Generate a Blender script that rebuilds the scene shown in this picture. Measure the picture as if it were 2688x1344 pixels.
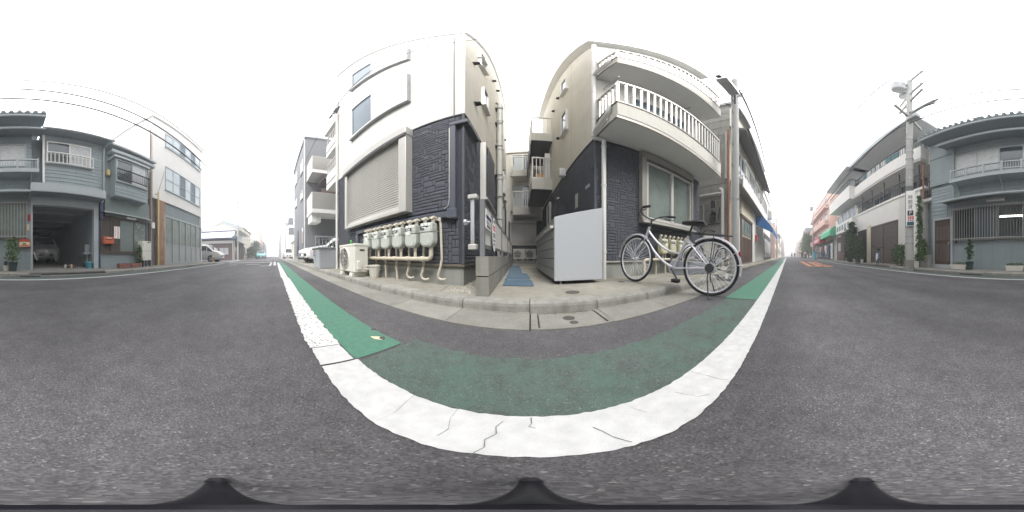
import bpy, bmesh, math, random
from mathutils import Vector, Matrix
R = math.radians
PI = math.pi
scene = bpy.context.scene
C = bpy.context.collection
for o in list(bpy.data.objects): bpy.data.objects.remove(o)

# ---------------------------------------------------------------- camera
cam = bpy.data.cameras.new('camera')
camo = bpy.data.objects.new('camera', cam); C.objects.link(camo)
camo.location = (0, 0, 0.48); camo.rotation_euler = (R(90), 0, R(6.7))
cam.type = 'PANO'
cam.panorama_type = 'EQUIRECTANGULAR'
cam.clip_start = 0.01; cam.clip_end = 2000
scene.camera = camo

# ---------------------------------------------------------------- sky, sun, exposure
SUN_EL, SUN_AZ = 52, 155            # azimuth clockwise from +y
w = bpy.data.worlds.new('World'); scene.world = w; w.use_nodes = True
nt = w.node_tree; nt.nodes.clear()
sky = nt.nodes.new('ShaderNodeTexSky'); sky.sky_type = 'NISHITA'; sky.sun_disc = False
sky.sun_elevation = R(SUN_EL); sky.sun_rotation = R(SUN_AZ); sky.dust_density = 6; sky.air_density = 1.2
hs = nt.nodes.new('ShaderNodeHueSaturation'); hs.inputs['Saturation'].default_value = 0.12
mx = nt.nodes.new('ShaderNodeMix'); mx.data_type = 'RGBA'; mx.inputs[0].default_value = 0.75
mx.inputs[7].default_value = (11.0, 11.0, 11.3, 1)      # even cloud cover
bg = nt.nodes.new('ShaderNodeBackground'); bg.inputs['Strength'].default_value = 0.10
wo = nt.nodes.new('ShaderNodeOutputWorld')
nt.links.new(sky.outputs[0], hs.inputs['Color']); nt.links.new(hs.outputs[0], mx.inputs[6])
nt.links.new(mx.outputs[2], bg.inputs['Color']); nt.links.new(bg.outputs[0], wo.inputs[0])
sl = bpy.data.lights.new('sun', 'SUN'); sl.energy = 1.5; sl.angle = R(25); sl.color = (1, .98, .95)
so = bpy.data.objects.new('sun', sl); C.objects.link(so)
_a, _e = R(SUN_AZ), R(SUN_EL)
_d = Vector((math.sin(_a)*math.cos(_e), math.cos(_a)*math.cos(_e), math.sin(_e)))
so.rotation_euler = _d.to_track_quat('Z', 'Y').to_euler(); so.location = (0, -3, 30)
vs = scene.view_settings
vs.view_transform = 'Standard'; vs.look = 'None'; vs.gamma = 1; vs.use_curve_mapping = False
vs.exposure = 1.5
scene.cycles.use_denoising = True
try: scene.cycles.denoiser = 'OPENIMAGEDENOISE'
except Exception: pass
scene.cycles.max_bounces = 6; scene.cycles.diffuse_bounces = 4; scene.cycles.glossy_bounces = 3
scene.cycles.volume_bounces = 1
scene.cycles.caustics_reflective = False; scene.cycles.caustics_refractive = False

# ---------------------------------------------------------------- materials
def lin(r, g, b):
    f = lambda c: (c/255/12.92 if c/255 <= .04045 else ((c/255+.055)/1.055)**2.4)
    return (f(r), f(g), f(b))
MATS = {}
def mat(name, col, rough=.7, var=.12, sc=3.0, bump=0.0, bsc=60.0, metal=0.0, rnd=0.0, streak=0.0, spec=.35,
        streakcol=None, emit=None, coat=0.0, fine=0.0):
    m = bpy.data.materials.new(name); m.use_nodes = True; MATS[name] = m
    n = m.node_tree.nodes; L = m.node_tree.links
    b = n['Principled BSDF']
    b.inputs['Roughness'].default_value = rough; b.inputs['Metallic'].default_value = metal
    b.inputs['Specular IOR Level'].default_value = spec
    if coat: b.inputs['Coat Weight'].default_value = coat; b.inputs['Coat Roughness'].default_value = .08
    tc = n.new('ShaderNodeTexCoord')
    nz = n.new('ShaderNodeTexNoise'); nz.inputs['Scale'].default_value = sc; nz.inputs['Detail'].default_value = 7
    nz.inputs['Roughness'].default_value = .65
    L.new(tc.outputs['Object'], nz.inputs['Vector'])
    mr = n.new('ShaderNodeMapRange'); mr.inputs[1].default_value = .25; mr.inputs[2].default_value = .75
    mr.inputs[3].default_value = 1-var; mr.inputs[4].default_value = 1+var
    L.new(nz.outputs[0], mr.inputs[0])
    val = mr.outputs[0]
    if rnd:
        oi = n.new('ShaderNodeObjectInfo'); mr2 = n.new('ShaderNodeMapRange')
        mr2.inputs[3].default_value = 1-rnd; mr2.inputs[4].default_value = 1+rnd
        L.new(oi.outputs['Random'], mr2.inputs[0])
        mu = n.new('ShaderNodeMath'); mu.operation = 'MULTIPLY'; L.new(val, mu.inputs[0]); L.new(mr2.outputs[0], mu.inputs[1]); val = mu.outputs[0]
    if fine:
        n3 = n.new('ShaderNodeTexNoise'); n3.inputs['Scale'].default_value = bsc*1.3; n3.inputs['Detail'].default_value = 3
        L.new(tc.outputs['Object'], n3.inputs['Vector'])
        m3 = n.new('ShaderNodeMapRange'); m3.inputs[1].default_value = .3; m3.inputs[2].default_value = .7
        m3.inputs[3].default_value = 1-fine; m3.inputs[4].default_value = 1+fine; L.new(n3.outputs[0], m3.inputs[0])
        mu = n.new('ShaderNodeMath'); mu.operation = 'MULTIPLY'; L.new(val, mu.inputs[0]); L.new(m3.outputs[0], mu.inputs[1]); val = mu.outputs[0]
    sm = n.new('ShaderNodeVectorMath'); sm.operation = 'SCALE'; sm.inputs[0].default_value = col[:3]
    L.new(val, sm.inputs['Scale']); out = sm.outputs[0]
    if streak:
        mp = n.new('ShaderNodeMapping'); mp.inputs['Scale'].default_value = (6, 6, .5)
        L.new(tc.outputs['Object'], mp.inputs[0])
        n2 = n.new('ShaderNodeTexNoise'); n2.inputs['Scale'].default_value = 1.6; n2.inputs['Detail'].default_value = 8
        L.new(mp.outputs[0], n2.inputs['Vector'])
        r2 = n.new('ShaderNodeMapRange'); r2.inputs[1].default_value = .52; r2.inputs[2].default_value = .78
        r2.inputs[4].default_value = streak; L.new(n2.outputs[0], r2.inputs[0])
        mc = n.new('ShaderNodeMix'); mc.data_type = 'RGBA'; L.new(r2.outputs[0], mc.inputs[0]); L.new(out, mc.inputs[6])
        sc_ = streakcol or tuple(c*.35 for c in col[:3]); mc.inputs[7].default_value = (*sc_, 1); out = mc.outputs[2]
    L.new(out, b.inputs['Base Color'])
    if bump:
        nb = n.new('ShaderNodeTexNoise'); nb.inputs['Scale'].default_value = bsc; nb.inputs['Detail'].default_value = 4
        L.new(tc.outputs['Object'], nb.inputs['Vector'])
        bp = n.new('ShaderNodeBump'); bp.inputs['Strength'].default_value = bump; bp.inputs['Distance'].default_value = .01
        L.new(nb.outputs[0], bp.inputs['Height']); L.new(bp.outputs[0], b.inputs['Normal'])
    if emit:
        b.inputs['Emission Color'].default_value = (*emit[:3], 1); b.inputs['Emission Strength'].default_value = emit[3]
    return m

def asphalt(name, cols, over=None):
    """cols: dark, mid, light aggregate; over: list of (colour, lo, hi, scale) paint layers shown where noise is above lo..hi"""
    m = bpy.data.materials.new(name); m.use_nodes = True; MATS[name] = m
    n = m.node_tree.nodes; L = m.node_tree.links; b = n['Principled BSDF']
    b.inputs['Specular IOR Level'].default_value = .3
    tc = n.new('ShaderNodeTexCoord')
    v = n.new('ShaderNodeTexVoronoi'); v.inputs['Scale'].default_value = 300; v.inputs['Randomness'].default_value = 1
    L.new(tc.outputs['Object'], v.inputs['Vector'])
    sep = n.new('ShaderNodeSeparateColor'); L.new(v.outputs['Color'], sep.inputs[0])
    cr = n.new('ShaderNodeValToRGB'); e = cr.color_ramp.elements
    e[0].position = 0; e[0].color = (*cols[0], 1); e[1].position = 1; e[1].color = (*cols[2], 1)
    k = e.new(.55); k.color = (*cols[1], 1); k = e.new(.9); k.color = (*[c*1.25 for c in cols[1]], 1); k = e.new(.965); k.color = (*[c*1.3 for c in cols[1]], 1); k = e.new(.985); k.color = (*cols[2], 1)
    L.new(sep.outputs[0], cr.inputs[0])
    n1 = n.new('ShaderNodeTexNoise'); n1.inputs['Scale'].default_value = .9; n1.inputs['Detail'].default_value = 9; n1.inputs['Roughness'].default_value = .7
    L.new(tc.outputs['Object'], n1.inputs['Vector'])
    mr = n.new('ShaderNodeMapRange'); mr.inputs[1].default_value = .3; mr.inputs[2].default_value = .7; mr.inputs[3].default_value = .75; mr.inputs[4].default_value = 1.3
    L.new(n1.outputs[0], mr.inputs[0])
    sm = n.new('ShaderNodeVectorMath'); sm.operation = 'SCALE'; L.new(cr.outputs[0], sm.inputs[0]); L.new(mr.outputs[0], sm.inputs['Scale'])
    mp = n.new('ShaderNodeMapping'); mp.inputs['Scale'].default_value = (.10, 1.3, 1); L.new(tc.outputs['Object'], mp.inputs[0])
    n4 = n.new('ShaderNodeTexNoise'); n4.inputs['Scale'].default_value = 1.1; n4.inputs['Detail'].default_value = 5; L.new(mp.outputs[0], n4.inputs['Vector'])
    r4 = n.new('ShaderNodeMapRange'); r4.inputs[1].default_value = .32; r4.inputs[2].default_value = .68; r4.inputs[3].default_value = .80; r4.inputs[4].default_value = 1.2; L.new(n4.outputs[0], r4.inputs[0])
    n5 = n.new('ShaderNodeTexNoise'); n5.inputs['Scale'].default_value = 14; n5.inputs['Detail'].default_value = 8; n5.inputs['Roughness'].default_value = .8; L.new(tc.outputs['Object'], n5.inputs['Vector'])
    r5 = n.new('ShaderNodeMapRange'); r5.inputs[1].default_value = .3; r5.inputs[2].default_value = .7; r5.inputs[3].default_value = .82; r5.inputs[4].default_value = 1.18; L.new(n5.outputs[0], r5.inputs[0])
    m45 = n.new('ShaderNodeMath'); m45.operation = 'MULTIPLY'; L.new(r4.outputs[0], m45.inputs[0]); L.new(r5.outputs[0], m45.inputs[1])
    s2_ = n.new('ShaderNodeVectorMath'); s2_.operation = 'SCALE'; L.new(sm.outputs[0], s2_.inputs[0]); L.new(m45.outputs[0], s2_.inputs['Scale'])
    out = s2_.outputs[0]; rough = .85
    for (c, lo, hi, s, amt) in (over or []):
        nn = n.new('ShaderNodeTexNoise'); nn.inputs['Scale'].default_value = s; nn.inputs['Detail'].default_value = 10; nn.inputs['Roughness'].default_value = .75
        L.new(tc.outputs['Object'], nn.inputs['Vector'])
        r = n.new('ShaderNodeMapRange'); r.inputs[1].default_value = lo; r.inputs[2].default_value = hi; r.inputs[4].default_value = amt
        L.new(nn.outputs[0], r.inputs[0])
        fx = n.new('ShaderNodeTexNoise'); fx.inputs['Scale'].default_value = 30; fx.inputs['Detail'].default_value = 6
        L.new(tc.outputs['Object'], fx.inputs['Vector'])
        fr = n.new('ShaderNodeMapRange'); fr.inputs[1].default_value = .3; fr.inputs[2].default_value = .7; fr.inputs[3].default_value = .9; fr.inputs[4].default_value = 1.08
        L.new(fx.outputs[0], fr.inputs[0])
        cs = n.new('ShaderNodeVectorMath'); cs.operation = 'SCALE'; cs.inputs[0].default_value = c; L.new(fr.outputs[0], cs.inputs['Scale'])
        mc = n.new('ShaderNodeMix'); mc.data_type = 'RGBA'; L.new(r.outputs[0], mc.inputs[0]); L.new(out, mc.inputs[6]); L.new(cs.outputs[0], mc.inputs[7]); out = mc.outputs[2]
    L.new(out, b.inputs['Base Color']); b.inputs['Roughness'].default_value = rough
    bp = n.new('ShaderNodeBump'); bp.inputs['Strength'].default_value = .3; bp.inputs['Distance'].default_value = .003
    L.new(v.outputs['Distance'], bp.inputs['Height']); L.new(bp.outputs[0], b.inputs['Normal'])
    return m

def ribbed(name, col, pitch, var=.05, vert=False, depth=.006, brick=None):
    """siding with fine courses: relief only"""
    m = mat(name, col, .75, var, 1.3, streak=.28, streakcol=tuple(c*.68 for c in col))
    n = m.node_tree.nodes; L = m.node_tree.links; b = n['Principled BSDF']
    tc = n.new('ShaderNodeTexCoord')
    sx = n.new('ShaderNodeSeparateXYZ'); L.new(tc.outputs['Object'], sx.inputs[0])
    mm = n.new('ShaderNodeMath'); mm.operation = 'MULTIPLY'; mm.inputs[1].default_value = 1/pitch; L.new(sx.outputs[0 if vert else 2], mm.inputs[0])
    fr = n.new('ShaderNodeMath'); fr.operation = 'FRACT'; L.new(mm.outputs[0], fr.inputs[0])
    rp = n.new('ShaderNodeMapRange'); rp.inputs[1].default_value = 0; rp.inputs[2].default_value = .22; L.new(fr.outputs[0], rp.inputs[0])
    nz = n.new('ShaderNodeTexNoise'); nz.inputs['Scale'].default_value = 70; L.new(tc.outputs['Object'], nz.inputs['Vector'])
    ad = n.new('ShaderNodeMath'); ad.operation = 'MULTIPLY_ADD'; ad.inputs[1].default_value = .5 if brick else .15
    L.new(nz.outputs[0], ad.inputs[0]); L.new(rp.outputs[0], ad.inputs[2])
    bp = n.new('ShaderNodeBump'); bp.inputs['Strength'].default_value = .8; bp.inputs['Distance'].default_value = depth
    L.new(ad.outputs[0], bp.inputs['Height']); L.new(bp.outputs[0], b.inputs['Normal'])
    return m

A_ = asphalt('asphalt', [(.060,.058,.060), (.090,.087,.091), (.18,.175,.17)])
asphalt('paint_white', [(.06,.06,.06), (.10,.10,.10), (.3,.3,.3)], [((.50,.50,.495), .27, .33, 26, 1), ((.57,.57,.56), .4, .6, 5, .6)])
asphalt('paint_white_worn', [(.05,.05,.05), (.09,.09,.09), (.3,.3,.3)], [((.60,.60,.59), .38, .47, 55, 1)])
asphalt('paint_green', [(.05,.05,.05), (.09,.09,.09), (.25,.25,.25)], [((.082,.205,.145), .20, .40, 16, .94), ((.10,.19,.145), .45, .65, 3, .5)])
asphalt('paint_green_worn', [(.055,.055,.056), (.095,.092,.094), (.24,.24,.24)], [((.078,.140,.112), .28, .62, 7, .78)])
asphalt('paint_orange', [(.05,.05,.05), (.09,.09,.09), (.3,.3,.3)], [((.62,.27,.14), .33, .48, 22, .95)])
mat('kerb_concrete', (.26,.256,.23), .9, .22, 5, bump=.5, bsc=90, rnd=.10, streak=.45, streakcol=(.075,.07,.06), fine=.15)
mat('gutter_concrete', (.235,.23,.205), .9, .22, 4, bump=.4, bsc=110, rnd=.10, fine=.18, streak=.2)
mat('side_concrete', (.255,.243,.205), .88, .30, 1.8, bump=.35, bsc=120, fine=.14, streak=.55, streakcol=(.15,.125,.085))
mat('far_concrete', (.20,.195,.18), .9, .25, 2, bump=.3, bsc=100, fine=.12)
mat('foundation', (.27,.275,.255), .9, .14, 2.2, bump=.25, bsc=80, streak=.35)
mat('block', (.27,.265,.235), .95, .16, 6, bump=.7, bsc=140, rnd=.10, fine=.2, streak=.5, streakcol=(.13,.125,.10))
mat('joint', (.05,.05,.055), .95, .2)
mat('stone_dark', (.076,.082,.098), .7, .14, 9, bump=.4, bsc=55, rnd=.08, spec=.3)
mat('stone_back', (.042,.047,.06), .85, .1)
mat('stone_far', (.062,.068,.084), .65, .2, 22, bump=1.0, bsc=40)
ribbed('siding_white', (.80,.785,.74), .034, depth=.016)
ribbed('siding_beige', (.70,.665,.575), .030, .08, brick=1)
ribbed('siding_cream', (.72,.70,.63), .034, depth=.016)
mat('trim_white', (.78,.775,.75), .5, .05, spec=.4)
mat('trim_dark', (.075,.085,.105), .45, .08, spec=.45)
mat('alu_light', (.60,.585,.55), .38, .05, metal=.35)
mat('alu_beige', (.49,.475,.44), .42, .06, metal=.25, streak=.12)
mat('alu_casing', (.31,.295,.265), .42, .06, metal=.25, streak=.12)
mat('alu_brown', (.20,.175,.145), .4, .08, metal=.3)
mat('steel_grey', (.33,.34,.345), .4, .08, metal=.5)
mat('dark_metal', (.055,.055,.06), .45, .1, metal=.4)
mat('black', (.018,.018,.02), .5, .15)
mat('rubber', (.022,.022,.024), .8, .15)
mat('pvc_grey', (.42,.42,.39), .5, .08, streak=.15)
mat('pvc_white', (.66,.65,.62), .45, .06, streak=.12)
mat('glass', (.05,.07,.085), .06, .15, 1.2, spec=.8)
mat('glass_blue', (.055,.095,.125), .12, .25, 1.0, spec=.35)
mat('glass_frost', (.17,.205,.185), .22, .4, 1.6, spec=.6)
mat('glass_pale', (.45,.52,.55), .15, .15, .8, spec=.6)
mat('curtain', (.52,.54,.55), .9, .18, 6)
mat('soffit', (.78,.775,.75), .85, .05)
mat('meter', (.47,.495,.45), .45, .07, 8, rnd=.05, streak=.2, streakcol=(.35,.34,.27))
mat('meter_old', (.53,.52,.36), .5, .1, 8, rnd=.06, streak=.35, streakcol=(.25,.2,.1))
mat('gas_cream', (.52,.475,.385), .55, .1, 10, streak=.3, streakcol=(.36,.26,.18))
mat('paper', (.82,.82,.80), .7, .03)
mat('ac_white', (.70,.69,.62), .42, .05, 4, streak=.15, streakcol=(.42,.40,.33))
mat('green_glass', (.05,.27,.05), .15, .1, spec=.6)
mat('mat_blue', (.07,.115,.16), .8, .15, 8, bump=.4, bsc=200)
mat('locker', (.40,.42,.44), .38, .03, 1.5, spec=.45)
mat('locker_front', (.34,.335,.315), .45, .06, metal=.2)
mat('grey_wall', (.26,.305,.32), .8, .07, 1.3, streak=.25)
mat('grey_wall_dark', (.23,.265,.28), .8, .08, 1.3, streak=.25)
mat('grey_board', (.29,.34,.36), .7, .06, 2, rnd=.05, streak=.18)
mat('grey_trim', (.40,.44,.455), .6, .06, 2)
mat('grey_metal', (.36,.385,.39), .45, .06, metal=.3)
mat('roof_tile', (.24,.275,.295), .55, .15, 6, rnd=.1)
mat('door_wood', (.075,.042,.032), .55, .2, 5, streak=.2)
mat('brown_steel', (.10,.08,.068), .5, .1, rnd=.06)
mat('green_steel', (.17,.215,.205), .5, .1)
mat('white_wall', (.72,.71,.68), .8, .06, 1.1, streak=.22, streakcol=(.42,.41,.38))
mat('cream_wall', (.60,.55,.44), .8, .07, 1.1, streak=.2)
mat('pink_wall', (.66,.45,.38), .8, .07, 1.1, streak=.15)
mat('grey_apart', (.19,.195,.205), .7, .06, 1.5, streak=.15)
mat('rust', (.30,.18,.115), .85, .35, 3, bump=.4, streak=.85, streakcol=(.52,.46,.36))
mat('old_board', (.29,.285,.26), .85, .18, 2, rnd=.08, streak=.4, streakcol=(.13,.12,.10), bump=.2)
mat('pole_concrete', (.40,.40,.385), .85, .1, 3, bump=.2, bsc=80, streak=.25)
mat('pole_dark', (.17,.175,.18), .8, .1, 3)
mat('wire', (.05,.05,.05), .6, .1)
mat('insulator', (.55,.55,.53), .3, .05)
mat('red_paint', (.45,.06,.045), .5, .15)
mat('orange_red', (.55,.13,.06), .5, .12)
mat('blue_awning', (.035,.16,.42), .7, .1)
mat('red_awning', (.45,.07,.08), .7, .12)
mat('green_awning', (.10,.42,.24), .7, .12)
mat('cyan_plastic', (.07,.36,.48), .45, .08)
mat('yellow_box', (.58,.48,.24), .5, .1)
mat('terracotta', (.24,.105,.085), .8, .15, 8)
mat('pot_green', (.025,.055,.05), .5, .15)
mat('planter_white', (.58,.56,.50), .6, .1, 6)
mat('soil', (.045,.035,.025), .95, .3, 20)
mat('bark', (.13,.10,.07), .9, .25, 14, bump=.5)
mat('leaf', (.055,.105,.035), .6, .35, 9, rnd=.2)
mat('leaf_dark', (.038,.075,.032), .6, .35, 9, rnd=.2)
mat('leaf_light', (.10,.17,.05), .6, .35, 9, rnd=.2)
mat('chrome', (.66,.66,.68), .25, .03, metal=.6)
mat('spoke', (.75,.75,.77), .3, .03, metal=.2)
mat('silver_paint', (.62,.61,.66), .3, .03, metal=.3, coat=.3)
mat('car_white', (.72,.72,.71), .3, .02, coat=.6, spec=.5)
mat('car_silver', (.48,.48,.46), .32, .03, metal=.4, coat=.5)
mat('car_teal', (.16,.42,.44), .32, .03, coat=.5)
mat('car_glass', (.02,.025,.03), .05, .1, spec=.8)
mat('lamp_glass', (.7,.7,.7), .2, .02, spec=.5)
mat('red_plastic', (.35,.02,.04), .3, .1)
mat('sign_blue', (.05,.06,.14), .5, .05)
mat('sign_red', (.55,.04,.05), .5, .05)
mat('ink', (.03,.03,.035), .6, .05)
mat('sign_teal', (.03,.09,.12), .5, .05)
mat('box_orange', (.55,.30,.09), .7, .15)
mat('brown_tile', (.13,.085,.075), .7, .15, 6)
mat('tube_light', (.9,.9,.85), .4, .01, emit=(1, .96, .88, 3.0))
mat('navy_trim', (.045,.06,.17), .5, .1)
mat('skin', (.55,.34,.25), .6, .05)
mat('hair', (.02,.017,.015), .6, .1)
mat('cloth_white', (.65,.65,.65), .9, .1)
mat('cloth_dark', (.045,.045,.055), .9, .15)
mat('cloth_teal', (.10,.22,.23), .9, .15)
mat('tripod_black', (.012,.012,.016), .35, .1)
mat('paint_chip', (.62,.56,.38), .8, .2, 20)
mat('iron', (.085,.075,.068), .75, .25, 30, bump=.5, bsc=150)
mat('pvc_rust', (.28,.12,.07), .7, .2, 6)

# ---------------------------------------------------------------- mesh helpers
ROOT = {}
def T(x, y, z): return Matrix.Translation((x, y, z))
def RZ(a): return Matrix.Rotation(R(a), 4, 'Z')
def frame(o, u, n):
    """wall frame: local X along the wall, local Y outwards, local Z up"""
    u = Vector((u[0], u[1], 0)).normalized(); n = Vector((n[0], n[1], 0)).normalized()
    m = Matrix.Identity(4)
    for i in range(3):
        m[i][0] = u[i]; m[i][1] = n[i]; m[i][2] = (0, 0, 1)[i]; m[i][3] = o[i]
    return m
I4 = Matrix.Identity(4)
class MB:
    def __init__(s, M=None): s.v = []; s.f = []; s.M = M or I4
    def add(s, vs_, fs_, M=None):
        M = s.M @ M if M is not None else s.M
        k = len(s.v); s.v += [M @ Vector(p) for p in vs_]; s.f += [tuple(i+k for i in f) for f in fs_]; return s
    def box(s, x0, x1, y0, y1, z0, z1, M=None):
        return s.add([(x, y, z) for x in (x0, x1) for y in (y0, y1) for z in (z0, z1)],
                     [(0,1,3,2),(4,6,7,5),(0,4,5,1),(2,3,7,6),(0,2,6,4),(1,5,7,3)], M)
    def cbox(s, c, d, M=None):
        return s.box(c[0]-d[0]/2, c[0]+d[0]/2, c[1]-d[1]/2, c[1]+d[1]/2, c[2]-d[2]/2, c[2]+d[2]/2, M)
    def prism(s, pts, y0, y1, M=None):          # polygon in local XZ, extruded along Y
        n = len(pts)
        return s.add([(p[0], y0, p[1]) for p in pts]+[(p[0], y1, p[1]) for p in pts],
                     [tuple(range(n)), tuple(range(2*n-1, n-1, -1))]+[(i, (i+1) % n, n+(i+1) % n, n+i) for i in range(n)], M)
    def poly(s, pts, M=None): return s.add(pts, [tuple(range(len(pts)))], M)
    def slab(s, pts, z0, z1, M=None):           # polygon in local XY, extruded along Z
        n = len(pts)
        return s.add([(p[0], p[1], z0) for p in pts]+[(p[0], p[1], z1) for p in pts],
                     [tuple(range(n)), tuple(range(2*n-1, n-1, -1))]+[(i, (i+1) % n, n+(i+1) % n, n+i) for i in range(n)], M)
    def tube(s, pts, r, n=8, closed=False, M=None):
        P = [Vector(p) for p in pts]; rs = r if isinstance(r, (list, tuple)) else [r]*len(P)
        vs_, fs_ = [], []; up = None; m = len(P)
        for i, p in enumerate(P):
            a = P[(i-1) % m] if (closed or i > 0) else p; b = P[(i+1) % m] if (closed or i < m-1) else p
            t = (b-a).normalized() if (b-a).length > 1e-9 else Vector((0, 0, 1))
            if up is None: up = Vector((0, 0, 1)) if abs(t.z) < .9 else Vector((1, 0, 0))
            x = t.cross(up).normalized(); y = x.cross(t).normalized(); up = y
            for k in range(n):
                q = 2*PI*k/n; vs_.append(p+x*math.cos(q)*rs[i]+y*math.sin(q)*rs[i])
        for i in range(m if closed else m-1):
            j = (i+1) % m
            for k in range(n): fs_.append((i*n+k, i*n+(k+1) % n, j*n+(k+1) % n, j*n+k))
        if not closed: fs_ += [tuple(range(n-1, -1, -1)), tuple(range((m-1)*n, m*n))]
        return s.add(vs_, fs_, M)
    def lathe(s, prof, n=16, M=None):           # (r, z) profile round local Z
        vs_, fs_ = [], []
        for r, z in prof:
            for k in range(n): q = 2*PI*k/n; vs_.append((r*math.cos(q), r*math.sin(q), z))
        for i in range(len(prof)-1):
            for k in range(n): fs_.append((i*n+k, i*n+(k+1) % n, (i+1)*n+(k+1) % n, (i+1)*n+k))
        fs_ += [tuple(range(n-1, -1, -1)), tuple(range((len(prof)-1)*n, len(prof)*n))]
        return s.add(vs_, fs_, M)
    def ring(s, r, t, n=32, k=6, M=None):       # torus in local XZ
        return s.tube([(r*math.cos(2*PI*i/n), 0, r*math.sin(2*PI*i/n)) for i in range(n)], t, k, True, M)
    def mesh(s, name, m, smooth=False):
        me = bpy.data.meshes.new(name); me.from_pydata([tuple(v) for v in s.v], [], s.f)
        bm = bmesh.new(); bm.from_mesh(me); bmesh.ops.recalc_face_normals(bm, faces=bm.faces); bm.to_mesh(me); bm.free()
        if smooth:
            for p in me.polygons: p.use_smooth = True
        me.materials.append(MATS[m]); return me
    def build(s, name, m, parent=None, smooth=False, bevel=0.0, seg=1):
        if parent is not None:
            inv = ROOT[parent.name].inverted(); s.v = [inv @ v for v in s.v]
        o = bpy.data.objects.new(name, s.mesh(name, m, smooth)); C.objects.link(o)
        if parent is not None: o.parent = parent; ROOT[o.name] = ROOT[parent.name]
        else: ROOT[o.name] = I4.copy()
        if bevel:
            b = o.modifiers.new('b', 'BEVEL'); b.width = bevel; b.segments = seg; b.limit_method = 'ANGLE'; b.angle_limit = R(40)
        if smooth == 'auto':
            for p in o.data.polygons: p.use_smooth = True
            o.data.set_sharp_from_angle(angle=R(38))
        return o
def thing(name, label, cat, loc=(0, 0, 0), rz=0, group=None):
    o = bpy.data.objects.new(name, None); C.objects.link(o); o.empty_display_size = .1
    o.location = loc; o.rotation_euler = (0, 0, R(rz)); o['label'] = label; o['category'] = cat
    if group: o['group'] = group
    ROOT[o.name] = T(*loc) @ RZ(rz); return o
def tag(o, label, cat, group=None):
    o['label'] = label; o['category'] = cat
    if group: o['group'] = group
    return o
def struct(o): o['kind'] = 'structure'; return o
def stuff(o): o['kind'] = 'stuff'; return o
def piece(name, me, parent, M):
    o = bpy.data.objects.new(name, me); C.objects.link(o)
    o.parent = parent; o.matrix_local = ROOT[parent.name].inverted() @ M if parent.name in ROOT else M
    return o
def dup(root, loc, rz=0, label=None, group=None, scale=1):
    r = root.copy(); C.objects.link(r); r.location = loc; r.rotation_euler = (0, 0, R(rz)); r.scale = (scale,)*3
    if label: r['label'] = label
    if group: r['group'] = group
    for ch in list(root.children):
        c = ch.copy(); C.objects.link(c); c.parent = r
        for g_ in ch.children:
            q = g_.copy(); C.objects.link(q); q.parent = c
    return r
_txt = {}
def text_mesh(s_, size, m, bold=False):
    cu = bpy.data.curves.new('t', 'FONT'); cu.body = s_; cu.size = size; cu.align_x = 'CENTER'; cu.align_y = 'CENTER'
    cu.extrude = .0008
    if bold: cu.offset = size*.012
    o = bpy.data.objects.new('t', cu); C.objects.link(o)
    dg = bpy.context.evaluated_depsgraph_get(); me = bpy.data.meshes.new_from_object(o.evaluated_get(dg))
    bpy.data.objects.remove(o); me.materials.clear(); me.materials.append(MATS[m]); return me
def lettering(s_, size, m, parent, M, name='lettering'):
    """M: frame with X right, Z up, Y towards the reader"""
    me = text_mesh(s_, size, m)
    o = bpy.data.objects.new(name, me); C.objects.link(o); o.parent = parent
    o.matrix_local = ROOT[parent.name].inverted() @ M @ Matrix.Rotation(R(90), 4, 'X')
    return o

def window(parent, M, u0, u1, z0, z1, fm='alu_light', pm='glass', fw=.045, d=.06, split=1, sill=True, name='window', panes=None, transom=None):
    """frame mesh stands proud of the wall; panes sit inside it"""
    b = MB(M)
    b.box(u0, u1, -.02, d, z0, z0+fw); b.box(u0, u1, -.02, d, z1-fw, z1)
    b.box(u0, u0+fw, -.02, d-.002, z0+fw, z1-fw); b.box(u1-fw, u1, -.02, d-.002, z0+fw, z1-fw)
    wd = (u1-u0-2*fw)/split
    for i in range(1, split):
        x = u0+fw+wd*i; b.box(x-fw*.45, x+fw*.45, 0, d-.012, z0+fw, z1-fw)
    if transom: b.box(u0+fw, u1-fw, 0, d-.014, transom-fw*.4, transom+fw*.4)
    o = b.build(name, fm, parent)
    for i in range(split):
        x = u0+fw+wd*i
        p = MB(M); p.box(x-.004, x+wd+.004, .004, d-.03-.006*(i % 2), z0+fw-.004, z1-fw+.004)
        p.build('pane', (panes[i] if panes else pm), o)
    if sill:
        q = MB(M); q.box(u0-.03, u1+.03, 0, d+.035, z0-.035, z0-.001); q.build('sill', fm, o)
    return o
def railing(parent, M, u0, u1, z0, z1, n, m='alu_light', bw=.03, bd=.022, out=0, top=.045, ext=0.0, name='railing'):
    b = MB(M); b.box(u0, u1, out-.03, out+.03, z1-top, z1); o = b.build(name, m, parent)
    b = MB(M); b.box(u0, u1, out-.02, out+.02, z0, z0+.03); b.build('bottom_rail', m, o)
    me = MB(); me.box(-bw/2, bw/2, -bd/2, bd/2, z0-ext if ext else z0+.03, z1-top); mesh = me.mesh('baluster', m)
    for i in range(n):
        u = u0+bw/2+(u1-u0-bw)*i/max(1, n-1)
        piece('baluster', mesh, o, M @ T(u, out, 0))
    return o
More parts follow.
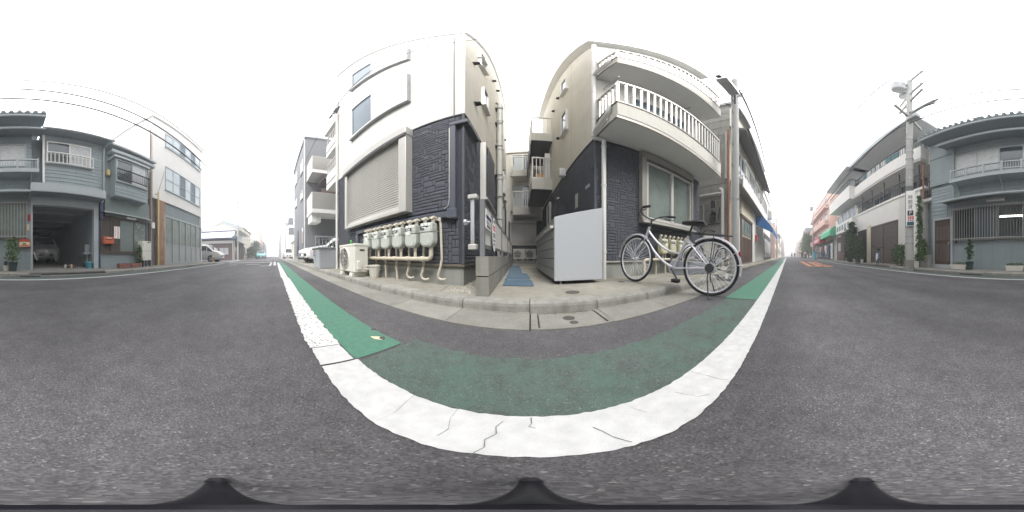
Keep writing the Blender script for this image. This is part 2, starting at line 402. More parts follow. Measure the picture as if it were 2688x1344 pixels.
def boards(parent, M, u0, u1, z0, z1, pitch, m, holes=(), name='siding_board'):
    z = z0
    while z < z1-.02:
        t = min(z+pitch, z1); segs = [(u0, u1)]
        for (a, b_, c, d_) in holes:
            if c < t-.01 and d_ > z+.01:
                ns = []
                for s0, s1 in segs:
                    if b_ <= s0 or a >= s1: ns.append((s0, s1))
                    else:
                        if a > s0: ns.append((s0, a))
                        if b_ < s1: ns.append((b_, s1))
                segs = ns
        for s0, s1 in segs:
            if s1-s0 < .02: continue
            b = MB(M); b.add([(x, y, zz) for x in (s0, s1) for (y, zz) in ((0, z), (.022, z), (.006, t), (0, t))],
                             [(0,1,2,3),(4,7,6,5),(0,4,5,1),(1,5,6,2),(2,6,7,3),(3,7,4,0)])
            b.build(name, m, parent)
        z = t
U = .052
_stone = {}
def stone_mesh(wu, hu, var, m):
    k = (wu, hu, var, m)
    if k not in _stone:
        rr = random.Random(hash((wu, hu, var)) & 0xffff); w_, h_ = wu*U-.005, hu*U-.005
        g = lambda: rr.uniform(.0, .0025)
        b = MB(); b.add([(.0, 0, 0), (w_, 0, 0), (w_, 0, h_), (0, 0, h_),
                         (.005+g(), .0055+g(), .004+g()), (w_-.005-g(), .0055+g(), .004+g()), (w_-.005-g(), .005+g(), h_-.005-g()), (.005+g(), .006+g(), h_-.005-g()),
                         (w_*(.35+.3*rr.random()), 0.0075+g(), h_*(.4+.2*rr.random()))],
                        [(0,1,5,4),(1,2,6,5),(2,3,7,6),(3,0,4,7),(4,5,8),(5,6,8),(6,7,8),(7,4,8)])
        _stone[k] = (b.mesh('stone', m), b)
    return _stone[k]
def ashlar(M, u0, u1, z0, z1, holes, seed, m='stone_dark'):
    rr = random.Random(seed); nu = int((u1-u0)/U); nz = int((z1-z0)/U); occ = [[False]*nz for _ in range(nu)]
    for i in range(nu):
        for j in range(nz):
            cu, cz = u0+(i+.5)*U, z0+(j+.5)*U
            if any(a <= cu <= b and c <= cz <= d for a, b, c, d in holes): occ[i][j] = True
    out = []
    types = [(3,1)]*6+[(4,1)]*6+[(2,1)]*4+[(5,1)]*4+[(2,2)]*2+[(3,2)]*2+[(1,2)]*2+[(1,3)]+[(6,1)]
    for j in range(nz):
        for i in range(nu):
            if occ[i][j]: continue
            done = False
            for t in [rr.choice(types) for _ in range(7)]+[(2,1),(1,2),(1,1)]:
                if i+t[0] > nu or j+t[1] > nz: continue
                if any(occ[i+a][j+b] for a in range(t[0]) for b in range(t[1])): continue
                for a in range(t[0]):
                    for b in range(t[1]): occ[i+a][j+b] = True
                P = M @ T(u0+i*U+.003, 0, z0+j*U+.003)
                ctr = P @ Vector((t[0]*U/2, 0, t[1]*U/2))
                size = t[0]*t[1]/((ctr-Vector((0, 0, .48))).length**2)
                out.append((size, P, t, rr.randrange(3), m)); done = True; break
    return out
def place_stones(parent, L, limit=300):
    L = sorted(L, key=lambda t: -t[0])
    for s_, P, t, v, m in L[:limit]: piece('stone', stone_mesh(t[0], t[1], v, m)[0], parent, P)
    if L[limit:]:
        b = MB()
        for s_, P, t, v, m in L[limit:]:
            q = stone_mesh(t[0], t[1], v, m)[1]; b.add(q.v, q.f, P)
        stuff(b.build('stone_facing', L[0][4], parent))
# ================================================================ GROUND
rnd = random.Random(5)
FS = .0217                                   # cross fall of the road towards the far side
def zr(y): return FS*y if y < 0 else 0.0
def sheet(name, m, x0, x1, ys, dz, jag=0.0, step=None, seed=1, parent=None):
    """strip lying on the road surface; jag roughens its long edges"""
    b = MB(); rr = random.Random(seed)
    n = max(1, int((x1-x0)/step)) if step else 1
    rows = []
    for i in range(n+1):
        x = x0+(x1-x0)*i/n
        rows.append([(x, y+(rr.uniform(-jag, jag) if (jag and k in (0, len(ys)-1)) else 0), zr(y)+dz) for k, y in enumerate(ys)])
    vs_ = [p for r in rows for p in r]; k = len(ys)
    b.add(vs_, [(i*k+j, (i+1)*k+j, (i+1)*k+j+1, i*k+j+1) for i in range(n) for j in range(k-1)])
    return b.build(name, m, parent)
g0 = MB(); g0.poly([(-163, -78, -.16), (203, -78, -.16), (203, 60, -.16), (-163, 60, -.16)])
struct(g0.build('ground', 'far_concrete'))
struct(sheet('road', 'asphalt', -160, 200, [.97, .5, 0, -2.3, -4.6], 0, step=20))
b = MB(); b.poly([(-22.3, -4.6, -.099), (-12.4, -4.6, -.099), (-12.4, -60, -.099), (-22.3, -60, -.099)])
struct(b.build('side_road', 'asphalt'))
b = MB(); b.poly([(3.25, .97, .001), (200, .97, .001), (200, 1.5, .005), (3.25, 1.5, .005)]); struct(b.build('road_edge', 'asphalt'))
# green lanes and white lines
struct(sheet('green_lane', 'paint_green', -13, -.575, [.31, .565], .004, .003, .05, 2))
struct(sheet('green_lane', 'paint_green_worn', -.555, 1.68, [.31, .65], .004, .010, .03, 3))
struct(sheet('green_lane', 'paint_green', 1.70, 60, [.31, .68], .004, .004, .1, 4))
struct(sheet('white_line', 'paint_white', -.565, -.01+60, [.166, .312], .008, .0022, .014, 5))
struct(sheet('white_line', 'paint_white', -.725, -.575, [.166, .300], .008, .003, .018, 6))
struct(sheet('white_line', 'paint_white_worn', -3.5, -.73, [.155, .305], .008, .008, .02, 7))
struct(sheet('white_line', 'paint_white', -11.8, -3.5, [.13, .28], .008, .004, .05, 8))
struct(sheet('green_lane', 'paint_green_worn', -11.6, 60, [-3.84, -4.42], .004, .006, .1, 9))
struct(sheet('white_line', 'paint_white', -11.6, 60, [-3.68, -3.83], .008, .004, .1, 10))
# cracks in the white line: thin dark slits
def crack(pts, w_=.0022):
    b = MB()
    for (a, c) in zip(pts[:-1], pts[1:]):
        d = Vector((c[0]-a[0], c[1]-a[1], 0)); nrm = Vector((-d.y, d.x, 0)).normalized()*w_*rnd.uniform(.5, 1.2)
        b.poly([(a[0]-nrm.x, a[1]-nrm.y, .0095), (a[0]+nrm.x, a[1]+nrm.y, .0095), (c[0]+nrm.x*.7, c[1]+nrm.y*.7, .0095), (c[0]-nrm.x*.7, c[1]-nrm.y*.7, .0095)])
    struct(b.build('line_crack', 'pole_dark'))
crack([(-.062, .168), (-.056, .19), (-.063, .215), (-.052, .24), (-.058, .265), (-.050, .29)], 0.0010)
crack([(0, .308), (.001, .285), (-.004, .272), (.008, .266)], 0.0013)
crack([(.10, .25), (.108, .232), (.113, .205), (.125, .175)], 0.0013)
crack([(.455, .305), (.462, .25), (.458, .2), (.466, .175)], 0.0010)
crack([(-.27, .31), (-.262, .27), (-.245, .22), (-.24, .168)], 0.0006)
crack([(-.15, .311), (-.146, .27), (-.128, .23), (-.13, .2)], 0.0007)
crack([(.33, .27), (.34, .235), (.345, .21), (.37, .19)], 0.0006)
crack([(.20, .311), (.205, .28), (.215, .25)], 0.0005)
# orange letters painted on the right-hand road, seen from behind
for pts in ([(14.6, -1.12), (14.6, -1.42), (8.2, -1.28), (8.2, -1.02)], [(8.2, -1.02), (8.2, -1.72), (7.75, -1.68), (7.75, -1.02)],
            [(8.2, -1.52), (8.2, -1.72), (13.9, -2.0), (13.9, -1.72)],
            [(14.2, -2.12), (14.2, -2.42), (10.1, -2.28), (10.1, -2.02)], [(9.9, -1.82), (9.9, -2.0), (8.1, -2.02), (8.1, -1.84)],
            [(8.1, -1.84), (8.1, -2.3), (7.6, -2.26), (7.6, -1.82)], [(9.6, -2.1), (9.6, -2.26), (8.1, -2.3), (8.1, -2.14)]):
    b = MB(); b.poly([(x, y, zr(y)+.006) for x, y in pts]); struct(b.build('road_lettering', 'paint_orange'))
# crossing marks on the left-hand road
for (x0, x1, y0, y1) in ((-12.6, -12.1, -.2, -3.6), (-14.6, -14.2, -.3, -.6), (-9.6, -9.35, -.9, -1.7), (-9.4, -9.15, -2.2, -2.7), (-12.1, -8.0, -.2, -.32), (-8.1, -7.9, -.2, -.75), (-13.6, -8.2, .05, -.1)):
    b = MB(); b.poly([(x0, y0, zr(y0)+.007), (x1, y0, zr(y0)+.007), (x1, y1, zr(y1)+.007), (x0, y1, zr(y1)+.007)]); struct(b.build('road_mark', 'paint_white'))
b = MB(); b.poly([(-21.5, -4.5, -.09), (-21.5, -4.75, -.09), (-11.5, -4.95, -.09), (-11.5, -4.7, -.09)]); struct(b.build('stop_line', 'paint_white'))
# survey marks and chipped paint in the green lane
def disc(name, m, x, y, z, r, n=14, h=.002, label=None):
    b = MB(); b.lathe([(r, 0), (r*.96, h)], n, T(x, y, z)); o = b.build(name, m); return o
b = MB(); b.slab([(-.735, .488), (-.70, .485), (-.668, .512), (-.672, .545), (-.70, .53), (-.715, .515)], .005, .0065); struct(b.build('paint_chip_mark', 'paint_chip'))
struct(disc('survey_spot', 'iron', -.682, .527, .0055, .017)); struct(disc('survey_spot', 'iron', -.812, .56, .0045, .015))

# near kerb, gutter blocks and pavement
KP = .565; KX = -.01
kerb = MB(); kerb.box(-22, 3.25, 1.30, 1.43, -.05, .02); kerb = struct(kerb.build('kerb', 'joint'))
gut = MB(); gut.box(-22, 3.25, .972, 1.29, -.06, -.004); gut = struct(gut.build('gutter', 'joint'))
KF = frame((0, 0, 0), (0, 1), (1, 0))
kb = MB(frame((0, 0, 0), (0, 1), (1, 0)))
kb.prism([(1.285, 0), (1.288, .062), (1.295, .085), (1.312, .098), (1.335, .101), (1.44, .102), (1.44, -.03), (1.285, -.03)], .003, KP-.003)
kbm = kb.mesh('kerb_stone', 'kerb_concrete', False)
gb = MB(); gb.add([(.002, .975, -.03), (KP-.002, .975, -.03), (KP-.002, 1.284, -.03), (.002, 1.284, -.03), (.002, .975, .006), (KP-.002, .975, .006), (KP-.002, 1.284, .013), (.002, 1.284, .013)],
                  [(0,1,5,4),(1,2,6,5),(2,3,7,6),(3,0,4,7),(4,5,6,7)])
gbm = gb.mesh('gutter_block', 'gutter_concrete')
gw = MB(); gw.box(0, KP, 1.270, 1.2855, .011, .017); 
for k in range(-38, 6):
    x = KX+KP*k
    if x+KP > 3.3: continue
    o = piece('kerb_stone', kbm, kerb, T(x, rnd.uniform(-.003, .003), rnd.uniform(-.002, .002)))
    if k == 0: o.location.z += .006
    if k != 0: piece('gutter_block', gbm, gut, T(x, rnd.uniform(-.003, .003), 0))
b = MB(); b.prism([(1.285, 0), (1.288, .02), (1.31, .03), (1.44, .032), (1.44, -.03), (1.285, -.03)], 3.24, 3.8, KF); b.build('kerb_stone', 'kerb_concrete', kerb)
# silt line along the kerb foot
b = MB()
for i in range(130):
    x = -6+i*.07
    if -.02 < x < .56: continue
    b.cbox((x, 1.276+rnd.uniform(-.004, .004), .0135), (.072, .012+rnd.uniform(0, .008), .006))
stuff(b.build('silt', 'side_concrete', gut))
# inlet lid in front of the k = 0 kerb stone
b = MB(); b.box(.0, .045, .975, 1.284, -.03, .010); b.box(.515, .552, .975, 1.284, -.03, .010); b.box(.045, .515, .975, .995, -.03, .008); b.box(.045, .515, 1.274, 1.284, -.03, -.0)
b.build('inlet_frame', 'gutter_concrete', gut)
b = MB(); b.box(.055, .505, 1.004, 1.266, -.03, .009); lid = b.build('inlet_lid', 'gutter_concrete', gut, bevel=.006)
disc_ = MB(); disc_.lathe([(.045, .009), (.044, .0115), (.03, .012)], 20, T(.27, 1.145, 0)); disc_.build('iron_cap', 'iron', lid)
disc_ = MB(); disc_.lathe([(.030, .009), (.029, .0115), (.012, .012)], 18, T(.285, 1.055, 0)); disc_.build('iron_cap', 'iron', lid)
# debris by the inlet
b = MB()
for i in range(34):
    x, y = rnd.gauss(.32, .09), 1.262-abs(rnd.gauss(0, .02)); a = rnd.uniform(0, PI)
    l = rnd.uniform(.008, .03); b.tube([(x, y, .012), (x+math.cos(a)*l, y+math.sin(a)*l*.5, .016)], .0014, 4)
stuff(b.build('twig_litter', 'bark'))

pav = MB(); pav.box(-22, 3.24, 1.44, 1.8, -.05, .085); pav = struct(pav.build('pavement', 'joint'))
def slab(x0, x1, y0, y1, m='side_concrete', z=.101, pts=None):
    b = MB(); b.slab(pts or [(x0+.003, y0), (x1-.003, y0), (x1-.003, y1), (x0+.003, y1)], -.02, z); return b.build('paving_slab', m, pav)
slab(-.98, 0, 0, 0, pts=[(-.90, 1.443), (1.335, 1.443), (1.435, 2.5), (1.03, 2.5), (.5, 9.0), (-1.36, 9.0), (-.82, 1.88), (-1.02, 1.88)])
slab(0, 0, 0, 0, pts=[(1.341, 1.443), (3.2, 1.443), (4.4, 2.6), (1.445, 2.6), (1.441, 2.5)], m='side_concrete')
slab(0, 0, 0, 0, pts=[(-4.6, 1.443), (-.906, 1.443), (-1.026, 1.88), (-1.026, 1.95), (-4.6, 1.95)], m='side_concrete', z=.1015)
slab(-9.2, -4.606, 1.443, 14, z=.1); slab(-22, -9.206, 1.443, 3, z=.1)
b = MB(); b.poly([(3.2, 1.44, .03), (200, 1.44, .006), (200, 4, .12), (4.4, 4, .12), (4.4, 2.6, .1), (3.2, 1.45, .1)]); struct(b.build('apron', 'side_concrete'))
for (x, y, r) in ((.42, 1.62, .075), (1.25, 2.02, .05)):
    b = MB(); b.lathe([(r, .100), (r, .1035), (r*.93, .1045), (r*.9, .1025), (r*.55, .103), (r*.5, .105), (.01, .105)], 24, T(x, y, 0)); b.build('manhole_cover', 'iron', pav)

# far kerb and pavement
fk = MB(); fk.box(-12.3, 60, -4.70, -4.62, -.15, -.03); fk = struct(fk.build('far_kerb', 'joint'))
b0 = MB(frame((0, 0, 0), (0, 1), (1, 0))); b0.prism([(-4.6, -.14), (-4.602, -.035), (-4.615, -.012), (-4.64, -.004), (-4.75, -.003), (-4.75, -.14)], .004, .596)
b1 = MB(frame((0, 0, 0), (0, 1), (1, 0))); b1.prism([(-4.6, -.14), (-4.602, -.085), (-4.64, -.066), (-4.75, -.04), (-4.75, -.14)], .004, .596)
m0 = b0.mesh('kerb_stone', 'kerb_concrete'); m1 = b1.mesh('kerb_stone', 'kerb_concrete')
x = -12.3
while x < 24:
    low = -3.2 < x < -.5 or 6.2 < x < 10.2
    piece('kerb_stone', m1 if low else m0, fk, T(x, rnd.uniform(-.004, .004), rnd.uniform(-.003, .003))); x += .6
b = MB(); b.slab([(-12.3, -4.752), (60, -4.752), (60, -6.6), (-12.3, -6.6)], -.15, -.006); fpav = struct(b.build('far_pavement', 'far_concrete'))
for (x0, x1) in ((1.75, 2.55), (-.62, .0), (4.45, 5.05), (-8.2, -7.6)):
    b = MB(); b.box(x0, x1, -4.75, -4.50, -.13, -.045); fr = b.build('drain_slab', 'far_concrete', fk)
    b = MB(); b.box(x0+.03, x1-.03, -4.62, -4.485, -.115, -.075); b.build('drain_slot', 'black', fr)
# ================================================================ LEFT CORNER BUILDING (white over dark stone)
AY = 1.88; AX0, AX1 = -4.6, -.82; AH = 10.25
FA = frame((0, AY, 0), (1, 0), (0, -1))                    # street face: u = world x
SK = (-.075, 1)
FAE = frame((AX1, AY, 0), SK, (1, .075))                   # alley face: u = distance from the corner
A = thing('apartment_building', 'white three-storey building with dark stone base, roller shutter and six gas meters', 'building', (AX0, AY, 0))
def skewpt(x, y): return (x-.075*(y-AY), y)
def shell(x0, x1, y0, y1, z0, z1, M=None):
    b = MB(); b.slab([skewpt(x0, y0), skewpt(x1, y0), skewpt(x1, y1), skewpt(x0, y1)], z0, z1); return b
shell(AX0, AX1, AY, 9.2, 2.93, AH).build('upper_wall', 'siding_white', A)
shell(AX0+.01, AX1-.004, AY+.006, 9.2, .36, 2.929).build('lower_wall', 'stone_back', A)
shell(AX0+.015, AX1-.012, AY+.018, 9.2, -.05, .355).build('foundation', 'foundation', A)
# beige skin of the alley face
b = MB(FAE); b.box(.006, 7.2, -.02, .004, 2.935, AH-.02); b.build('side_cladding', 'siding_beige', A)
b = MB(FAE); b.box(2.6, 7.2, -.02, .006, .365, 2.925); b.build('side_stone', 'stone_far', A)
b = MB(); b.box(AX0, AX1+.012, AY-.014, AY+.02, .345, .375); b.box(0, 7.2, -.01, .013, .345, .375, FAE); b.build('base_trim', 'alu_brown', A)
b = MB(); b.box(AX0, AX1+.01, AY-.012, AY+.01, 2.915, 2.937); b.box(0.0, 7.2, -.01, .014, 2.915, 2.937, FAE); b.build('belt_trim', 'trim_dark', A)
b = MB(); b.box(AX1-.018, AX1+.012, AY-.022, AY+.008, .376, 2.914); b.build('corner_trim', 'stone_dark', A)
b = MB(); b.box(AX1-.022, AX1+.010, AY-.011, AY+.02, 2.938, AH-.05); b.build('corner_trim', 'trim_white', A)
b = MB(); b.slab([skewpt(AX0-.05, AY-.04), skewpt(AX1+.04, AY-.04), skewpt(AX1+.04, 9.3), skewpt(AX0-.1, 9.3)], AH, AH+.07); b.build('roof_edge', 'trim_white', A)
b = MB(); b.slab([skewpt(AX0-.06, AY-.055), skewpt(AX1+.055, AY-.055), skewpt(AX1+.055, 9.3), skewpt(AX0-.12, 9.3)], AH+.071, AH+.10); b.build('roof_cap', 'steel_grey', A)
L = ashlar(FA, AX0+.02, AX1-.02, .38, 2.91, [(-3.82, -1.69, 1.16, 2.95), (-1.01, -.90, 1.0, 2.6), (-3.37, -1.0, .985, 1.105)], 11)
L += ashlar(FAE, .015, 2.6, .38, 2.91, [(.86, 1.95, 1.5, 2.95)], 12)
place_stones(A, L)
# siding joints on the white wall
b = MB(FA); b.box(-1.0, -.996, 0, .003, 2.94, AH-.05); b.build('control_joint', 'alu_light', A)
for u in (1.9, 3.8, 5.6): b = MB(FAE); b.box(u, u+.008, .003, .0055, 2.95, AH-.05); b.build('control_joint', 'alu_casing', A)
b = MB(FA); b.box(-2.9, -2.894, 0, .003, 2.95, 4.0); b.build('control_joint', 'alu_light', A)
# windows with shutter-panel halves
for (z0, z1, nm) in ((4.05, 5.6, 2), (7.1, 8.66, 3)):
    wn = window(A, FA, -3.66, -2.70, z0, z1, 'trim_white', 'glass_blue', .05, .05)
    b = MB(FA); b.box(-2.68, -1.73, 0, .075, z0-.02, z1+.02); b.build('shutter_case', 'trim_white', wn, bevel=.012)
    b = MB(FA); b.box(-3.70, -1.70, 0, .085, z0-.058, z0-.038); b.build('ledge', 'steel_grey', wn)
    b = MB(FA); b.box(-1.728, -1.712, 0, .08, z0-.03, z1+.021); b.box(-2.70, -1.712, 0, .08, z1+.022, z1+.036); b.build('case_shadow_line', 'steel_grey', wn)  # grey strips stand in for thin shadow lines round the case
    b = MB(FA); b.box(-2.70, -2.682, 0, .07, z0, z1); b.build('mullion_gap', 'steel_grey', wn)
# roller shutter bay
sh = MB(FA); sh.box(-3.86, -1.66, 0, .17, 2.72, 2.93); sh.box(-3.80, -3.70, 0, .15, 1.20, 2.72); sh.box(-1.83, -1.67, 0, .16, 1.16, 2.72); sh.box(-3.80, -1.832, 0, .15, 1.16, 1.22)
sh = sh.build('roller_shutter', 'alu_beige', A, bevel=.008)
b = MB(FA); b.box(-3.88, -1.65, .172, .18, 2.68, 2.75); b.build('hood_lip', 'dark_metal', sh)
b = MB(FA); b.box(-3.70, -1.832, .0, .06, 1.22, 2.72); b.build('shutter_back', 'alu_brown', sh)
NS = 31; p_ = (2.70-1.30)/NS
sm_ = MB(); sm_.add([(0, y, z) for (y, z) in ((.06, .001), (.088, .003), (.093, p_*.45), (.087, p_-.010), (.06, p_-.008))]+[(1.862, y, z) for (y, z) in ((.06, .001), (.088, .003), (.093, p_*.45), (.087, p_-.010), (.06, p_-.008))],
                   [(0,1,6,5),(1,2,7,6),(2,3,8,7),(3,4,9,8),(0,4,3,2,1),(5,6,7,8,9)])
sm_ = sm_.mesh('slat', 'alu_beige')
for i in range(NS): piece('slat', sm_, sh, FA @ T(-3.697, 0, 1.30+i*p_))
b = MB(FA); b.box(-3.70, -1.832, .06, .105, 1.222, 1.295); b.build('bottom_bar', 'alu_light', sh, bevel=.006)
# square duct cover: round the corner, down and along under the shutter
b = MB(FA); b.box(-.995, -.915, .012, .07, 1.02, 2.60); b.box(-.995, -.74, .012, .075, 2.60, 2.69); 
b.box(-3.35, -.90, .012, .068, .985, 1.07); b.box(-3.36, -3.27, .012, .07, .40, .985); b.box(-1.03, -.895, .012, .078, .965, 1.10)
b.build('duct_cover', 'trim_dark', A, bevel=.008)
b = MB(FAE); b.box(-.003, .50, .012, .08, 2.585, 2.685); b.build('duct_cover', 'trim_dark', A, bevel=.008)
b = MB(FA); b.tube([(-.955, .012, 9.6), (-.955, .012, 2.7)], .006, 5); b.build('cable', 'wire', A)
b = MB(FA); b.tube([(-1.09, .03, 1.12), (-1.02, .05, 1.15), (-1.0, .055, 1.25), (-1.0, .055, 2.55)], .007, 6); b.build('cable', 'alu_light', A)
# downpipe at the left end with wire bracket
b = MB(FA); b.tube([(-4.56, .06, .1), (-4.56, .06, 9.6)], .038, 10)
for z in (1.1, 2.3, 3.5, 4.7, 5.9): b.tube([(-4.56, .06, z-.015), (-4.56, .06, z+.015)], .046, 10)
b.build('downpipe', 'pvc_white', A, smooth='auto')
b = MB(FA); b.tube([(-4.9, .15, 6.35), (-4.3, .15, 6.35)], .02, 6); b.tube([(-4.6, .02, 6.35), (-4.6, .3, 6.35)], .02, 6)
b.tube([(-4.8, .22, 6.2), (-4.5, .24, 6.1)], .03, 6); b.tube([(-4.5, .2, 6.33), (-4.15, .22, 6.2)], .025, 6)
for i in range(4): b.cbox((-4.25+.06*i, .2, 6.02+.06*i), (.07, .05, .05))
b.build('wire_bracket', 'dark_metal', A)
# hoods and windows on the alley face
def vent_hood(parent, M, u, z, r=.07, m='dark_metal'):
    b = MB(M); n = 10
    prof = [(math.cos(PI*i/n)*r, math.sin(PI*i/n)*r) for i in range(n+1)]
    vs_ = [(u+x, .004, z+y*1.2) for x, y in prof]+[(u+x*.9, .11-.04*(y/r), z+y*.8-.01) for x, y in prof]
    k = n+1; b.add(vs_, [(i, i+1, k+i+1, k+i) for i in range(n)]+[tuple(range(k-1, -1, -1)), tuple(range(k, 2*k))])
    return b.build('vent_hood', m, parent, smooth='auto')
for (u, z) in ((.41, 6.4), (.5, 3.88), (2.15, 8.1), (2.9, 8.3), (3.4, 4.3), (4.6, 4.3), (5.6, 7.0)): vent_hood(A, FAE, u, z)
window(A, FAE, .72, 1.20, 6.95, 7.8, 'trim_white', 'glass', .04, .06); window(A, FAE, .68, 1.10, 7.85, 8.6, 'trim_white', 'glass', .04, .06)
window(A, FAE, .95, 1.38, 4.45, 5.5, 'trim_white', 'glass', .04, .06)
w1 = window(A, FAE, .88, 1.92, 1.55, 2.9, 'alu_light', 'glass', .06, .10, split=2)
b = MB(FAE)
for i in range(9): b.box(1.06+.09*i, 1.075+.09*i, .10, .118, 1.55, 2.88)
b.build('window_grille', 'dark_metal', w1)
window(A, FAE, 4.3, 4.9, 1.4, 2.6, 'alu_light', 'glass', .05, .08); window(A, FAE, 5.6, 6.0, 3.2, 4.6, 'alu_light', 'glass', .05, .06); window(A, FAE, 4.9, 5.3, 3.3, 4.5, 'alu_light', 'glass', .05, .06)
# alley downpipe, thick, in two diameters
b = MB(FAE); b.tube([(2.75, .13, .1), (2.75, .13, 6.7)], .085, 12)
for z in (1.6, 2.9, 4.1, 5.6, 6.5): b.tube([(2.75, .13, z-.05), (2.75, .13, z+.05)], .10, 12)
b.tube([(2.75, .13, 6.7), (2.75, .10, 6.85), (2.72, .02, 6.9)], .06, 10)
b.build('downpipe', 'pvc_grey', A, smooth='auto')
for z in (2.25, 3.0, 4.2, 5.4, 6.4):
    b = MB(FAE); b.box(2.62, 2.88, .0, .06, z-.02, z+.02); b.tube([(2.64, .05, z), (2.66, .2, z), (2.84, .2, z), (2.86, .05, z)], .012, 6); b.build('pipe_clamp', 'dark_metal', A)
b = MB(FAE); b.tube([(3.9, .08, .1), (3.9, .08, 2.3)], .04, 8); b.build('small_pipe', 'pvc_grey', A)
# two balconies on the far (west) side
for z in (3.55, 5.45):
    b = MB(); b.box(-6.9, -4.61, 2.25, 4.6, z, z+.16); b.build('balcony_slab', 'trim_white', A)
    b = MB(); b.box(-6.9, -4.61, 2.25, 2.33, z+.16, z+.75); b.box(-6.9, -6.82, 2.331, 4.6, z+.16, z+.75); b.build('balcony_parapet', 'siding_white', A)
    b = MB(); b.box(-6.86, -4.66, 2.23, 2.249, z+.25, z+.32); b.build('parapet_band', 'steel_grey', A)
    railing(A, frame((0, 2.29, 0), (1, 0), (0, -1)), -6.88, -4.65, z+.76, z+1.35, 11, 'alu_light')
b = MB(); b.box(-7.1, -4.61, 2.2, 4.7, 7.15, 7.7); b.build('balcony_canopy', 'trim_white', A)

# ---------------------------------------------------------------- gas meters
def gas_meter(name, label, x, y, z, m, group, seed, rz=0):
    rr = random.Random(seed)
    t = thing(name, label, 'gas meter', (x, y, z), rz, group); Mx = ROOT[t.name]
    b = MB(Mx); pts = []
    for (cx, cz, a0) in ((-.055, .055, 180), (.055, .055, 270)):
        for i in range(5): a = R(a0+i*22.5); pts.append((cx*.55+.072*math.cos(a), cz*1.4+.077*math.sin(a)))
    pts += [(.102, .185), (.095, .20), (-.095, .20), (-.102, .185)]
    b.prism(pts, -.085, .035); body = b.build('tank', m, t, smooth=False, bevel=.016, seg=3)
    b = MB(Mx); b.prism([(p[0]*.75, .02+p[1]*.75) for p in pts], -.092, -.0855); b.build('face_plate', m, body, bevel=.003)
    b = MB(Mx); b.box(-.104, .104, -.093, .038, .198, .212); b.build('seam_flange', m, body)
    b = MB(Mx); b.box(-.095, .095, -.088, .03, .212, .315); head = b.build('head', m, t, bevel=.012, seg=2)
    b = MB(Mx); b.box(-.082, .03, -.095, -.087, .23, .268); b.build('dial_window', 'black', head)
    b = MB(Mx); b.box(-.062, .008, -.0965, -.0945, .244, .255); b.build('counter_digits', 'paper', head)
    b = MB(Mx); a = rr.uniform(-14, 14)
    b.box(-.045, .04, -.004, 0, -.055, .0, T(rr.uniform(-.04, .05), -.096, .225+rr.uniform(-.01, .03)) @ Matrix.Rotation(R(a), 4, 'Y') @ Matrix.Rotation(R(rr.uniform(5, 16)), 4, 'X')); b.build('paper_tag', 'paper', head)
    b = MB(Mx)
    for i in range(3): b.box(-.075+.055*i, -.04+.055*i, -.0905, -.087, .278, .306)
    b.build('sticker', 'paper', head)
    for s in (-1, 1):
        b = MB(Mx); b.tube([(s*.065, -.015, .31), (s*.065, -.015, .345)], [.024, .022], 10); b.tube([(s*.065, -.015, .335), (s*.065, -.02, .37), (s*.065+.03*s*0, -.055, .378)], [.027, .028, .02], 10)
        v = b.build('union_nut', 'gas_cream', t, smooth='auto')
        b = MB(Mx); b.tube([(s*.065-.035, -.05, .378), (s*.065+.02, -.028, .392), (s*.065+.045, .0, .372)], [.013, .017, .012], 8); b.build('valve_lever', 'gas_cream', v, smooth='auto')
    return t
MX = [-2.655, -2.365, -2.085, -1.80, -1.52, -1.245]
WH = ['leftmost of the six pale gas meters, nearest the air conditioner and white bucket', 'second pale gas meter from the white bucket, in the row of six', 'third pale gas meter from the white bucket, in the row of six',
      'fourth pale gas meter from the white bucket, in the row of six', 'fifth pale gas meter in the row of six, beside the rightmost one', 'rightmost of the six pale gas meters, beside the long bare outlet pipe']
for i, x in enumerate(MX): gas_meter('gas_meter', WH[i], x, 1.74, .595, 'meter', 'six gas meters under the roller shutter', i)
gp = thing('gas_pipe', 'cream gas manifold pipe running along the wall under the six pale meters', 'gas pipe', (-2.0, 1.80, .1))
b = MB(); b.tube([(-2.74, 1.72, .12), (-2.74, 1.72, .40), (-2.73, 1.72, .425), (-2.70, 1.72, .44), (-1.26, 1.72, .44), (-1.225, 1.72, .455), (-1.21, 1.72, .49), (-1.21, 1.72, .60)], .030, 12)
for x in (-2.70, -2.45, -2.16, -1.9, -1.62, -1.35): b.tube([(x-.03, 1.72, .44), (x+.03, 1.72, .44)], .037, 12)
b.build('manifold', 'gas_cream', gp, smooth='auto')
for x in MX[:5]:
    b = MB(); b.tube([(x+.04, 1.72, .44), (x+.04, 1.72, .60)], .022, 10); b.tube([(x+.04, 1.72, .56), (x+.04, 1.72, .60)], .03, 10); b.build('riser', 'gas_cream', gp, smooth='auto')
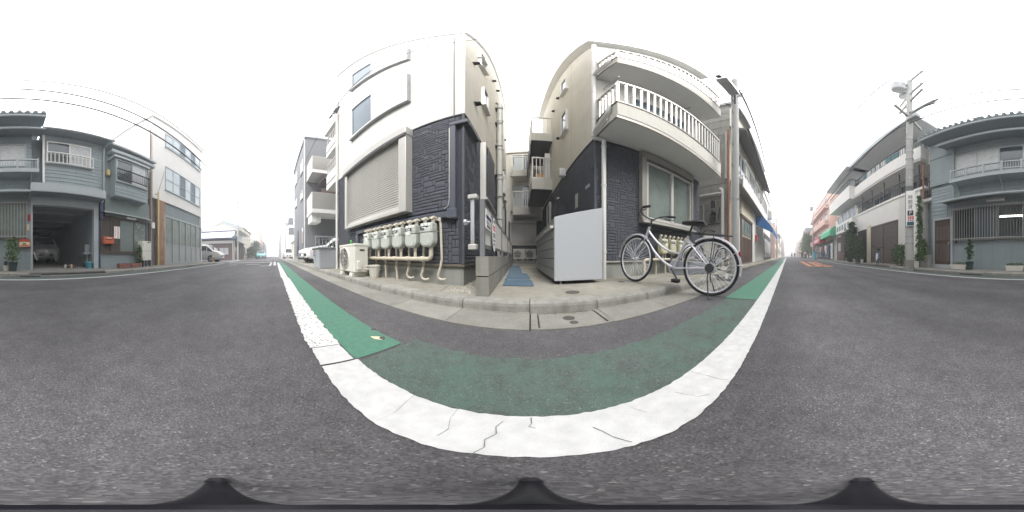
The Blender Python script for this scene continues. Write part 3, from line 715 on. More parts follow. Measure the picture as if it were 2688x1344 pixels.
for i, x in enumerate([-2.50, -2.22, -1.94, -1.66, -1.385, -1.11]):
    b = MB(); zt = .60 if i < 5 else .93
    if i == 0 or i == 1 or i == 2: pts = [(x, 1.79, zt), (x, 1.79, .3), (x-.01+.01*i, 1.80, .1)]
    elif i < 5: pts = [(x, 1.79, zt), (x, 1.79, .38), (x-.01, 1.78, .28), (x-.035, 1.775, .21), (x-.02, 1.785, .165), (x+.02, 1.80, .15), (x+.05, 1.84, .16)]
    else: pts = [(x-.06, 1.76, .95), (x-.01, 1.78, .955), (x+.0, 1.79, .9), (x+.012, 1.79, .6), (x+.02, 1.79, .45), (x+.0, 1.79, .34), (x-.035, 1.785, .24), (x-.03, 1.79, .19), (x+.01, 1.80, .17), (x+.04, 1.84, .175)]
    b.tube(pts, .0165, 8); b.tube([(pts[1][0], pts[1][1], pts[1][2]-.02), (pts[1][0], pts[1][1], pts[1][2]+.03)], .021, 8)
    b.build('outlet_pipe', 'gas_cream', gp, smooth='auto')

# ---------------------------------------------------------------- air conditioner, bucket, bottle
def ac_unit(name, label, loc, rz, w_=.72, d=.30, h=.54, group=None, foot='kerb_concrete'):
    t = thing(name, label, 'air conditioner', loc, rz, group); Mx = ROOT[t.name]; z0 = .085
    b = MB(Mx); b.box(-w_/2, w_/2, -d/2, d/2, z0, z0+h); cs = b.build('casing', 'ac_white', t, bevel=.014, seg=2)
    b = MB(Mx); b.box(-w_/2-.008, w_/2+.008, -d/2-.008, d/2+.008, z0+h-.03, z0+h+.012); b.build('lid', 'ac_white', cs, bevel=.01, seg=2)
    cx, cz, r = -w_*.13, z0+h*.5, h*.42
    b = MB(Mx); b.lathe([(r, 0), (r, .016), (r*.95, .02), (r*.94, .004)], 28, T(cx, -d/2, cz) @ Matrix.Rotation(R(90), 4, 'X')); b.build('fan_ring', 'ac_white', cs)
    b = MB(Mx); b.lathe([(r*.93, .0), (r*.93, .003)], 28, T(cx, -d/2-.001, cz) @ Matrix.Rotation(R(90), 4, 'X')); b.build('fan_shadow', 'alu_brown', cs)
    b = MB(Mx)
    for i in range(5):
        a = 2*PI*i/5; b.add([(cx+.03*math.cos(a), -d/2-.006, cz+.03*math.sin(a)), (cx+r*.85*math.cos(a-.1), -d/2-.009, cz+r*.85*math.sin(a-.1)), (cx+r*.85*math.cos(a+.7), -d/2-.004, cz+r*.85*math.sin(a+.7)), (cx+.05*math.cos(a+.8), -d/2-.005, cz+.05*math.sin(a+.8))], [(0,1,2,3)])
    b.lathe([(.04, 0), (.03, .012)], 12, T(cx, -d/2-.003, cz) @ Matrix.Rotation(R(90), 4, 'X')); b.build('fan', 'brown_steel', cs)
    b = MB(Mx)
    for k in range(15):
        zz = cz-r*.90+2*r*.90*k/14; hw = math.sqrt(max(0, (r*.95)**2-(zz-cz)**2))
        b.tube([(cx-hw, -d/2-.02, zz), (cx+hw, -d/2-.02, zz)], .0035, 5)
    for k in range(1): rr_ = r*(.3+.28*k); b.tube([(cx+rr_*math.cos(2*PI*i/24), -d/2-.022, cz+rr_*math.sin(2*PI*i/24)) for i in range(24)], .003, 4, True)
    b.tube([(cx, -d/2-.023, cz-r*.93), (cx, -d/2-.023, cz+r*.93)], .004, 5)
    b.build('fan_grille', 'alu_light', cs)
    b = MB(Mx); b.prism([(-.10, z0+.05), (-.02, z0+.05), (-.01, z0+.16), (-.05, z0+.21), (-.10, z0+.20)], w_/2, w_/2+.035, frame((0, 0, 0), (0, 1), (1, 0))); b.build('valve_cover', 'ac_white', cs, bevel=.008)
    b = MB(Mx); b.box(w_/2, w_/2+.006, -.04, .06, z0+h*.77, z0+h*.82); b.build('handle_recess', 'black', cs)
    for s in (-1, 1):
        b = MB(Mx); b.prism([(-.17, 0), (.17, 0), (.155, .075), (-.155, .075)], s*w_*.32-.06, s*w_*.32+.06, frame((0, 0, 0), (0, 1), (1, 0))); b.build('foot_block', foot, t, bevel=.006)
        b = MB(Mx); b.box(s*w_*.32-.02, s*w_*.32+.02, -d/2-.01, d/2+.01, .075, .086); b.build('foot_bracket', 'steel_grey', t)
    return t
ac = ac_unit('air_conditioner', 'cream outdoor air conditioner on concrete feet beside the white bucket', (-2.86, 1.48, .101), 0, .68, .28, .505, foot='planter_white')
b = MB(); b.tube([(-2.525, 1.58, .3), (-2.47, 1.61, .29), (-2.45, 1.7, .28), (-2.45, 1.88, .28)], .014, 8); b.build('hose', 'gas_cream', ac)
b = MB(); b.tube([(-2.525, 1.56, .25), (-2.46, 1.60, .24), (-2.44, 1.7, .23), (-2.44, 1.88, .23)], .010, 8); b.build('hose', 'gas_cream', ac)
bk = thing('bucket', 'small white plastic bucket standing against the gas manifold elbow', 'bucket', (-2.32, 1.62, .101))
b = MB(T(-2.32, 1.62, .101)); b.lathe([(.075, 0), (.08, .01), (.10, .20), (.105, .205), (.105, .222), (.098, .222), (.078, .02), (.02, .018)], 24); b.build('body', 'planter_white', bk, smooth='auto')
b = MB(T(-2.32, 1.62, .101)); b.tube([(.106*math.cos(a), -.004, .20-.06*math.sin(a)) if False else (.106*math.cos(a), -.104*math.sin(a), .195) for a in [PI*i/14 for i in range(15)]], .004, 5); b.build('handle', 'alu_light', bk)
bt = thing('bottle', 'green bottle standing on top of the cream air conditioner', 'bottle', (-3.02, 1.52, .704))
b = MB(T(-3.02, 1.52, .704)); b.lathe([(.022, 0), (.026, .006), (.026, .075), (.02, .095), (.010, .105)], 14); b.build('body', 'green_glass', bt, smooth='auto')
b = MB(T(-3.02, 1.52, .704)); b.lathe([(.012, .104), (.012, .12), (.008, .122)], 12); b.build('cap', 'green_glass', bt)
# ================================================================ ALLEY
FBW = frame((1.03, 2.5, 0), SK, (-1, -.075))          # alley face of the right building
bw = thing('block_wall', 'low grey concrete block wall along the left side of the alley', 'wall', (-.44, 1.45, .1))
FBL = frame((-.44, 1.42, 0), SK, (1, .075))           # u along the alley, out towards its middle
blm = MB(); blm.box(.005, .385, -.06, .06, .005, .185); blm_ = blm.mesh('block', 'block')
blh = MB(); blh.box(.003, .192, -.06, .06, .003, .187); blh_ = blh.mesh('block', 'block')
for i in range(19):
    piece('block', blm_, bw, FBL @ T(.39*i, rnd.uniform(-.002, .002), .291))
    piece('block', blm_, bw, FBL @ T(.39*i, rnd.uniform(-.002, .002), .101))
b = MB(FBL); b.box(.02, 7.4, -.048, .048, .09, .470); b.build('mortar', 'soil', bw)
# litter and loose chips at the foot of the building corner
b = MB()
for i in range(60):
    x, y = rnd.uniform(-.86, -.53), rnd.uniform(1.5, 2.3); r_ = rnd.uniform(.006, .016); b.cbox((x, y, .104), (r_, r_*.8, .008), None)
stuff(b.build('gravel', 'planter_white'))

fe = thing('fence', 'grey aluminium slat fence standing on the block wall', 'fence', (-.44, 1.55, .48))
def fpost(u, z1=1.06, w_=.045):
    b = MB(FBL); b.box(u, u+w_, -.045, .0, .479, z1); b.build('post', 'pole_dark', fe)
for u in (.10, 1.75, 3.4, 5.05, 6.7): fpost(u)
b = MB(FBL); b.box(.146, 6.7, -.035, -.01, .56, .60); b.build('bottom_rail', 'steel_grey', fe)
b = MB(FBL); b.box(.146, 6.7, -.035, -.01, 1.0, 1.04); b.build('top_rail', 'steel_grey', fe)
sm2 = MB(); sm2.box(-.011, .011, -.01, .01, .60, 1.0); sm2 = sm2.mesh('slat', 'alu_light')
for i in range(90): piece('slat', sm2, fe, FBL @ T(.19+.072*i, -.022, 0))
# gate stile with knob in front of the fence, hinged to the building corner
gt = thing('gate_post', 'round-railed aluminium gate stile with a door knob at the mouth of the alley', 'gate post', (-.58, 1.55, .1))
b = MB(); b.tube([(-.575, 1.56, .58), (-.575, 1.56, 1.10)], .011, 8); b.tube([(-.600, 1.57, .58), (-.600, 1.57, 1.10)], .009, 8); b.build('rail', 'chrome', gt)
b = MB(); b.box(-.63, -.53, 1.53, 1.60, 1.085, 1.135); b.build('hinge', 'alu_light', gt, bevel=.006)
b = MB(); b.box(-.625, -.535, 1.53, 1.60, .545, .60); b.build('hinge', 'alu_light', gt, bevel=.006)
b = MB(); b.lathe([(.012, 0), (.012, .03), (.032, .035), (.034, .06), (.02, .07)], 14, T(-.62, 1.58, .84) @ Matrix.Rotation(R(-90), 4, 'Y')); b.build('knob', 'chrome', gt, smooth='auto')
# white notice board and oval sign on the fence
def SG(u, z): return FBL @ T(u, 0, z)
s1 = tag(MB(FBL).box(.15, .45, .0, .006, .77, .975).build('notice_board', 'paper'), 'white rectangular notice with a dark blue band on the alley fence', 'sign')
b = MB(FBL); b.box(.155, .445, .006, .0072, .875, .915); b.build('blue_band', 'sign_blue', s1)
for k, z in enumerate((.945, .85, .835, .82)):
    b = MB(FBL); b.box(.17, .43-.02*(k % 2), .006, .007, z-.003, z+.003); b.build('print_line', 'steel_grey', s1)
b = MB(FBL); b.box(.2, .42, .006, .007, .785, .805); b.build('print_line', 'ink', s1)
b = MB(FBL)
ov = [(.62+.155*math.cos(2*PI*i/36), .755+.235*math.sin(2*PI*i/36)) for i in range(36)]
b.prism(ov, .008, .016); s2 = tag(b.build('oval_sign', 'ink'), 'white oval sign with red characters and a black rim on the alley fence', 'sign')
b = MB(FBL); b.prism([(.62+.143*math.cos(2*PI*i/36), .755+.222*math.sin(2*PI*i/36)) for i in range(36)], .016, .018); b.build('face', 'paper', s2)
for (z0, z1, hw, m) in ((.80, .865, .09, 'sign_red'), (.905, .935, .07, 'ink'), (.745, .765, .11, 'ink'), (.715, .735, .11, 'ink'), (.665, .685, .115, 'sign_blue'), (.615, .64, .08, 'steel_grey')):
    n_ = 4
    for k in range(n_):
        a0 = .62-hw+2*hw*k/n_
        b = MB(FBL); b.box(a0+.004, a0+2*hw/n_-.004, .018, .019, z0, z1); b.build('print_mark', m, s2)
        if m != 'steel_grey': b = MB(FBL); b.box(a0+.014, a0+2*hw/n_-.012, .019, .0195, z0+(z1-z0)*.3, z0+(z1-z0)*.6); b.build('print_gap', 'paper', s2)
# grey utility box and white pole further in
b = MB(FAE); b.box(3.0, 3.25, .02, .16, .75, 1.35); tag(b.build('meter_cabinet', 'alu_light', None, bevel=.01), 'pale grey utility cabinet on the alley wall behind the fence', 'cabinet')

# blue floor mats
mm_ = []
for k in range(9):
    y0 = 2.0+.47*k; wd = .40 if k < 2 else (.40 if k == 2 else .31)
    xl = -.36-.094*(y0-2.0)/1.0
    t = thing('floor_mat', ['nearest blue ribbed floor mat at the mouth of the alley', 'second blue floor mat into the alley, as wide as the first', 'third blue floor mat into the alley, last of the wide ones',
              'fourth blue floor mat into the alley, first of the narrow ones', 'fifth blue floor mat into the alley', 'sixth blue floor mat into the alley', 'seventh blue floor mat into the alley', 'eighth blue floor mat into the alley', 'farthest blue floor mat in the alley, before the steps'][k], 'mat', (xl+wd/2, y0, .102), 0, 'blue mats along the alley')
    b = MB(); b.slab([(xl+.02, y0), (xl+wd-.02, y0), (xl+wd, y0+.03), (xl+wd-.035, y0+.445), (xl-.03, y0+.445), (xl, y0+.03)], .1025, .118); pad = b.build('pad', 'mat_blue', t, bevel=.008)
    b = MB(); b.box(xl+.0, xl+wd-.03, y0+.435, y0+.462, .1025, .121); b.build('edge_strip', 'steel_grey', t)

# garbage locker: sloping lid, slatted front towards the alley
LK = thing('garbage_locker', 'large pale grey garbage locker with a slanted top beside the drainpipe', 'locker', (.64, 2.1, .1))
FL = frame((.30, 2.10, 0), SK, (-1, -.075))
lx0, lx1, lz0 = .30, .985, .15
def lpt(x, y): return (x-.075*(y-2.1), y)
b = MB(); b.add([(.302, 2.098, lz0), (.985, 2.098, lz0), (.985, 2.098, 1.185), (.302, 2.098, 1.0)] + [(.302, 2.125, lz0), (.985, 2.125, lz0), (.985, 2.125, 1.185), (.302, 2.125, 1.0)],
                [(0,1,2,3),(7,6,5,4),(0,4,5,1),(1,5,6,2),(2,6,7,3),(3,7,4,0)]); b.build('end_panel', 'locker', LK, bevel=.004)
b = MB(); P0 = [lpt(.31, 2.13), lpt(.985, 2.13), lpt(.985, 4.25), lpt(.31, 4.25)]; b.slab(P0, lz0, lz0+.05); b.build('floor_pan', 'dark_metal', LK)
b = MB(); q = [(*P0[0], .985), (*P0[1], 1.17), (*P0[2], 1.17), (*P0[3], .985)]; b.add(q+[(p[0], p[1], p[2]+.012) for p in q], [(0,1,2,3),(7,6,5,4),(0,4,5,1),(1,5,6,2),(2,6,7,3),(3,7,4,0)]); b.build('lid', 'locker_front', LK)
b = MB(FL); b.box(.03, 2.15, -.66, -.05, .2, .92); b.build('inner_bin', 'black', LK)
for k in range(5):
    b = MB(FL); z0 = .17+.138*k; b.box(.03, 2.14, -.02, .0, z0, z0+.13); b.build('front_board', 'locker_front', LK, bevel=.004)
b = MB(FL); b.box(.03, 2.14, -.02, .002, .87, .985); b.build('front_board', 'locker_front', LK, bevel=.004)
b = MB(FL); b.box(.02, 2.16, .0, .05, .845, .885); b.build('handle_rail', 'alu_light', LK, bevel=.006)
for (x, y) in ((.40, 2.16), (.93, 2.16), (.30, 4.1), (.8, 4.1)):
    b = MB(T(x, y, 0)); b.lathe([(.022, .101), (.022, .112), (.009, .116), (.009, .155)], 10); b.build('foot', 'chrome', LK)

# ---------------------------------------------------------------- building closing the alley
Dy = 8.6
FD = frame((0, Dy, 0), (1, 0), (0, -1))
D = thing('rear_apartment', 'cream apartment house with two small balconies at the end of the alley', 'building', (-.4, Dy, 0))
MB().box(-1.6, 1.2, Dy, 13, -.05, 6.8).build('wall', 'siding_cream', D)
b = MB(); b.box(-1.7, 1.3, Dy-.08, 13, 6.8, 6.92); b.build('roof_edge', 'trim_white', D)
b = MB(FD); b.box(-1.2, .6, .002, .02, .1, 2.35); b.build('base_wall', 'stone_far', D)
rs = MB(FD); rs.box(-1.1, .28, .02, .16, 2.2, 2.36); rs.box(-1.1, -1.04, .02, .12, 1.08, 2.2); rs.box(.22, .28, .02, .12, 1.08, 2.2); rs.box(-1.1, .28, .02, .13, 1.04, 1.1)
rs = rs.build('roller_shutter', 'alu_beige', D)
m_ = MB(); m_.box(0, 1.26, .06, .085, .004, .05); m_ = m_.mesh('slat', 'alu_beige')
for k in range(21): piece('slat', m_, rs, FD @ T(-1.04, 0, 1.1+.0525*k))
for (z, x0, x1) in ((2.53, -.88, .34), (4.7, -.9, .34)):
    b = MB(); b.box(x0, x1, Dy-.75, Dy, z, z+.38); b.build('balcony', 'siding_cream', D)
    railing(D, frame((0, Dy-.72, 0), (1, 0), (0, -1)), x0, x1, z+.38, z+1.28, 13, 'alu_light', .02, .02)
    railing(D, frame((x0, 0, 0), (0, 1), (-1, 0)), Dy-.72, Dy, z+.38, z+1.28, 5, 'alu_light', .02, .02)
    window(D, FD, -1.05, .2, z+.4, z+1.95, 'alu_light', 'glass_pale', .06, .05, split=2, panes=['glass_pale', 'glass'])
ac_unit('air_conditioner', 'left of the two outdoor air conditioners at the far end of the alley', (-.60, 8.25, .24), 0, .58, .26, .5, 'air conditioners at the end of the alley')
ac_unit('air_conditioner', 'right of the two outdoor air conditioners at the far end of the alley', (-.02, 8.25, .24), 0, .52, .26, .5, 'air conditioners at the end of the alley')
b = MB(); b.box(.28, .5, 8.0, 8.3, .26, .9); tag(b.build('water_heater', 'ac_white', None, bevel=.01), 'slim white appliance beside the air conditioners at the alley end', 'appliance')
st = thing('block_step', 'low step of concrete blocks in front of the alley air conditioners', 'step', (-.3, 8.0, .1))
for (x, y, z) in ((-.62, 7.92, .1), (-.23, 7.92, .1), (.16, 7.92, .1), (-.62, 8.3, .1), (-.23, 8.3, .1), (.16, 8.3, .1)):
    b = MB(); b.box(x, x+.385, y, y+.37, z, z+.14); b.build('block', 'block', st)
for (x0, x1) in ((-1.0, -.62),):
    b = MB(); b.box(x0, x1, 8.0, 8.5, .1, .235); b.build('block', 'block', st)
# ================================================================ RIGHT CORNER BUILDING (cream, balconies)
BX0, BX1, BY, BH = 1.03, 4.22, 2.5, 9.9
FB = frame((0, BY, 0), (1, 0), (0, -1))
B = thing('apartment_building', 'cream three-storey building with two street balconies over a dark stone ground floor', 'building', (BX0, BY, 0))
def skB(x, y): return (x-.075*(y-BY), y)
def shellB(x0, x1, y0, y1, z0, z1): return MB().slab([skB(x0, y0), skB(x1, y0), skB(x1, y1), skB(x0, y1)], z0, z1)
shellB(BX0, BX1, BY, 8.4, 2.86, BH).build('upper_wall', 'siding_cream', B)
shellB(BX0+.004, BX1-.01, BY+.006, 8.4, .38, 2.859).build('lower_wall', 'stone_back', B)
shellB(BX0+.012, BX1-.015, BY+.018, 8.4, -.05, .375).build('foundation', 'foundation', B)
b = MB(FBW); b.box(.006, 5.9, -.02, .004, 2.865, BH-.02); b.build('side_cladding', 'siding_beige', B)
b = MB(FBW); b.box(2.4, 5.9, -.02, .006, .385, 2.855); b.build('side_stone', 'stone_far', B)
b = MB(); b.box(BX0-.01, BX1, BY-.014, BY+.02, .37, .395); b.build('base_trim', 'alu_beige', B)
b = MB(FBW); b.box(0, 5.9, -.01, .014, 2.85, 2.872); b.build('belt_trim', 'trim_dark', B)
b = MB(); b.box(BX0-.012, BX0+.02, BY-.022, BY+.008, .396, 2.85); b.build('corner_trim', 'stone_dark', B)
b = MB(); b.slab([skB(BX0-.22, BY-.25), skB(BX1+.1, BY-.25), skB(BX1+.1, 8.5), skB(BX0-.22, 8.5)], BH, BH+.14); b.build('roof_edge', 'trim_white', B)
L = ashlar(FB, BX0+.02, BX1, .40, 2.84, [(1.93, 3.69, 1.1, 2.86)], 21)
L += ashlar(FBW, .015, 2.4, .40, 2.84, [], 22)
place_stones(B, L)
for u in (1.2, 3.0, 4.8): b = MB(FBW); b.box(u, u+.008, .003, .0055, 2.88, BH-.05); b.build('control_joint', 'alu_casing', B)
# street window: deep frame, frosted panes
wb = MB(FB)
wb.box(1.94, 3.68, .0, .14, 1.13, 1.20); wb.box(1.94, 3.68, .0, .13, 2.62, 2.80); wb.box(1.94, 2.06, .0, .12, 1.20, 2.62); wb.box(3.60, 3.68, .0, .12, 1.20, 2.62)
wb = wb.build('window', 'alu_casing', B, bevel=.006)
b = MB(FB); b.box(2.055, 3.605, .005, .028, 1.2, 2.62); b.build('reveal', 'alu_brown', wb)
b = MB(FB); b.box(2.06, 2.11, .03, .10, 1.20, 2.56); b.box(3.55, 3.60, .03, .10, 1.20, 2.56); b.box(2.11, 3.55, .03, .10, 1.20, 1.26); b.box(2.11, 3.55, .03, .10, 2.50, 2.56); b.box(2.79, 2.87, .035, .105, 1.26, 2.50); b.build('sash', 'alu_light', wb)
b = MB(FB); b.box(2.11, 2.79, .03, .055, 1.26, 2.50); b.build('pane', 'glass_frost', wb)
b = MB(FB); b.box(2.87, 3.55, .03, .045, 1.26, 2.50); b.build('pane', 'glass_frost', wb)
b = MB(FB); b.box(1.92, 3.72, .14, .19, 1.12, 1.16); b.build('sill', 'alu_beige', wb)
# balconies
for (z, top) in ((2.86, 4.36), (5.66, 7.15)):
    b = MB(); b.box(1.05, 4.16, 1.80, BY, z, z+.09); sl_ = b.build('balcony_slab', 'soffit', B)
    b = MB(); b.box(1.05, 4.16, 1.79, 1.90, z+.09, z+.50); b.box(1.05, 1.16, 1.901, BY, z+.09, z+.50); b.box(4.05, 4.16, 1.901, BY, z+.09, z+.50); b.build('balcony_parapet', 'siding_cream', B)
    b = MB(); b.box(1.03, 4.18, 1.775, 1.915, z+.501, z+.53); b.box(1.03, 1.18, 1.916, BY, z+.501, z+.53); b.box(4.03, 4.18, 1.916, BY, z+.501, z+.53); b.build('parapet_cap', 'alu_brown', B)
    b = MB(); b.box(1.035, 4.175, 1.785, 1.80, z-.012, z+.03); b.box(1.035, 1.05, 1.80, BY, z-.012, z+.03); b.build('drip_edge', 'alu_brown', B)
    railing(B, frame((0, 1.845, 0), (1, 0), (0, -1)), 1.06, 4.15, z+.54, top, 24, 'alu_light', .04, .025)
    railing(B, frame((1.105, 0, 0), (0, 1), (-1, 0)), 1.90, BY, z+.54, top, 6, 'alu_light', .04, .025)
    railing(B, frame((4.105, 0, 0), (0, 1), (1, 0)), 1.90, BY, z+.54, top, 6, 'alu_light', .04, .025)
    window(B, FB, 1.75, 3.55, z+.25, z+2.1, 'alu_light', 'glass_blue', .06, .05, split=2, sill=False)
    b = MB(FB); b.tube([(1.2, .0, z+2.2), (1.2, .5, z+2.2)], .012, 6); b.build('laundry_arm', 'steel_grey', B)
    # drain pipe creeping along the balcony end
    b = MB(); b.tube([(1.015, 1.95, z+.52), (1.005, 1.95, z+.33), (.99, 2.05, z+.20), (.98, 2.35, z+.10), (.985, 2.44, z+.03)], .036, 10); b.tube([(1.01, 2.0, z+.10), (.975, 2.4, z-.02)], .02, 8); b.build('balcony_drain', 'pvc_white', B, smooth='auto')
for z in (3.15, 5.95):
    b = MB(FB); b.box(1.2, 1.62, .32, .58, z, z+.5); b.build('condenser', 'ac_white', B, bevel=.01)
# downpipes
b = MB(); b.tube([(.985, 2.43, 2.83), (.985, 2.43, 9.85)], .042, 10)
for z in (3.4, 4.6, 5.8, 7, 8.2): b.tube([(.985, 2.43, z-.02), (.985, 2.43, z+.02)], .05, 10)
b.tube([(.985, 2.43, 2.86), (1.0, 2.43, 2.80), (1.15, 2.42, 2.79)], .042, 10); b.build('downpipe', 'pvc_white', B, smooth='auto')
b = MB(); b.tube([(1.06, 2.43, 2.80), (1.15, 2.42, 2.80), (1.155, 2.41, 2.72), (1.155, 2.41, .10)], .040, 12)
for z in (.55, 1.72, 2.6): b.tube([(1.155, 2.41, z-.012), (1.155, 2.41, z+.012)], .048, 12)
b.build('downpipe', 'pvc_white', B, smooth='auto')
# alley side: windows, hoods, lamp, plates
window(B, FBW, 1.46, 1.96, 4.5, 5.62, 'trim_white', 'glass', .045, .07); window(B, FBW, 1.46, 1.96, 7.2, 8.4, 'trim_white', 'glass', .045, .07)
for (u, z) in ((2.3, 4.75), (2.35, 7.6), (3.0, 7.3)): vent_hood(B, FBW, u, z)
b = MB(FBW); b.box(1.62, 1.80, .0, .18, 2.72, 3.0); lm = b.build('wall_lamp', 'lamp_glass', B, bevel=.04, seg=3)
b = MB(FBW); b.box(.16, .34, .016, .022, 1.78, 1.84); b.build('address_plate', 'glass_pale', B)
b = MB(FBW); b.box(.74, .90, .016, .022, 1.53, 1.86); b.build('notice_plate', 'alu_light', B)
window(B, FBW, 3.6, 4.2, 1.5, 2.6, 'alu_light', 'glass_frost', .05, .08)
vent_hood(B, FBW, 2.4, 2.3, .05, 'alu_light'); vent_hood(B, FBW, 2.7, 2.0, .04, 'alu_light')
b = MB(FBW); b.box(1.7, 2.0, .0, .25, 1.35, 1.9); b.build('letter_boxes', 'dark_metal', B, bevel=.01)
for (z, top) in ((3.03, 4.55), (5.5, 7.2)):
    b = MB(FBW); b.box(3.4, 5.6, .005, .75, z, z+.5); b.build('side_balcony', 'siding_cream', B)
    b = MB(FBW); b.box(3.38, 5.62, .0, .77, z-.03, z); b.build('balcony_soffit', 'dark_metal', B)
    railing(B, frame(tuple(FBW @ Vector((3.43, 0, 0))), (-1, -.075), (.075, -1)), .03, .73, z+.5, top, 6, 'alu_light', .022, .022, ext=z+.5-.18 if False else 0)
    railing(B, FBW @ T(0, .72, 0), 3.45, 5.6, z+.5, top, 16, 'alu_light', .022, .022)
b = MB(FBW); b.box(3.62, 4.0, .22, .58, 3.535, 3.85); b.build('storage_box', 'box_orange', B)
b = MB(FBW); b.box(3.55, 3.7, .05, .25, 3.535, 4.9); b.build('partition_board', 'trim_white', B)
b = MB(FBW); b.box(3.0, 3.4, .2, .9, 4.6, 4.64) if False else b.box(3.36, 5.6, .80, .82, 4.65, 5.45); b.build('privacy_panel', 'dark_metal', B)

# gas meters of the right building
MX2 = [(2.45, 'leftmost yellowish gas meter under the street window, behind the bicycle frame'), (2.73, 'second yellowish gas meter under the street window behind the bicycle'), (3.01, 'third yellowish gas meter under the street window behind the bicycle'), (3.29, 'rightmost yellowish gas meter under the street window behind the bicycle wheel')]
for i, (x, lb) in enumerate(MX2): gas_meter('gas_meter', lb, x, 2.36, .52, 'meter_old', 'yellowish gas meters under the right window', 40+i)
gp = thing('gas_pipe', 'cream gas pipe with drops under the yellowish meters behind the bicycle', 'gas pipe', (2.7, 2.4, .1))
b = MB(); b.tube([(1.95, 2.34, .1), (1.95, 2.34, .37), (1.97, 2.34, .40), (2.0, 2.34, .41), (3.45, 2.34, .41)], .028, 10); b.build('manifold', 'gas_cream', gp, smooth='auto')
for x in (2.45, 2.73, 3.01, 3.29):
    b = MB(); b.tube([(x, 2.34, .41), (x, 2.34, .53)], .02, 8); b.build('riser', 'gas_cream', gp, smooth='auto')
    b = MB(); b.tube([(x-.14, 2.40, .55), (x-.14, 2.40, .1)], .016, 8); b.build('outlet_pipe', 'gas_cream', gp, smooth='auto')

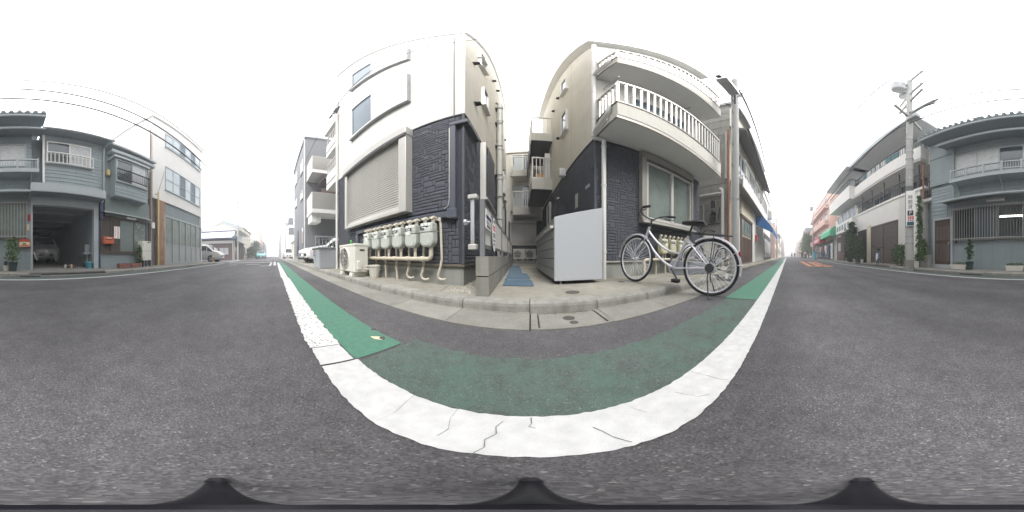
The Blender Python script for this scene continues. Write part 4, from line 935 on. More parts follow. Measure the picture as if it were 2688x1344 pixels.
# ================================================================ BICYCLES
def bicycle(name, label, rear, front, z_r, z_f, paint='silver_paint', steer=-10, group=None, rw=.343, basket=False, stand=True):
    rv = Vector((*rear, z_r)); fv = Vector((*front, z_f)); d = fv-rv; yaw = math.degrees(math.atan2(d.y, d.x)); pitch = math.asin(d.z/d.length); WB = d.length
    t = thing(name, label, 'bicycle', tuple(rv), 0, group)
    Mx = T(*rv) @ RZ(yaw) @ Matrix.Rotation(-pitch, 4, 'Y')
    def P(nm, m, par, f, M=Mx, sm='auto', bev=0):
        b = MB(M); f(b); return b.build(nm, m, par, smooth=sm, bevel=bev)
    def wheel(M, hub):
        ty = P('wheel', 'rubber', t, lambda b: b.ring(rw-.017, .0165, 40, 8), M)
        P('rim', 'spoke', ty, lambda b: b.ring(rw-.044, .011, 40, 6), M)
        def sp(b):
            for i in range(32):
                a = 2*PI*i/32; off = .32*(1 if i % 2 else -1); s = (-1 if (i//2) % 2 else 1)*.028
                b.tube([(.02*math.cos(a+off), s, .02*math.sin(a+off)), ((rw-.045)*math.cos(a), 0, (rw-.045)*math.sin(a))], .0019, 4)
        P('spokes', 'spoke', ty, sp, M)
        P('hub', hub, ty, lambda b: b.tube([(0, -.05, 0), (0, -.035, 0), (0, -.03, 0), (0, .03, 0), (0, .035, 0), (0, .05, 0)], [.012, .02, .035, .035, .02, .012], 12), M)
        return ty
    wheel(Mx @ T(0, 0, rw), 'dark_metal')
    P('brake_drum', 'dark_metal', t, lambda b: b.tube([(0, .03, rw), (0, .075, rw)], .052, 16))
    hx, hz = WB-.215, .80           # steering axis (top of head tube) -> front axle
    st = T(hx, 0, hz) @ Matrix.Rotation(R(-20), 4, 'Y') @ RZ(steer) @ Matrix.Rotation(R(20), 4, 'Y') @ T(-hx, 0, -hz)
    Mf = Mx @ st
    wheel(Mf @ T(WB, 0, rw), 'chrome')
    # frame
    f = MB(Mx)
    f.tube([(hx+.055, 0, hz-.17), (hx-.005, 0, hz+.01)], .02, 10)
    def curve(p0, p1, p2, n=9):
        return [tuple((1-s)**2*a+2*s*(1-s)*b_+s*s*c for a, b_, c in zip(p0, p1, p2)) for s in [i/n for i in range(n+1)]]
    bb = (.47, 0, .285); stp = (.305, 0, .70)
    f.tube(curve((hx+.045, 0, hz-.14), (.72, 0, .36), (bb[0]+.02, 0, bb[2]+.01)), .0165, 10)
    f.tube(curve((hx+.012, 0, hz-.04), (.66, 0, .47), (.395, 0, .475)), .0145, 10)
    f.tube([bb, stp], .016, 10)
    f.tube([(bb[0], -.04, bb[2]), (bb[0], .04, bb[2])], .024, 10)
    for s in (-1, 1):
        f.tube([(bb[0]-.03, s*.03, bb[2]), (.25, s*.055, rw-.03), (0, s*.062, rw)], .010, 8)
        f.tube([(.315, s*.02, .655), (.2, s*.055, .55), (0, s*.062, rw)], .0085, 8)
    f.build('frame', paint, t, smooth='auto')
    fk_ = MB(Mf); fk_.tube([(hx+.055, 0, hz-.17), (hx+.075, 0, hz-.215)], .02, 8)
    for s in (-1, 1): fk_.tube([(hx+.07, s*.02, hz-.2), (hx+.085, s*.052, hz-.25), (WB-.03, s*.055, rw+.08), (WB, s*.055, rw)], [.015, .014, .011, .009], 8)
    fk_.build('fork', 'chrome', t, smooth='auto')
    def fender(M, cx, a0, a1):
        def fn(b):
            n = 18; vs_ = []
            for i in range(n+1):
                a = R(a0+(a1-a0)*i/n)
                for (w_, rr_) in ((-.031, .006), (-.025, .024), (0, .031), (.025, .024), (.031, .006)):
                    q = rw+rr_; vs_.append((cx+q*math.cos(a), w_, rw+q*math.sin(a)))
            b.add(vs_, [(i*5+j, (i+1)*5+j, (i+1)*5+j+1, i*5+j+1) for i in range(n) for j in range(4)])
            b.tube([(cx+.0, -.06, rw), (cx+(rw+.02)*math.cos(R((a0+2*a1)/3)), -.028, rw+(rw+.02)*math.sin(R((a0+2*a1)/3)))], .003, 5)
            b.tube([(cx+.0, .06, rw), (cx+(rw+.02)*math.cos(R((a0+2*a1)/3)), .028, rw+(rw+.02)*math.sin(R((a0+2*a1)/3)))], .003, 5)
        return fn
    P('rear_fender', 'silver_paint', t, fender(Mx, 0, 55, 190)); P('front_fender', 'silver_paint', t, fender(Mf, WB, 100, -5) if False else fender(Mf, WB, 125, -2), Mf)
    # bars
    hb = MB(Mf); hb.tube([(hx-.005, 0, hz), (hx-.04, 0, hz+.11)], .012, 8)
    for s in (-1, 1):
        hb.tube([(hx-.04, 0, hz+.11), (hx-.02, s*.05, hz+.115), (hx+.02, s*.12, hz+.15), (hx+.0, s*.20, hz+.20), (hx-.09, s*.25, hz+.215), (hx-.2, s*.27, hz+.205)], .011, 8)
    hb.build('handlebar', 'dark_metal', t, smooth='auto')
    for s in (-1, 1):
        P('grip', 'rubber', t, lambda b: b.tube([(hx-.10, s*.253, hz+.2145), (hx-.225, s*.274, hz+.202)], [.016, .0185], 10), Mf)
        P('brake_lever', 'dark_metal', t, lambda b: b.tube([(hx-.06, s*.24, hz+.19), (hx-.09, s*.265, hz+.165), (hx-.20, s*.30, hz+.165)], [.012, .009, .006], 6), Mf)
        P('brake_cable', 'rubber', t, lambda b: b.tube([(hx-.05, s*.23, hz+.20), (hx+.09, s*.14, hz+.16), (hx+.10, s*.04, hz+.05), (hx+.06, 0, hz-.08)], .0035, 6), Mf)
    P('front_brake', 'dark_metal', t, lambda b: b.cbox((hx+.09, 0, hz-.16), (.05, .05, .07)), Mf, False, .006)
    # saddle
    P('seat_post', 'dark_metal', t, lambda b: b.tube([stp, (.262, 0, .845)], .0135, 8))
    def sd(b):
        secs = [(.10, .085, .035), (.13, .105, .05), (.20, .105, .055), (.27, .075, .05), (.34, .04, .042), (.40, .022, .03)]
        n = 12; vs_ = []
        for x, w_, h in secs:
            for k in range(n):
                a = 2*PI*k/n; vs_.append((x, w_*math.cos(a), .865+h*(.55*math.sin(a) if math.sin(a) > 0 else .75*math.sin(a))))
        b.add(vs_, [(i*n+k, i*n+(k+1) % n, (i+1)*n+(k+1) % n, (i+1)*n+k) for i in range(len(secs)-1) for k in range(n)]+[tuple(range(n)), tuple(range((len(secs)-1)*n, len(secs)*n))])
    P('saddle', 'black', t, sd)
    for s in (-1, 1): P('saddle_spring', 'dark_metal', t, lambda b: b.tube([(.17+.02*math.sin(k*1.2), s*.06+.02*math.cos(k*1.2), .80+.006*k) for k in range(9)], .004, 5))
    # carrier
    def rk(b):
        zc = rw*2+.045
        b.tube([(.24, -.04, zc+.01), (.20, -.065, zc), (-.18, -.07, zc), (-.235, -.03, zc), (-.235, .03, zc), (-.18, .07, zc), (.20, .065, zc), (.24, .04, zc+.01)], .005, 6)
        for x in (.1, -.02, -.14): b.tube([(x, -.068, zc), (x, .068, zc)], .004, 5)
        for y in (-.03, .03): b.tube([(.22, y, zc), (-.23, y, zc)], .004, 5)
        for s in (-1, 1): b.tube([(-.02, s*.068, zc), (0, s*.066, rw)], .005, 6); b.tube([(.22, s*.05, zc), (.31, s*.02, zc-.02)], .004, 5)
    P('carrier', 'dark_metal', t, rk)
    P('rear_reflector', 'red_plastic', t, lambda b: b.cbox((-(rw+.035)*math.cos(R(30)), 0, rw+(rw+.035)*math.sin(R(30))), (.025, .05, .06)), Mx, False, .005)
    P('ring_lock', 'chrome', t, lambda b: b.tube([(-.02+.0, .075*math.cos(a), 0) for a in [0, 1]], .002, 4) if False else b.tube([(-(rw-.02)+.06*math.sin(a)-.04, .055*math.cos(a), rw+.06) for a in [PI*i/10 for i in range(11)]], .007, 6))
    # drive: chain case on the right, crank and pedals
    P('chain_case', 'locker', t, lambda b: b.prism([(-.06, rw-.05), (.0, rw-.075), (bb[0]-.02, bb[2]-.10), (bb[0]+.09, bb[2]-.07), (bb[0]+.11, bb[2]), (bb[0]+.07, bb[2]+.09), (bb[0]-.02, bb[2]+.10), (.0, rw+.055), (-.06, rw+.03)], -.075, -.055), Mx, False, .01)
    ck = R(232)
    for s, a in ((1, ck), (-1, ck+PI)):
        px_, pz_ = bb[0]+.165*math.cos(a), bb[2]+.165*math.sin(a)
        P('crank', 'dark_metal', t, lambda b: b.tube([(bb[0], s*.055, bb[2]), (bb[0], s*.07, bb[2]), (px_, s*.085, pz_)], [.014, .014, .010], 8))
        pd = P('pedal', 'black', t, lambda b: (b.cbox((px_, s*.135, pz_+.012), (.085, .085, .012)), b.cbox((px_, s*.135, pz_-.012), (.085, .085, .012)), b.cbox((px_-.035, s*.135, pz_), (.012, .08, .03)), b.cbox((px_+.035, s*.135, pz_), (.012, .08, .03))), Mx, False)
    if stand:
        def sd2(b):
            for s in (-1, 1): b.tube([(0, s*.065, rw), (.01, s*.075, rw-.12), (-.02, s*.13, .12), (-.05, s*.19, .006)], .008, 6)
            b.tube([(-.045, .185, .01), (-.10, .13, .006)], .006, 6)
        P('kick_stand', 'dark_metal', t, sd2)
    P('wheel_reflector', 'paper', t, lambda b: b.cbox((-.2, 0, rw-.08), (.035, .012, .06)), Mx, False)
    return t
bicycle('bicycle', 'silver step-through city bicycle with its front wheel up on the pavement', (1.70, .90), (1.42, 1.96), 0, .101, steer=-9)
bicycle('bicycle', 'second silver bicycle half hidden behind the rear wheel of the nearest one', (4.15, 1.72), (3.25, 2.15), .06, .101, steer=4, rw=.32)
# ================================================================ RIGHT, NEAR SIDE: old shop house, pole
CX0, CX1, CY, CH = 5.75, 14.2, 2.1, 8.6
FC = frame((0, CY, 0), (1, 0), (0, -1)); FCW = frame((CX0, CY, 0), (0, 1), (-1, 0))
Cb = thing('shop_house', 'old grey boarded shop house with brown garage doors beyond the near pole', 'building', (CX0, CY, 0))
MB().box(CX0, CX1, CY, 9, -.05, CH).build('wall', 'cream_wall', Cb)
boards(Cb, FCW @ T(0, .002, 0), 0, 5, .15, CH, .55, 'old_board')
b = MB(); b.box(CX0-.12, CX1+.1, CY-.2, 9.1, CH, CH+.22); b.build('roof_edge', 'steel_grey', Cb)
# garage doors with glass lights
gd = MB(FC); gd.box(7.2, 9.35, 0, .03, .12, .2); gd.box(7.1, 7.22, 0, .06, .12, 2.4); gd.box(9.33, 9.45, 0, .06, .12, 2.4); gd.box(7.1, 9.45, 0, .07, 2.32, 2.42); gd = gd.build('garage_door', 'brown_steel', Cb)
for k in range(4):
    x0 = 7.24+.53*k; b = MB(FC); b.box(x0, x0+.51, .0, .035, .2, 1.42); b.build('door_panel', 'door_wood', gd, bevel=.01)
    b = MB(FC); b.box(x0+.05, x0+.46, .01, .03, 1.5, 2.25); b.build('pane', 'glass_frost', gd)
b = MB(FC); b.box(7.0, 9.6, 0, .10, 2.43, 2.95); b.build('lintel_panel', 'cream_wall', Cb)
b = MB(FC); b.box(5.75, 14.2, 0, .5, 3.35, 3.55); b.build('canopy', 'steel_grey', Cb)
b = MB(FC); b.box(5.75, 14.2, .48, .52, 3.2, 3.7); b.build('canopy_fascia', 'white_wall', Cb)
b = MB(FC); b.add([(5.7, 0, 6.6), (14.2, 0, 6.6), (14.2, .65, 6.2), (5.7, .65, 6.2), (5.7, 0, 6.72), (14.2, 0, 6.72), (14.2, .65, 6.32), (5.7, .65, 6.32)], [(0,1,2,3),(4,7,6,5),(0,4,5,1),(1,5,6,2),(2,6,7,3),(3,7,4,0)]); b.build('eave_roof', 'pole_dark', Cb)
for (a, c) in ((6.2, 8.0), (8.6, 10.4), (11, 12.8)):
    wn = window(Cb, FC, a, c, 4.2, 5.7, 'alu_light', 'glass', .06, .06, split=2)
    railing(Cb, FC @ T(0, .45, 0), a-.1, c+.1, 4.0, 4.75, 9, 'grey_metal', .02, .02)
b = MB(FC); b.box(9.6, 10.6, 0, .04, .1, 3.2); b.build('wall_panel', 'white_wall', Cb)
fs_ = MB(FC); fs_.box(10.7, 13.8, .0, .05, 3.0, 3.2); fs_.box(10.7, 10.78, 0, .05, .12, 3.0); fs_.box(13.72, 13.8, 0, .05, .12, 3.0); fs_ = fs_.build('shop_shutter', 'alu_light', Cb)
m_ = MB(); m_.box(10.78, 13.72, .01, .028, .004, .085); m_ = m_.mesh('slat', 'white_wall')
for k in range(31): piece('slat', m_, fs_, FC @ T(0, 0, .15+.09*k))
rb = tag(MB(FC).box(10.35, 10.62, .045, .2, 1.45, 1.85).build('fire_box', 'red_paint', None, bevel=.01), 'small red box on the white wall next to the shop shutter', 'box')
b = MB(FC); b.box(10.44, 10.53, .2, .205, 1.6, 1.7); b.build('label_plate', 'paper', rb)
# pipes and meters on the boarded side wall
b = MB(FCW); b.tube([(.25, .12, .1), (.25, .12, 3.0), (.27, .10, 3.12), (.38, .06, 3.2)], .06, 10); b.build('downpipe', 'pvc_white', Cb, smooth='auto')
b = MB(FCW); b.tube([(.25, .16, 2.95), (2.4, .16, 3.0)], .05, 10); b.build('cross_pipe', 'pvc_white', Cb, smooth='auto')
b = MB(FCW); b.tube([(.02, .1, .1), (.02, .1, 6.4)], .05, 8); b.build('rust_pipe', 'pvc_rust', Cb, smooth='auto')
b = MB(FCW); b.tube([(.12, .06, 3.6), (.12, .06, 6.3)], .07, 8); b.build('conduit', 'pvc_grey', Cb, smooth='auto')
em = MB(FCW); em.box(.5, .85, .025, .05, 1.75, 2.75); em = em.build('meter_board', 'old_board', Cb)
b = MB(FCW); b.lathe([(.13, 0), (.13, .08), (.11, .13), (.02, .14)], 16, T(.67, .05, 2.15) @ Matrix.Rotation(R(-90), 4, 'X')); b.box(.56, .78, .05, .15, 1.8, 2.05); b.build('electric_meter', 'dark_metal', em)
b = MB(FCW); b.box(.6, .74, .05, .14, 2.42, 2.7); b.build('fuse_box', 'black', em)
for (pts, r_) in (([(1.1, .05, 1.8), (1.1, .05, 2.6), (1.7, .05, 2.6)], .03), ([(.4, .05, 1.75), (1.9, .05, 1.72)], .018), ([(.45, .05, 1.9), (.4, .05, 2.4)], .02), ([(2.2, .05, .1), (2.2, .05, 4.0)], .03), ([(.3, .08, 3.9), (.9, .06, 4.05), (2.0, .06, 3.95)], .015), ([(1.5, .05, .1), (1.5, .05, 3.6)], .025)):
    b = MB(FCW); b.tube(pts, r_, 6); b.build('conduit', 'dark_metal' if r_ < .03 else 'pvc_grey', Cb)
for (u, z) in ((.75, 4.9), (.8, 4.15), (.42, 2.95)):
    b = MB(FCW); b.lathe([(.05, 0), (.05, .05), (.02, .06)], 8, T(u, .02, z) @ Matrix.Rotation(R(-90), 4, 'X')); b.build('insulator', 'insulator', Cb)
b = MB(); b.box(4.45, 5.6, 2.5, 2.62, .1, 1.2); tag(b.build('corrugated_panel', 'old_board'), 'weathered grey panel closing the gap beside the boarded house', 'panel')

# near utility pole with lamp
np_ = thing('utility_pole', 'slim concrete utility pole with a street lamp beside the boarded shop house', 'utility pole', (3.98, 1.32, 0))
b = MB(T(3.98, 1.32, 0)); b.tube([(0, 0, -.02), (0, 0, 8.3)], [.118, .095], 18); b.build('shaft', 'pole_concrete', np_, smooth='auto')
b = MB(T(3.98, 1.32, 0)); b.tube([(0, 0, -.02), (0, 0, .56)], [.142, .135], 18); b.build('sleeve', 'pvc_grey', np_, smooth='auto')
b = MB(T(3.98, 1.32, 0)); b.tube([(0, 0, 1.98), (0, 0, 2.01)], .121, 18); b.build('band', 'steel_grey', np_)
for k in range(9):
    b = MB(T(3.98, 1.32, 0)); s = 1 if k % 2 else -1; b.tube([(s*.09, 0, 3.0+.4*k), (s*.2, 0, 3.0+.4*k), (s*.2, 0, 3.06+.4*k)], .008, 5); b.build('step_bolt', 'dark_metal', np_)
b = MB(T(3.98, 1.32, 0)); b.tube([(0, 0, 5.95), (-.3, -.1, 6.15), (-.45, -.14, 6.2)], .025, 8); arm = b.build('lamp_arm', 'dark_metal', np_, smooth='auto')
b = MB(T(3.98, 1.32, 0)); b.prism([(-.4, 6.17), (-.52, 6.12), (-1.1, 6.13), (-1.25, 6.2), (-1.2, 6.27), (-.9, 6.31), (-.5, 6.29), (-.4, 6.24)], -.26, -.02); b.build('street_lamp', 'steel_grey', np_, bevel=.03, seg=2)
b = MB(T(3.98, 1.32, 0)); b.cbox((-1.33, -.14, 6.2), (.12, .1, .08)); b.build('photo_cell', 'dark_metal', np_, bevel=.02)
for (z, l) in ((7.8, .5), (7.2, .4), (6.6, .35)):
    b = MB(T(3.98, 1.32, 0)); b.box(-.1, l, -.03, .03, z-.03, z+.03); ca = b.build('crossarm', 'steel_grey', np_)
    for k in (0, 1):
        b = MB(T(3.98, 1.32, 0)); b.lathe([(.03, 0), (.05, .03), (.03, .05), (.05, .08), (.02, .11)], 8, T(l*.5+.2*k-.05, 0, z+.03)); b.build('insulator', 'insulator', ca)
b = MB(T(3.98, 1.32, 0)); b.tube([(.1, 0, 6.1), (.2, 0, 6.05), (1.3, -.05, 5.95), (1.4, -.05, 5.96)], [.03, .1, .1, .03], 10); b.build('cable_closure', 'steel_grey', np_, smooth='auto')
for k in range(5):
    b = MB(T(3.98, 1.32, 0)); a = k*1.3; b.tube([(.08*math.cos(a), .08*math.sin(a), 5.6+.3*k), (.25*math.cos(a+.5), .25*math.sin(a+.5), 5.9+.3*k), (.3, .1*math.sin(a), 6.3+.25*k), (.1, 0, 6.9+.2*k)], .014, 5); b.build('cable_loop', 'wire', np_)
b = MB(T(3.98, 1.32, 0)); b.tube([(-.13, .05, .3), (-.125, .05, 5.8)], .02, 6); b.build('earth_conduit', 'pvc_grey', np_)

# ---------------------------------------------------------------- generic street buildings further off
def street_house(name, label, x0, x1, yf, s, h, wm, floors=2, bays=2, wm2='glass', depth=8, roof='flat', shop=None, balcony=False, group=None, z0=0.0):
    """s=+1: stands on the near (+y) side and faces -y; s=-1: far side"""
    F = frame((0, yf, 0), (1, 0), (0, -s)); t = thing(name, label, 'building', ((x0+x1)/2, yf, z0), 0, group)
    MB(F).box(x0, x1, -depth, 0, z0-.1, h).build('wall', wm, t)
    if roof == 'flat':
        MB(F).box(x0-.06, x1+.06, -depth-.05, .08, h, h+.16).build('roof_edge', 'grey_trim', t)
    else:
        xm = (x0+x1)/2; hr = h+min(1.8, (x1-x0)*.28)
        b = MB(F)
        if roof == 'gable': b.prism([(x0-.3, h-.05), (x1+.3, h-.05), (xm, hr)], -depth, .35)
        else: b.add([(x0-.25, .45, h-.1), (x1+.25, .45, h-.1), (x1+.25, -depth, h-.1), (x0-.25, -depth, h-.1), (x0-.25, -depth/2, hr), (x1+.25, -depth/2, hr)], [(0,1,5,4),(2,3,4,5),(0,4,3),(1,2,5),(0,3,2,1)])
        b.build('roof', 'roof_tile', t)
    fh = (h-z0)/floors
    for f in range(floors):
        zb = z0+f*fh
        if f == 0 and shop:
            b = MB(F); b.box(x0+.3, x1-.3, 0, .05, z0+.05, z0+min(2.6, fh*.85)); so_ = b.build('shopfront', shop, t)
            for k in range(4):
                xa = x0+.35+(x1-x0-.7)*k/4; b = MB(F); b.box(xa+.04, xa+(x1-x0-.7)/4-.04, .05, .062, z0+.4, z0+2.1); b.build('pane', 'glass', so_)
            continue
        for k in range(bays):
            wx = x0+(x1-x0)*(k+.5)/bays; hw = min(.9, (x1-x0)/bays*.32)
            window(t, F, wx-hw, wx+hw, zb+fh*.33, zb+fh*.78, 'alu_light', wm2, .06, .06, split=2)
        if balcony and f:
            b = MB(F); b.box(x0+.2, x1-.2, 0, .8, zb-.1, zb+.05); bs = b.build('balcony', wm, t)
            b = MB(F); b.box(x0+.2, x1-.2, .74, .8, zb+.05, zb+.95); b.build('parapet', wm, bs)
    return t
# right near side beyond the shop house
aw = thing('awning', 'bright blue fabric shop awning over the near pavement on the right', 'awning', (13, 2.1, 2.0))
b = MB(FC); b.add([(10.65, .53, 3.15), (15.5, .53, 3.15), (15.5, 1.15, 2.35), (10.65, 1.15, 2.35)], [(0,1,2,3)]); b.prism([(10.65, 2.35), (15.5, 2.35), (15.5, 2.0), (10.65, 2.0)], 1.14, 1.16); b.add([(10.65, .0, 3.15), (10.65, .53, 3.15), (10.65, 1.15, 2.35), (10.65, 1.15, 2.0), (10.65, 0, 2.6)], [(0,1,2,3,4)]); b.build('canvas', 'blue_awning', aw)
b = MB(FC); b.tube([(10.7, 0, 2.4), (10.7, 1.13, 2.3)], .02, 6); b.build('arm', 'steel_grey', aw)
street_house('corner_shop', 'pale shop house just beyond the blue awning on the right', 14.25, 20, CY, 1, 6.6, 'white_wall', 2, 2, shop='dark_metal')
b = MB(FC); b.box(13.2, 13.8, .53, .85, 3.6, 4.25); tag(b.build('wall_condenser', 'ac_white', None, bevel=.01), 'white condenser box mounted above the blue awning', 'air conditioner')
NR = [(20.2, 27, 3.0, 3.2, 'white_wall', 1, 'lean', 'low white house behind the parked cars on the right'), (27.2, 34, 3.4, 5.8, 'grey_apart', 2, 'gable', 'small grey gabled house far down the right street'), (34.5, 42, 2.6, 7.5, 'pink_wall', 3, 'flat', 'reddish three-storey house far down the near right side'),
      (42.5, 52, 2.4, 6.2, 'cream_wall', 2, 'lean', 'cream two-storey house far down the near right side'), (53, 66, 2.2, 8.8, 'white_wall', 3, 'flat', 'white block far down the near right side'), (67, 84, 2.0, 7, 'grey_apart', 2, 'flat', 'distant grey block on the near right side'), (85, 110, 1.6, 9.5, 'pink_wall', 3, 'flat', 'most distant pinkish block on the near right side')]
for (x0, x1, yf, h, m, fl, rf, lb) in NR: street_house('street_house', lb, x0, x1, yf, 1, h, m, fl, 3, roof=rf, group='houses far down the right street')
def far_pole(name, label, x, y, h=9, z=0, arms=2, m='pole_concrete', r=.13, lamp=False, group='utility poles along the street', tr=False):
    t = thing(name, label, 'utility pole', (x, y, z), 0, group)
    b = MB(T(x, y, z)); b.tube([(0, 0, -.1), (0, 0, h)], [r, r*.7], 12); b.build('shaft', m, t, smooth='auto')
    for k in range(arms):
        zz = h-.4-.8*k; b = MB(T(x, y, z)); b.box(-.05, .05, -.9, .9, zz, zz+.1); a = b.build('crossarm', 'steel_grey', t)
        for yy in (-.8, -.3, .3, .8): b = MB(T(x, y, z)); b.lathe([(.03, 0), (.06, .05), (.03, .12)], 6, T(0, yy, zz+.1)); b.build('insulator', 'insulator', a)
    if tr: b = MB(T(x, y, z)); b.lathe([(.22, 0), (.26, .05), (.26, .75), (.2, .82)], 12, T(.1, .35, h-2.4)); b.build('transformer', 'steel_grey', t)
    if lamp: b = MB(T(x, y, z)); b.tube([(0, 0, h-3), (-.5, -.5, h-2.7)], .03, 6); b.cbox((-.75, -.75, h-2.68), (.5, .4, .1)); b.build('street_lamp', 'steel_grey', t)
    return t
far_pole('utility_pole', 'utility pole by the low white house on the near right side', 30, 1.9, 8.5, arms=2, lamp=True)
far_pole('utility_pole', 'distant utility pole on the near right side of the street', 52, 1.7, 8.5)
# ================================================================ FAR SIDE: grey-green houses
HY = -5.7
FH = frame((0, HY, 0), (1, 0), (0, 1))
H1 = thing('wooden_house', 'grey-green two-storey house with barred window, brown door and upstairs balcony', 'house', (2.1, HY, 0))
MB(FH).box(-.44, 4.65, -7, 0, -.08, 6.35).build('wall', 'grey_wall', H1)
boards(H1, FH, -.44, 4.64, 2.72, 3.62, .15, 'grey_board')
boards(H1, FH, 3.80, 4.64, .1, 2.72, .17, 'grey_board', [(3.5, 4.52, 0, 2.12)])
b = MB(FH); b.box(3.40, 4.66, 0, .10, 3.72, 6.3); b.build('upper_bay', 'grey_wall', H1)
b = MB(FH); b.box(3.38, 4.68, 0, .12, 5.25, 5.30); b.build('bay_joint', 'grey_wall_dark', H1)
boards(H1, FH, -.44, 3.38, 3.62, 5.6, .16, 'grey_board', [(-.25, 3.38, 4.0, 5.12)])
# main tiled roof with wavy eave
b = MB(FH); b.add([(-.85, .75, 6.42), (4.8, .75, 6.42), (4.8, -7, 8.6), (-.85, -7, 8.6), (-.85, .75, 6.52), (4.8, .75, 6.52), (4.8, -7, 8.72), (-.85, -7, 8.72)], [(0,1,2,3),(4,7,6,5),(0,4,5,1),(1,5,6,2),(2,6,7,3),(3,7,4,0)]); rf = b.build('roof', 'roof_tile', H1)
tm = MB(); tm.tube([(0, .80, 0), (0, -2.2, .86)], [.075, .075], 8); tm = tm.mesh('roof_tile', 'roof_tile')
for i in range(23): piece('roof_tile', tm, rf, FH @ T(-.75+.245*i, 0, 6.52))
rm = MB(FH); rm.tube([(-.8, -2.6, 7.45), (4.75, -2.6, 7.45)], .16, 8); rm.build('ridge', 'roof_tile', rf)
b = MB(FH); b.lathe([(.06, 0), (.16, .08), (.14, .2), (.03, .26)], 10, T(2.1, .6, 6.5)); b.build('ridge_end_tile', 'roof_tile', rf)
b = MB(FH); b.box(-.85, 4.8, .66, .73, 6.30, 6.42); b.build('eave_board', 'grey_trim', H1)
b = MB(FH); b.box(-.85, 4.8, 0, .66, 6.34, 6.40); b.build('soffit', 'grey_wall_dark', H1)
# upstairs eave, window, balcony
def lean(par, x0, x1, z, out, th=.06, drop=.12, m='grey_trim', edge=True):
    b = MB(FH); b.add([(x0, 0, z+drop), (x1, 0, z+drop), (x1, out, z), (x0, out, z), (x0, 0, z+drop+th), (x1, 0, z+drop+th), (x1, out, z+th), (x0, out, z+th)], [(0,1,2,3),(4,7,6,5),(0,4,5,1),(1,5,6,2),(2,6,7,3),(3,7,4,0)]); o = b.build('lean_to_eave', 'grey_wall_dark', par)
    if edge: b = MB(FH); b.tube([(x0-.02, out+.04, z+.0), (x1+.02, out+.04, z+.0)], .045, 8); b.build('gutter', m, par, smooth='auto')
lean(H1, -.8, 3.8, 5.45, .7, drop=.2)
w_ = window(H1, FH, -.25, 3.38, 3.95, 5.12, 'grey_trim', 'glass', .06, .05, split=4, sill=False, panes=['curtain', 'glass', 'curtain', 'curtain'])
b = MB(FH); b.box(-.64, 3.36, 0, .55, 3.42, 3.56); b.build('balcony_floor', 'grey_trim', H1)
BR = railing(H1, FH @ T(0, .5, 0), -.62, 3.34, 3.56, 4.0, 46, 'grey_metal', .018, .018, top=.05)
for u in (-.6, .05, .7, 1.35, 2.0, 2.65, 3.3): b = MB(FH); b.box(u-.03, u+.03, .47, .535, 3.5, 4.04); b.build('balcony_post', 'grey_trim', H1)
for u in (1.45, 3.2, -.4): b = MB(FH); b.tube([(u, .02, 2.9), (u, .06, 3.2), (u, .45, 3.42)], .03, 6); b.build('bracket', 'grey_trim', H1)
b = MB(FH); b.tube([(3.42, .12, 2.75), (3.42, .12, 3.6), (3.4, .16, 3.75)], .03, 8); b.build('downpipe', 'grey_trim', H1)
# downstairs eave, grille window, lamps
lean(H1, -.36, 3.80, 2.66, .5, drop=.06)
window(H1, FH, -.25, 3.5, 1.12, 2.42, 'alu_brown', 'glass', .06, .04, split=4, sill=True, panes=['glass_frost', 'curtain', 'glass', 'glass'])
gr = MB(FH); gr.box(-.28, 3.56, .13, .16, 2.36, 2.39); gr = gr.build('window_grille', 'grey_metal', H1)
b = MB(FH); b.box(-.28, 3.56, .13, .16, 1.14, 1.17); b.build('grille_rail', 'grey_metal', gr)
bm_ = MB(); bm_.box(-.009, .009, .16, .172, 1.06, 2.46); bm_ = bm_.mesh('grille_bar', 'grey_metal')
for i in range(37): piece('grille_bar', bm_, gr, FH @ T(-.26+.1055*i, 0, 0))
for u in (-.26, 1.2, 2.4, 3.54): b = MB(FH); b.box(u-.01, u+.01, 0, .13, 2.36, 2.38); b.build('grille_stay', 'grey_metal', gr)
lf = tag(MB(FH).box(1.3, 2.0, .12, .28, 2.52, 2.60).build('lamp_fixture', 'grey_metal', None, bevel=.01), 'unlit grey strip lamp under the downstairs eave of the wooden house', 'lamp')
b = MB(FH); b.box(1.33, 1.97, .14, .26, 2.49, 2.52); b.build('diffuser', 'lamp_glass', lf)
ll = tag(MB(FH).box(.68, 1.56, .055, .075, 1.925, 1.965).build('strip_lamp', 'trim_white'), 'lit white fluorescent tube behind the window bars', 'lamp')
b = MB(FH); b.tube([(.72, .10, 1.905), (1.52, .10, 1.905)], .022, 8); b.build('tube', 'tube_light', ll)
# door
dr = MB(FH); dr.box(3.52, 3.60, 0, .06, .1, 2.12); dr.box(4.43, 4.52, 0, .06, .1, 2.12); dr.box(3.52, 4.52, 0, .065, 2.04, 2.13); dr.box(3.50, 4.54, 0, .18, -.02, .12); dr = dr.build('door_frame', 'grey_trim', H1)
dl = MB(FH); dl.box(3.60, 4.43, 0, .035, .12, 2.04); dl = dl.build('door_leaf', 'door_wood', dr)
for r_ in range(2):
    for k in range(4):
        b = MB(FH); x0 = 3.66+.185*k; b.box(x0, x0+.15, .035, .05, .25+.9*r_, 1.0+.75*r_); b.build('door_panel', 'brown_steel', dl, bevel=.006)
b = MB(FH); b.cbox((3.67, .07, 1.02), (.03, .06, .12)); b.build('handle', 'chrome', dl)
b = MB(FH); b.lathe([(.03, 0), (.05, .03), (.05, .1), (.02, .12)], 10, T(3.34, .06, 1.0)); b.build('wall_tap', 'dark_metal', H1)
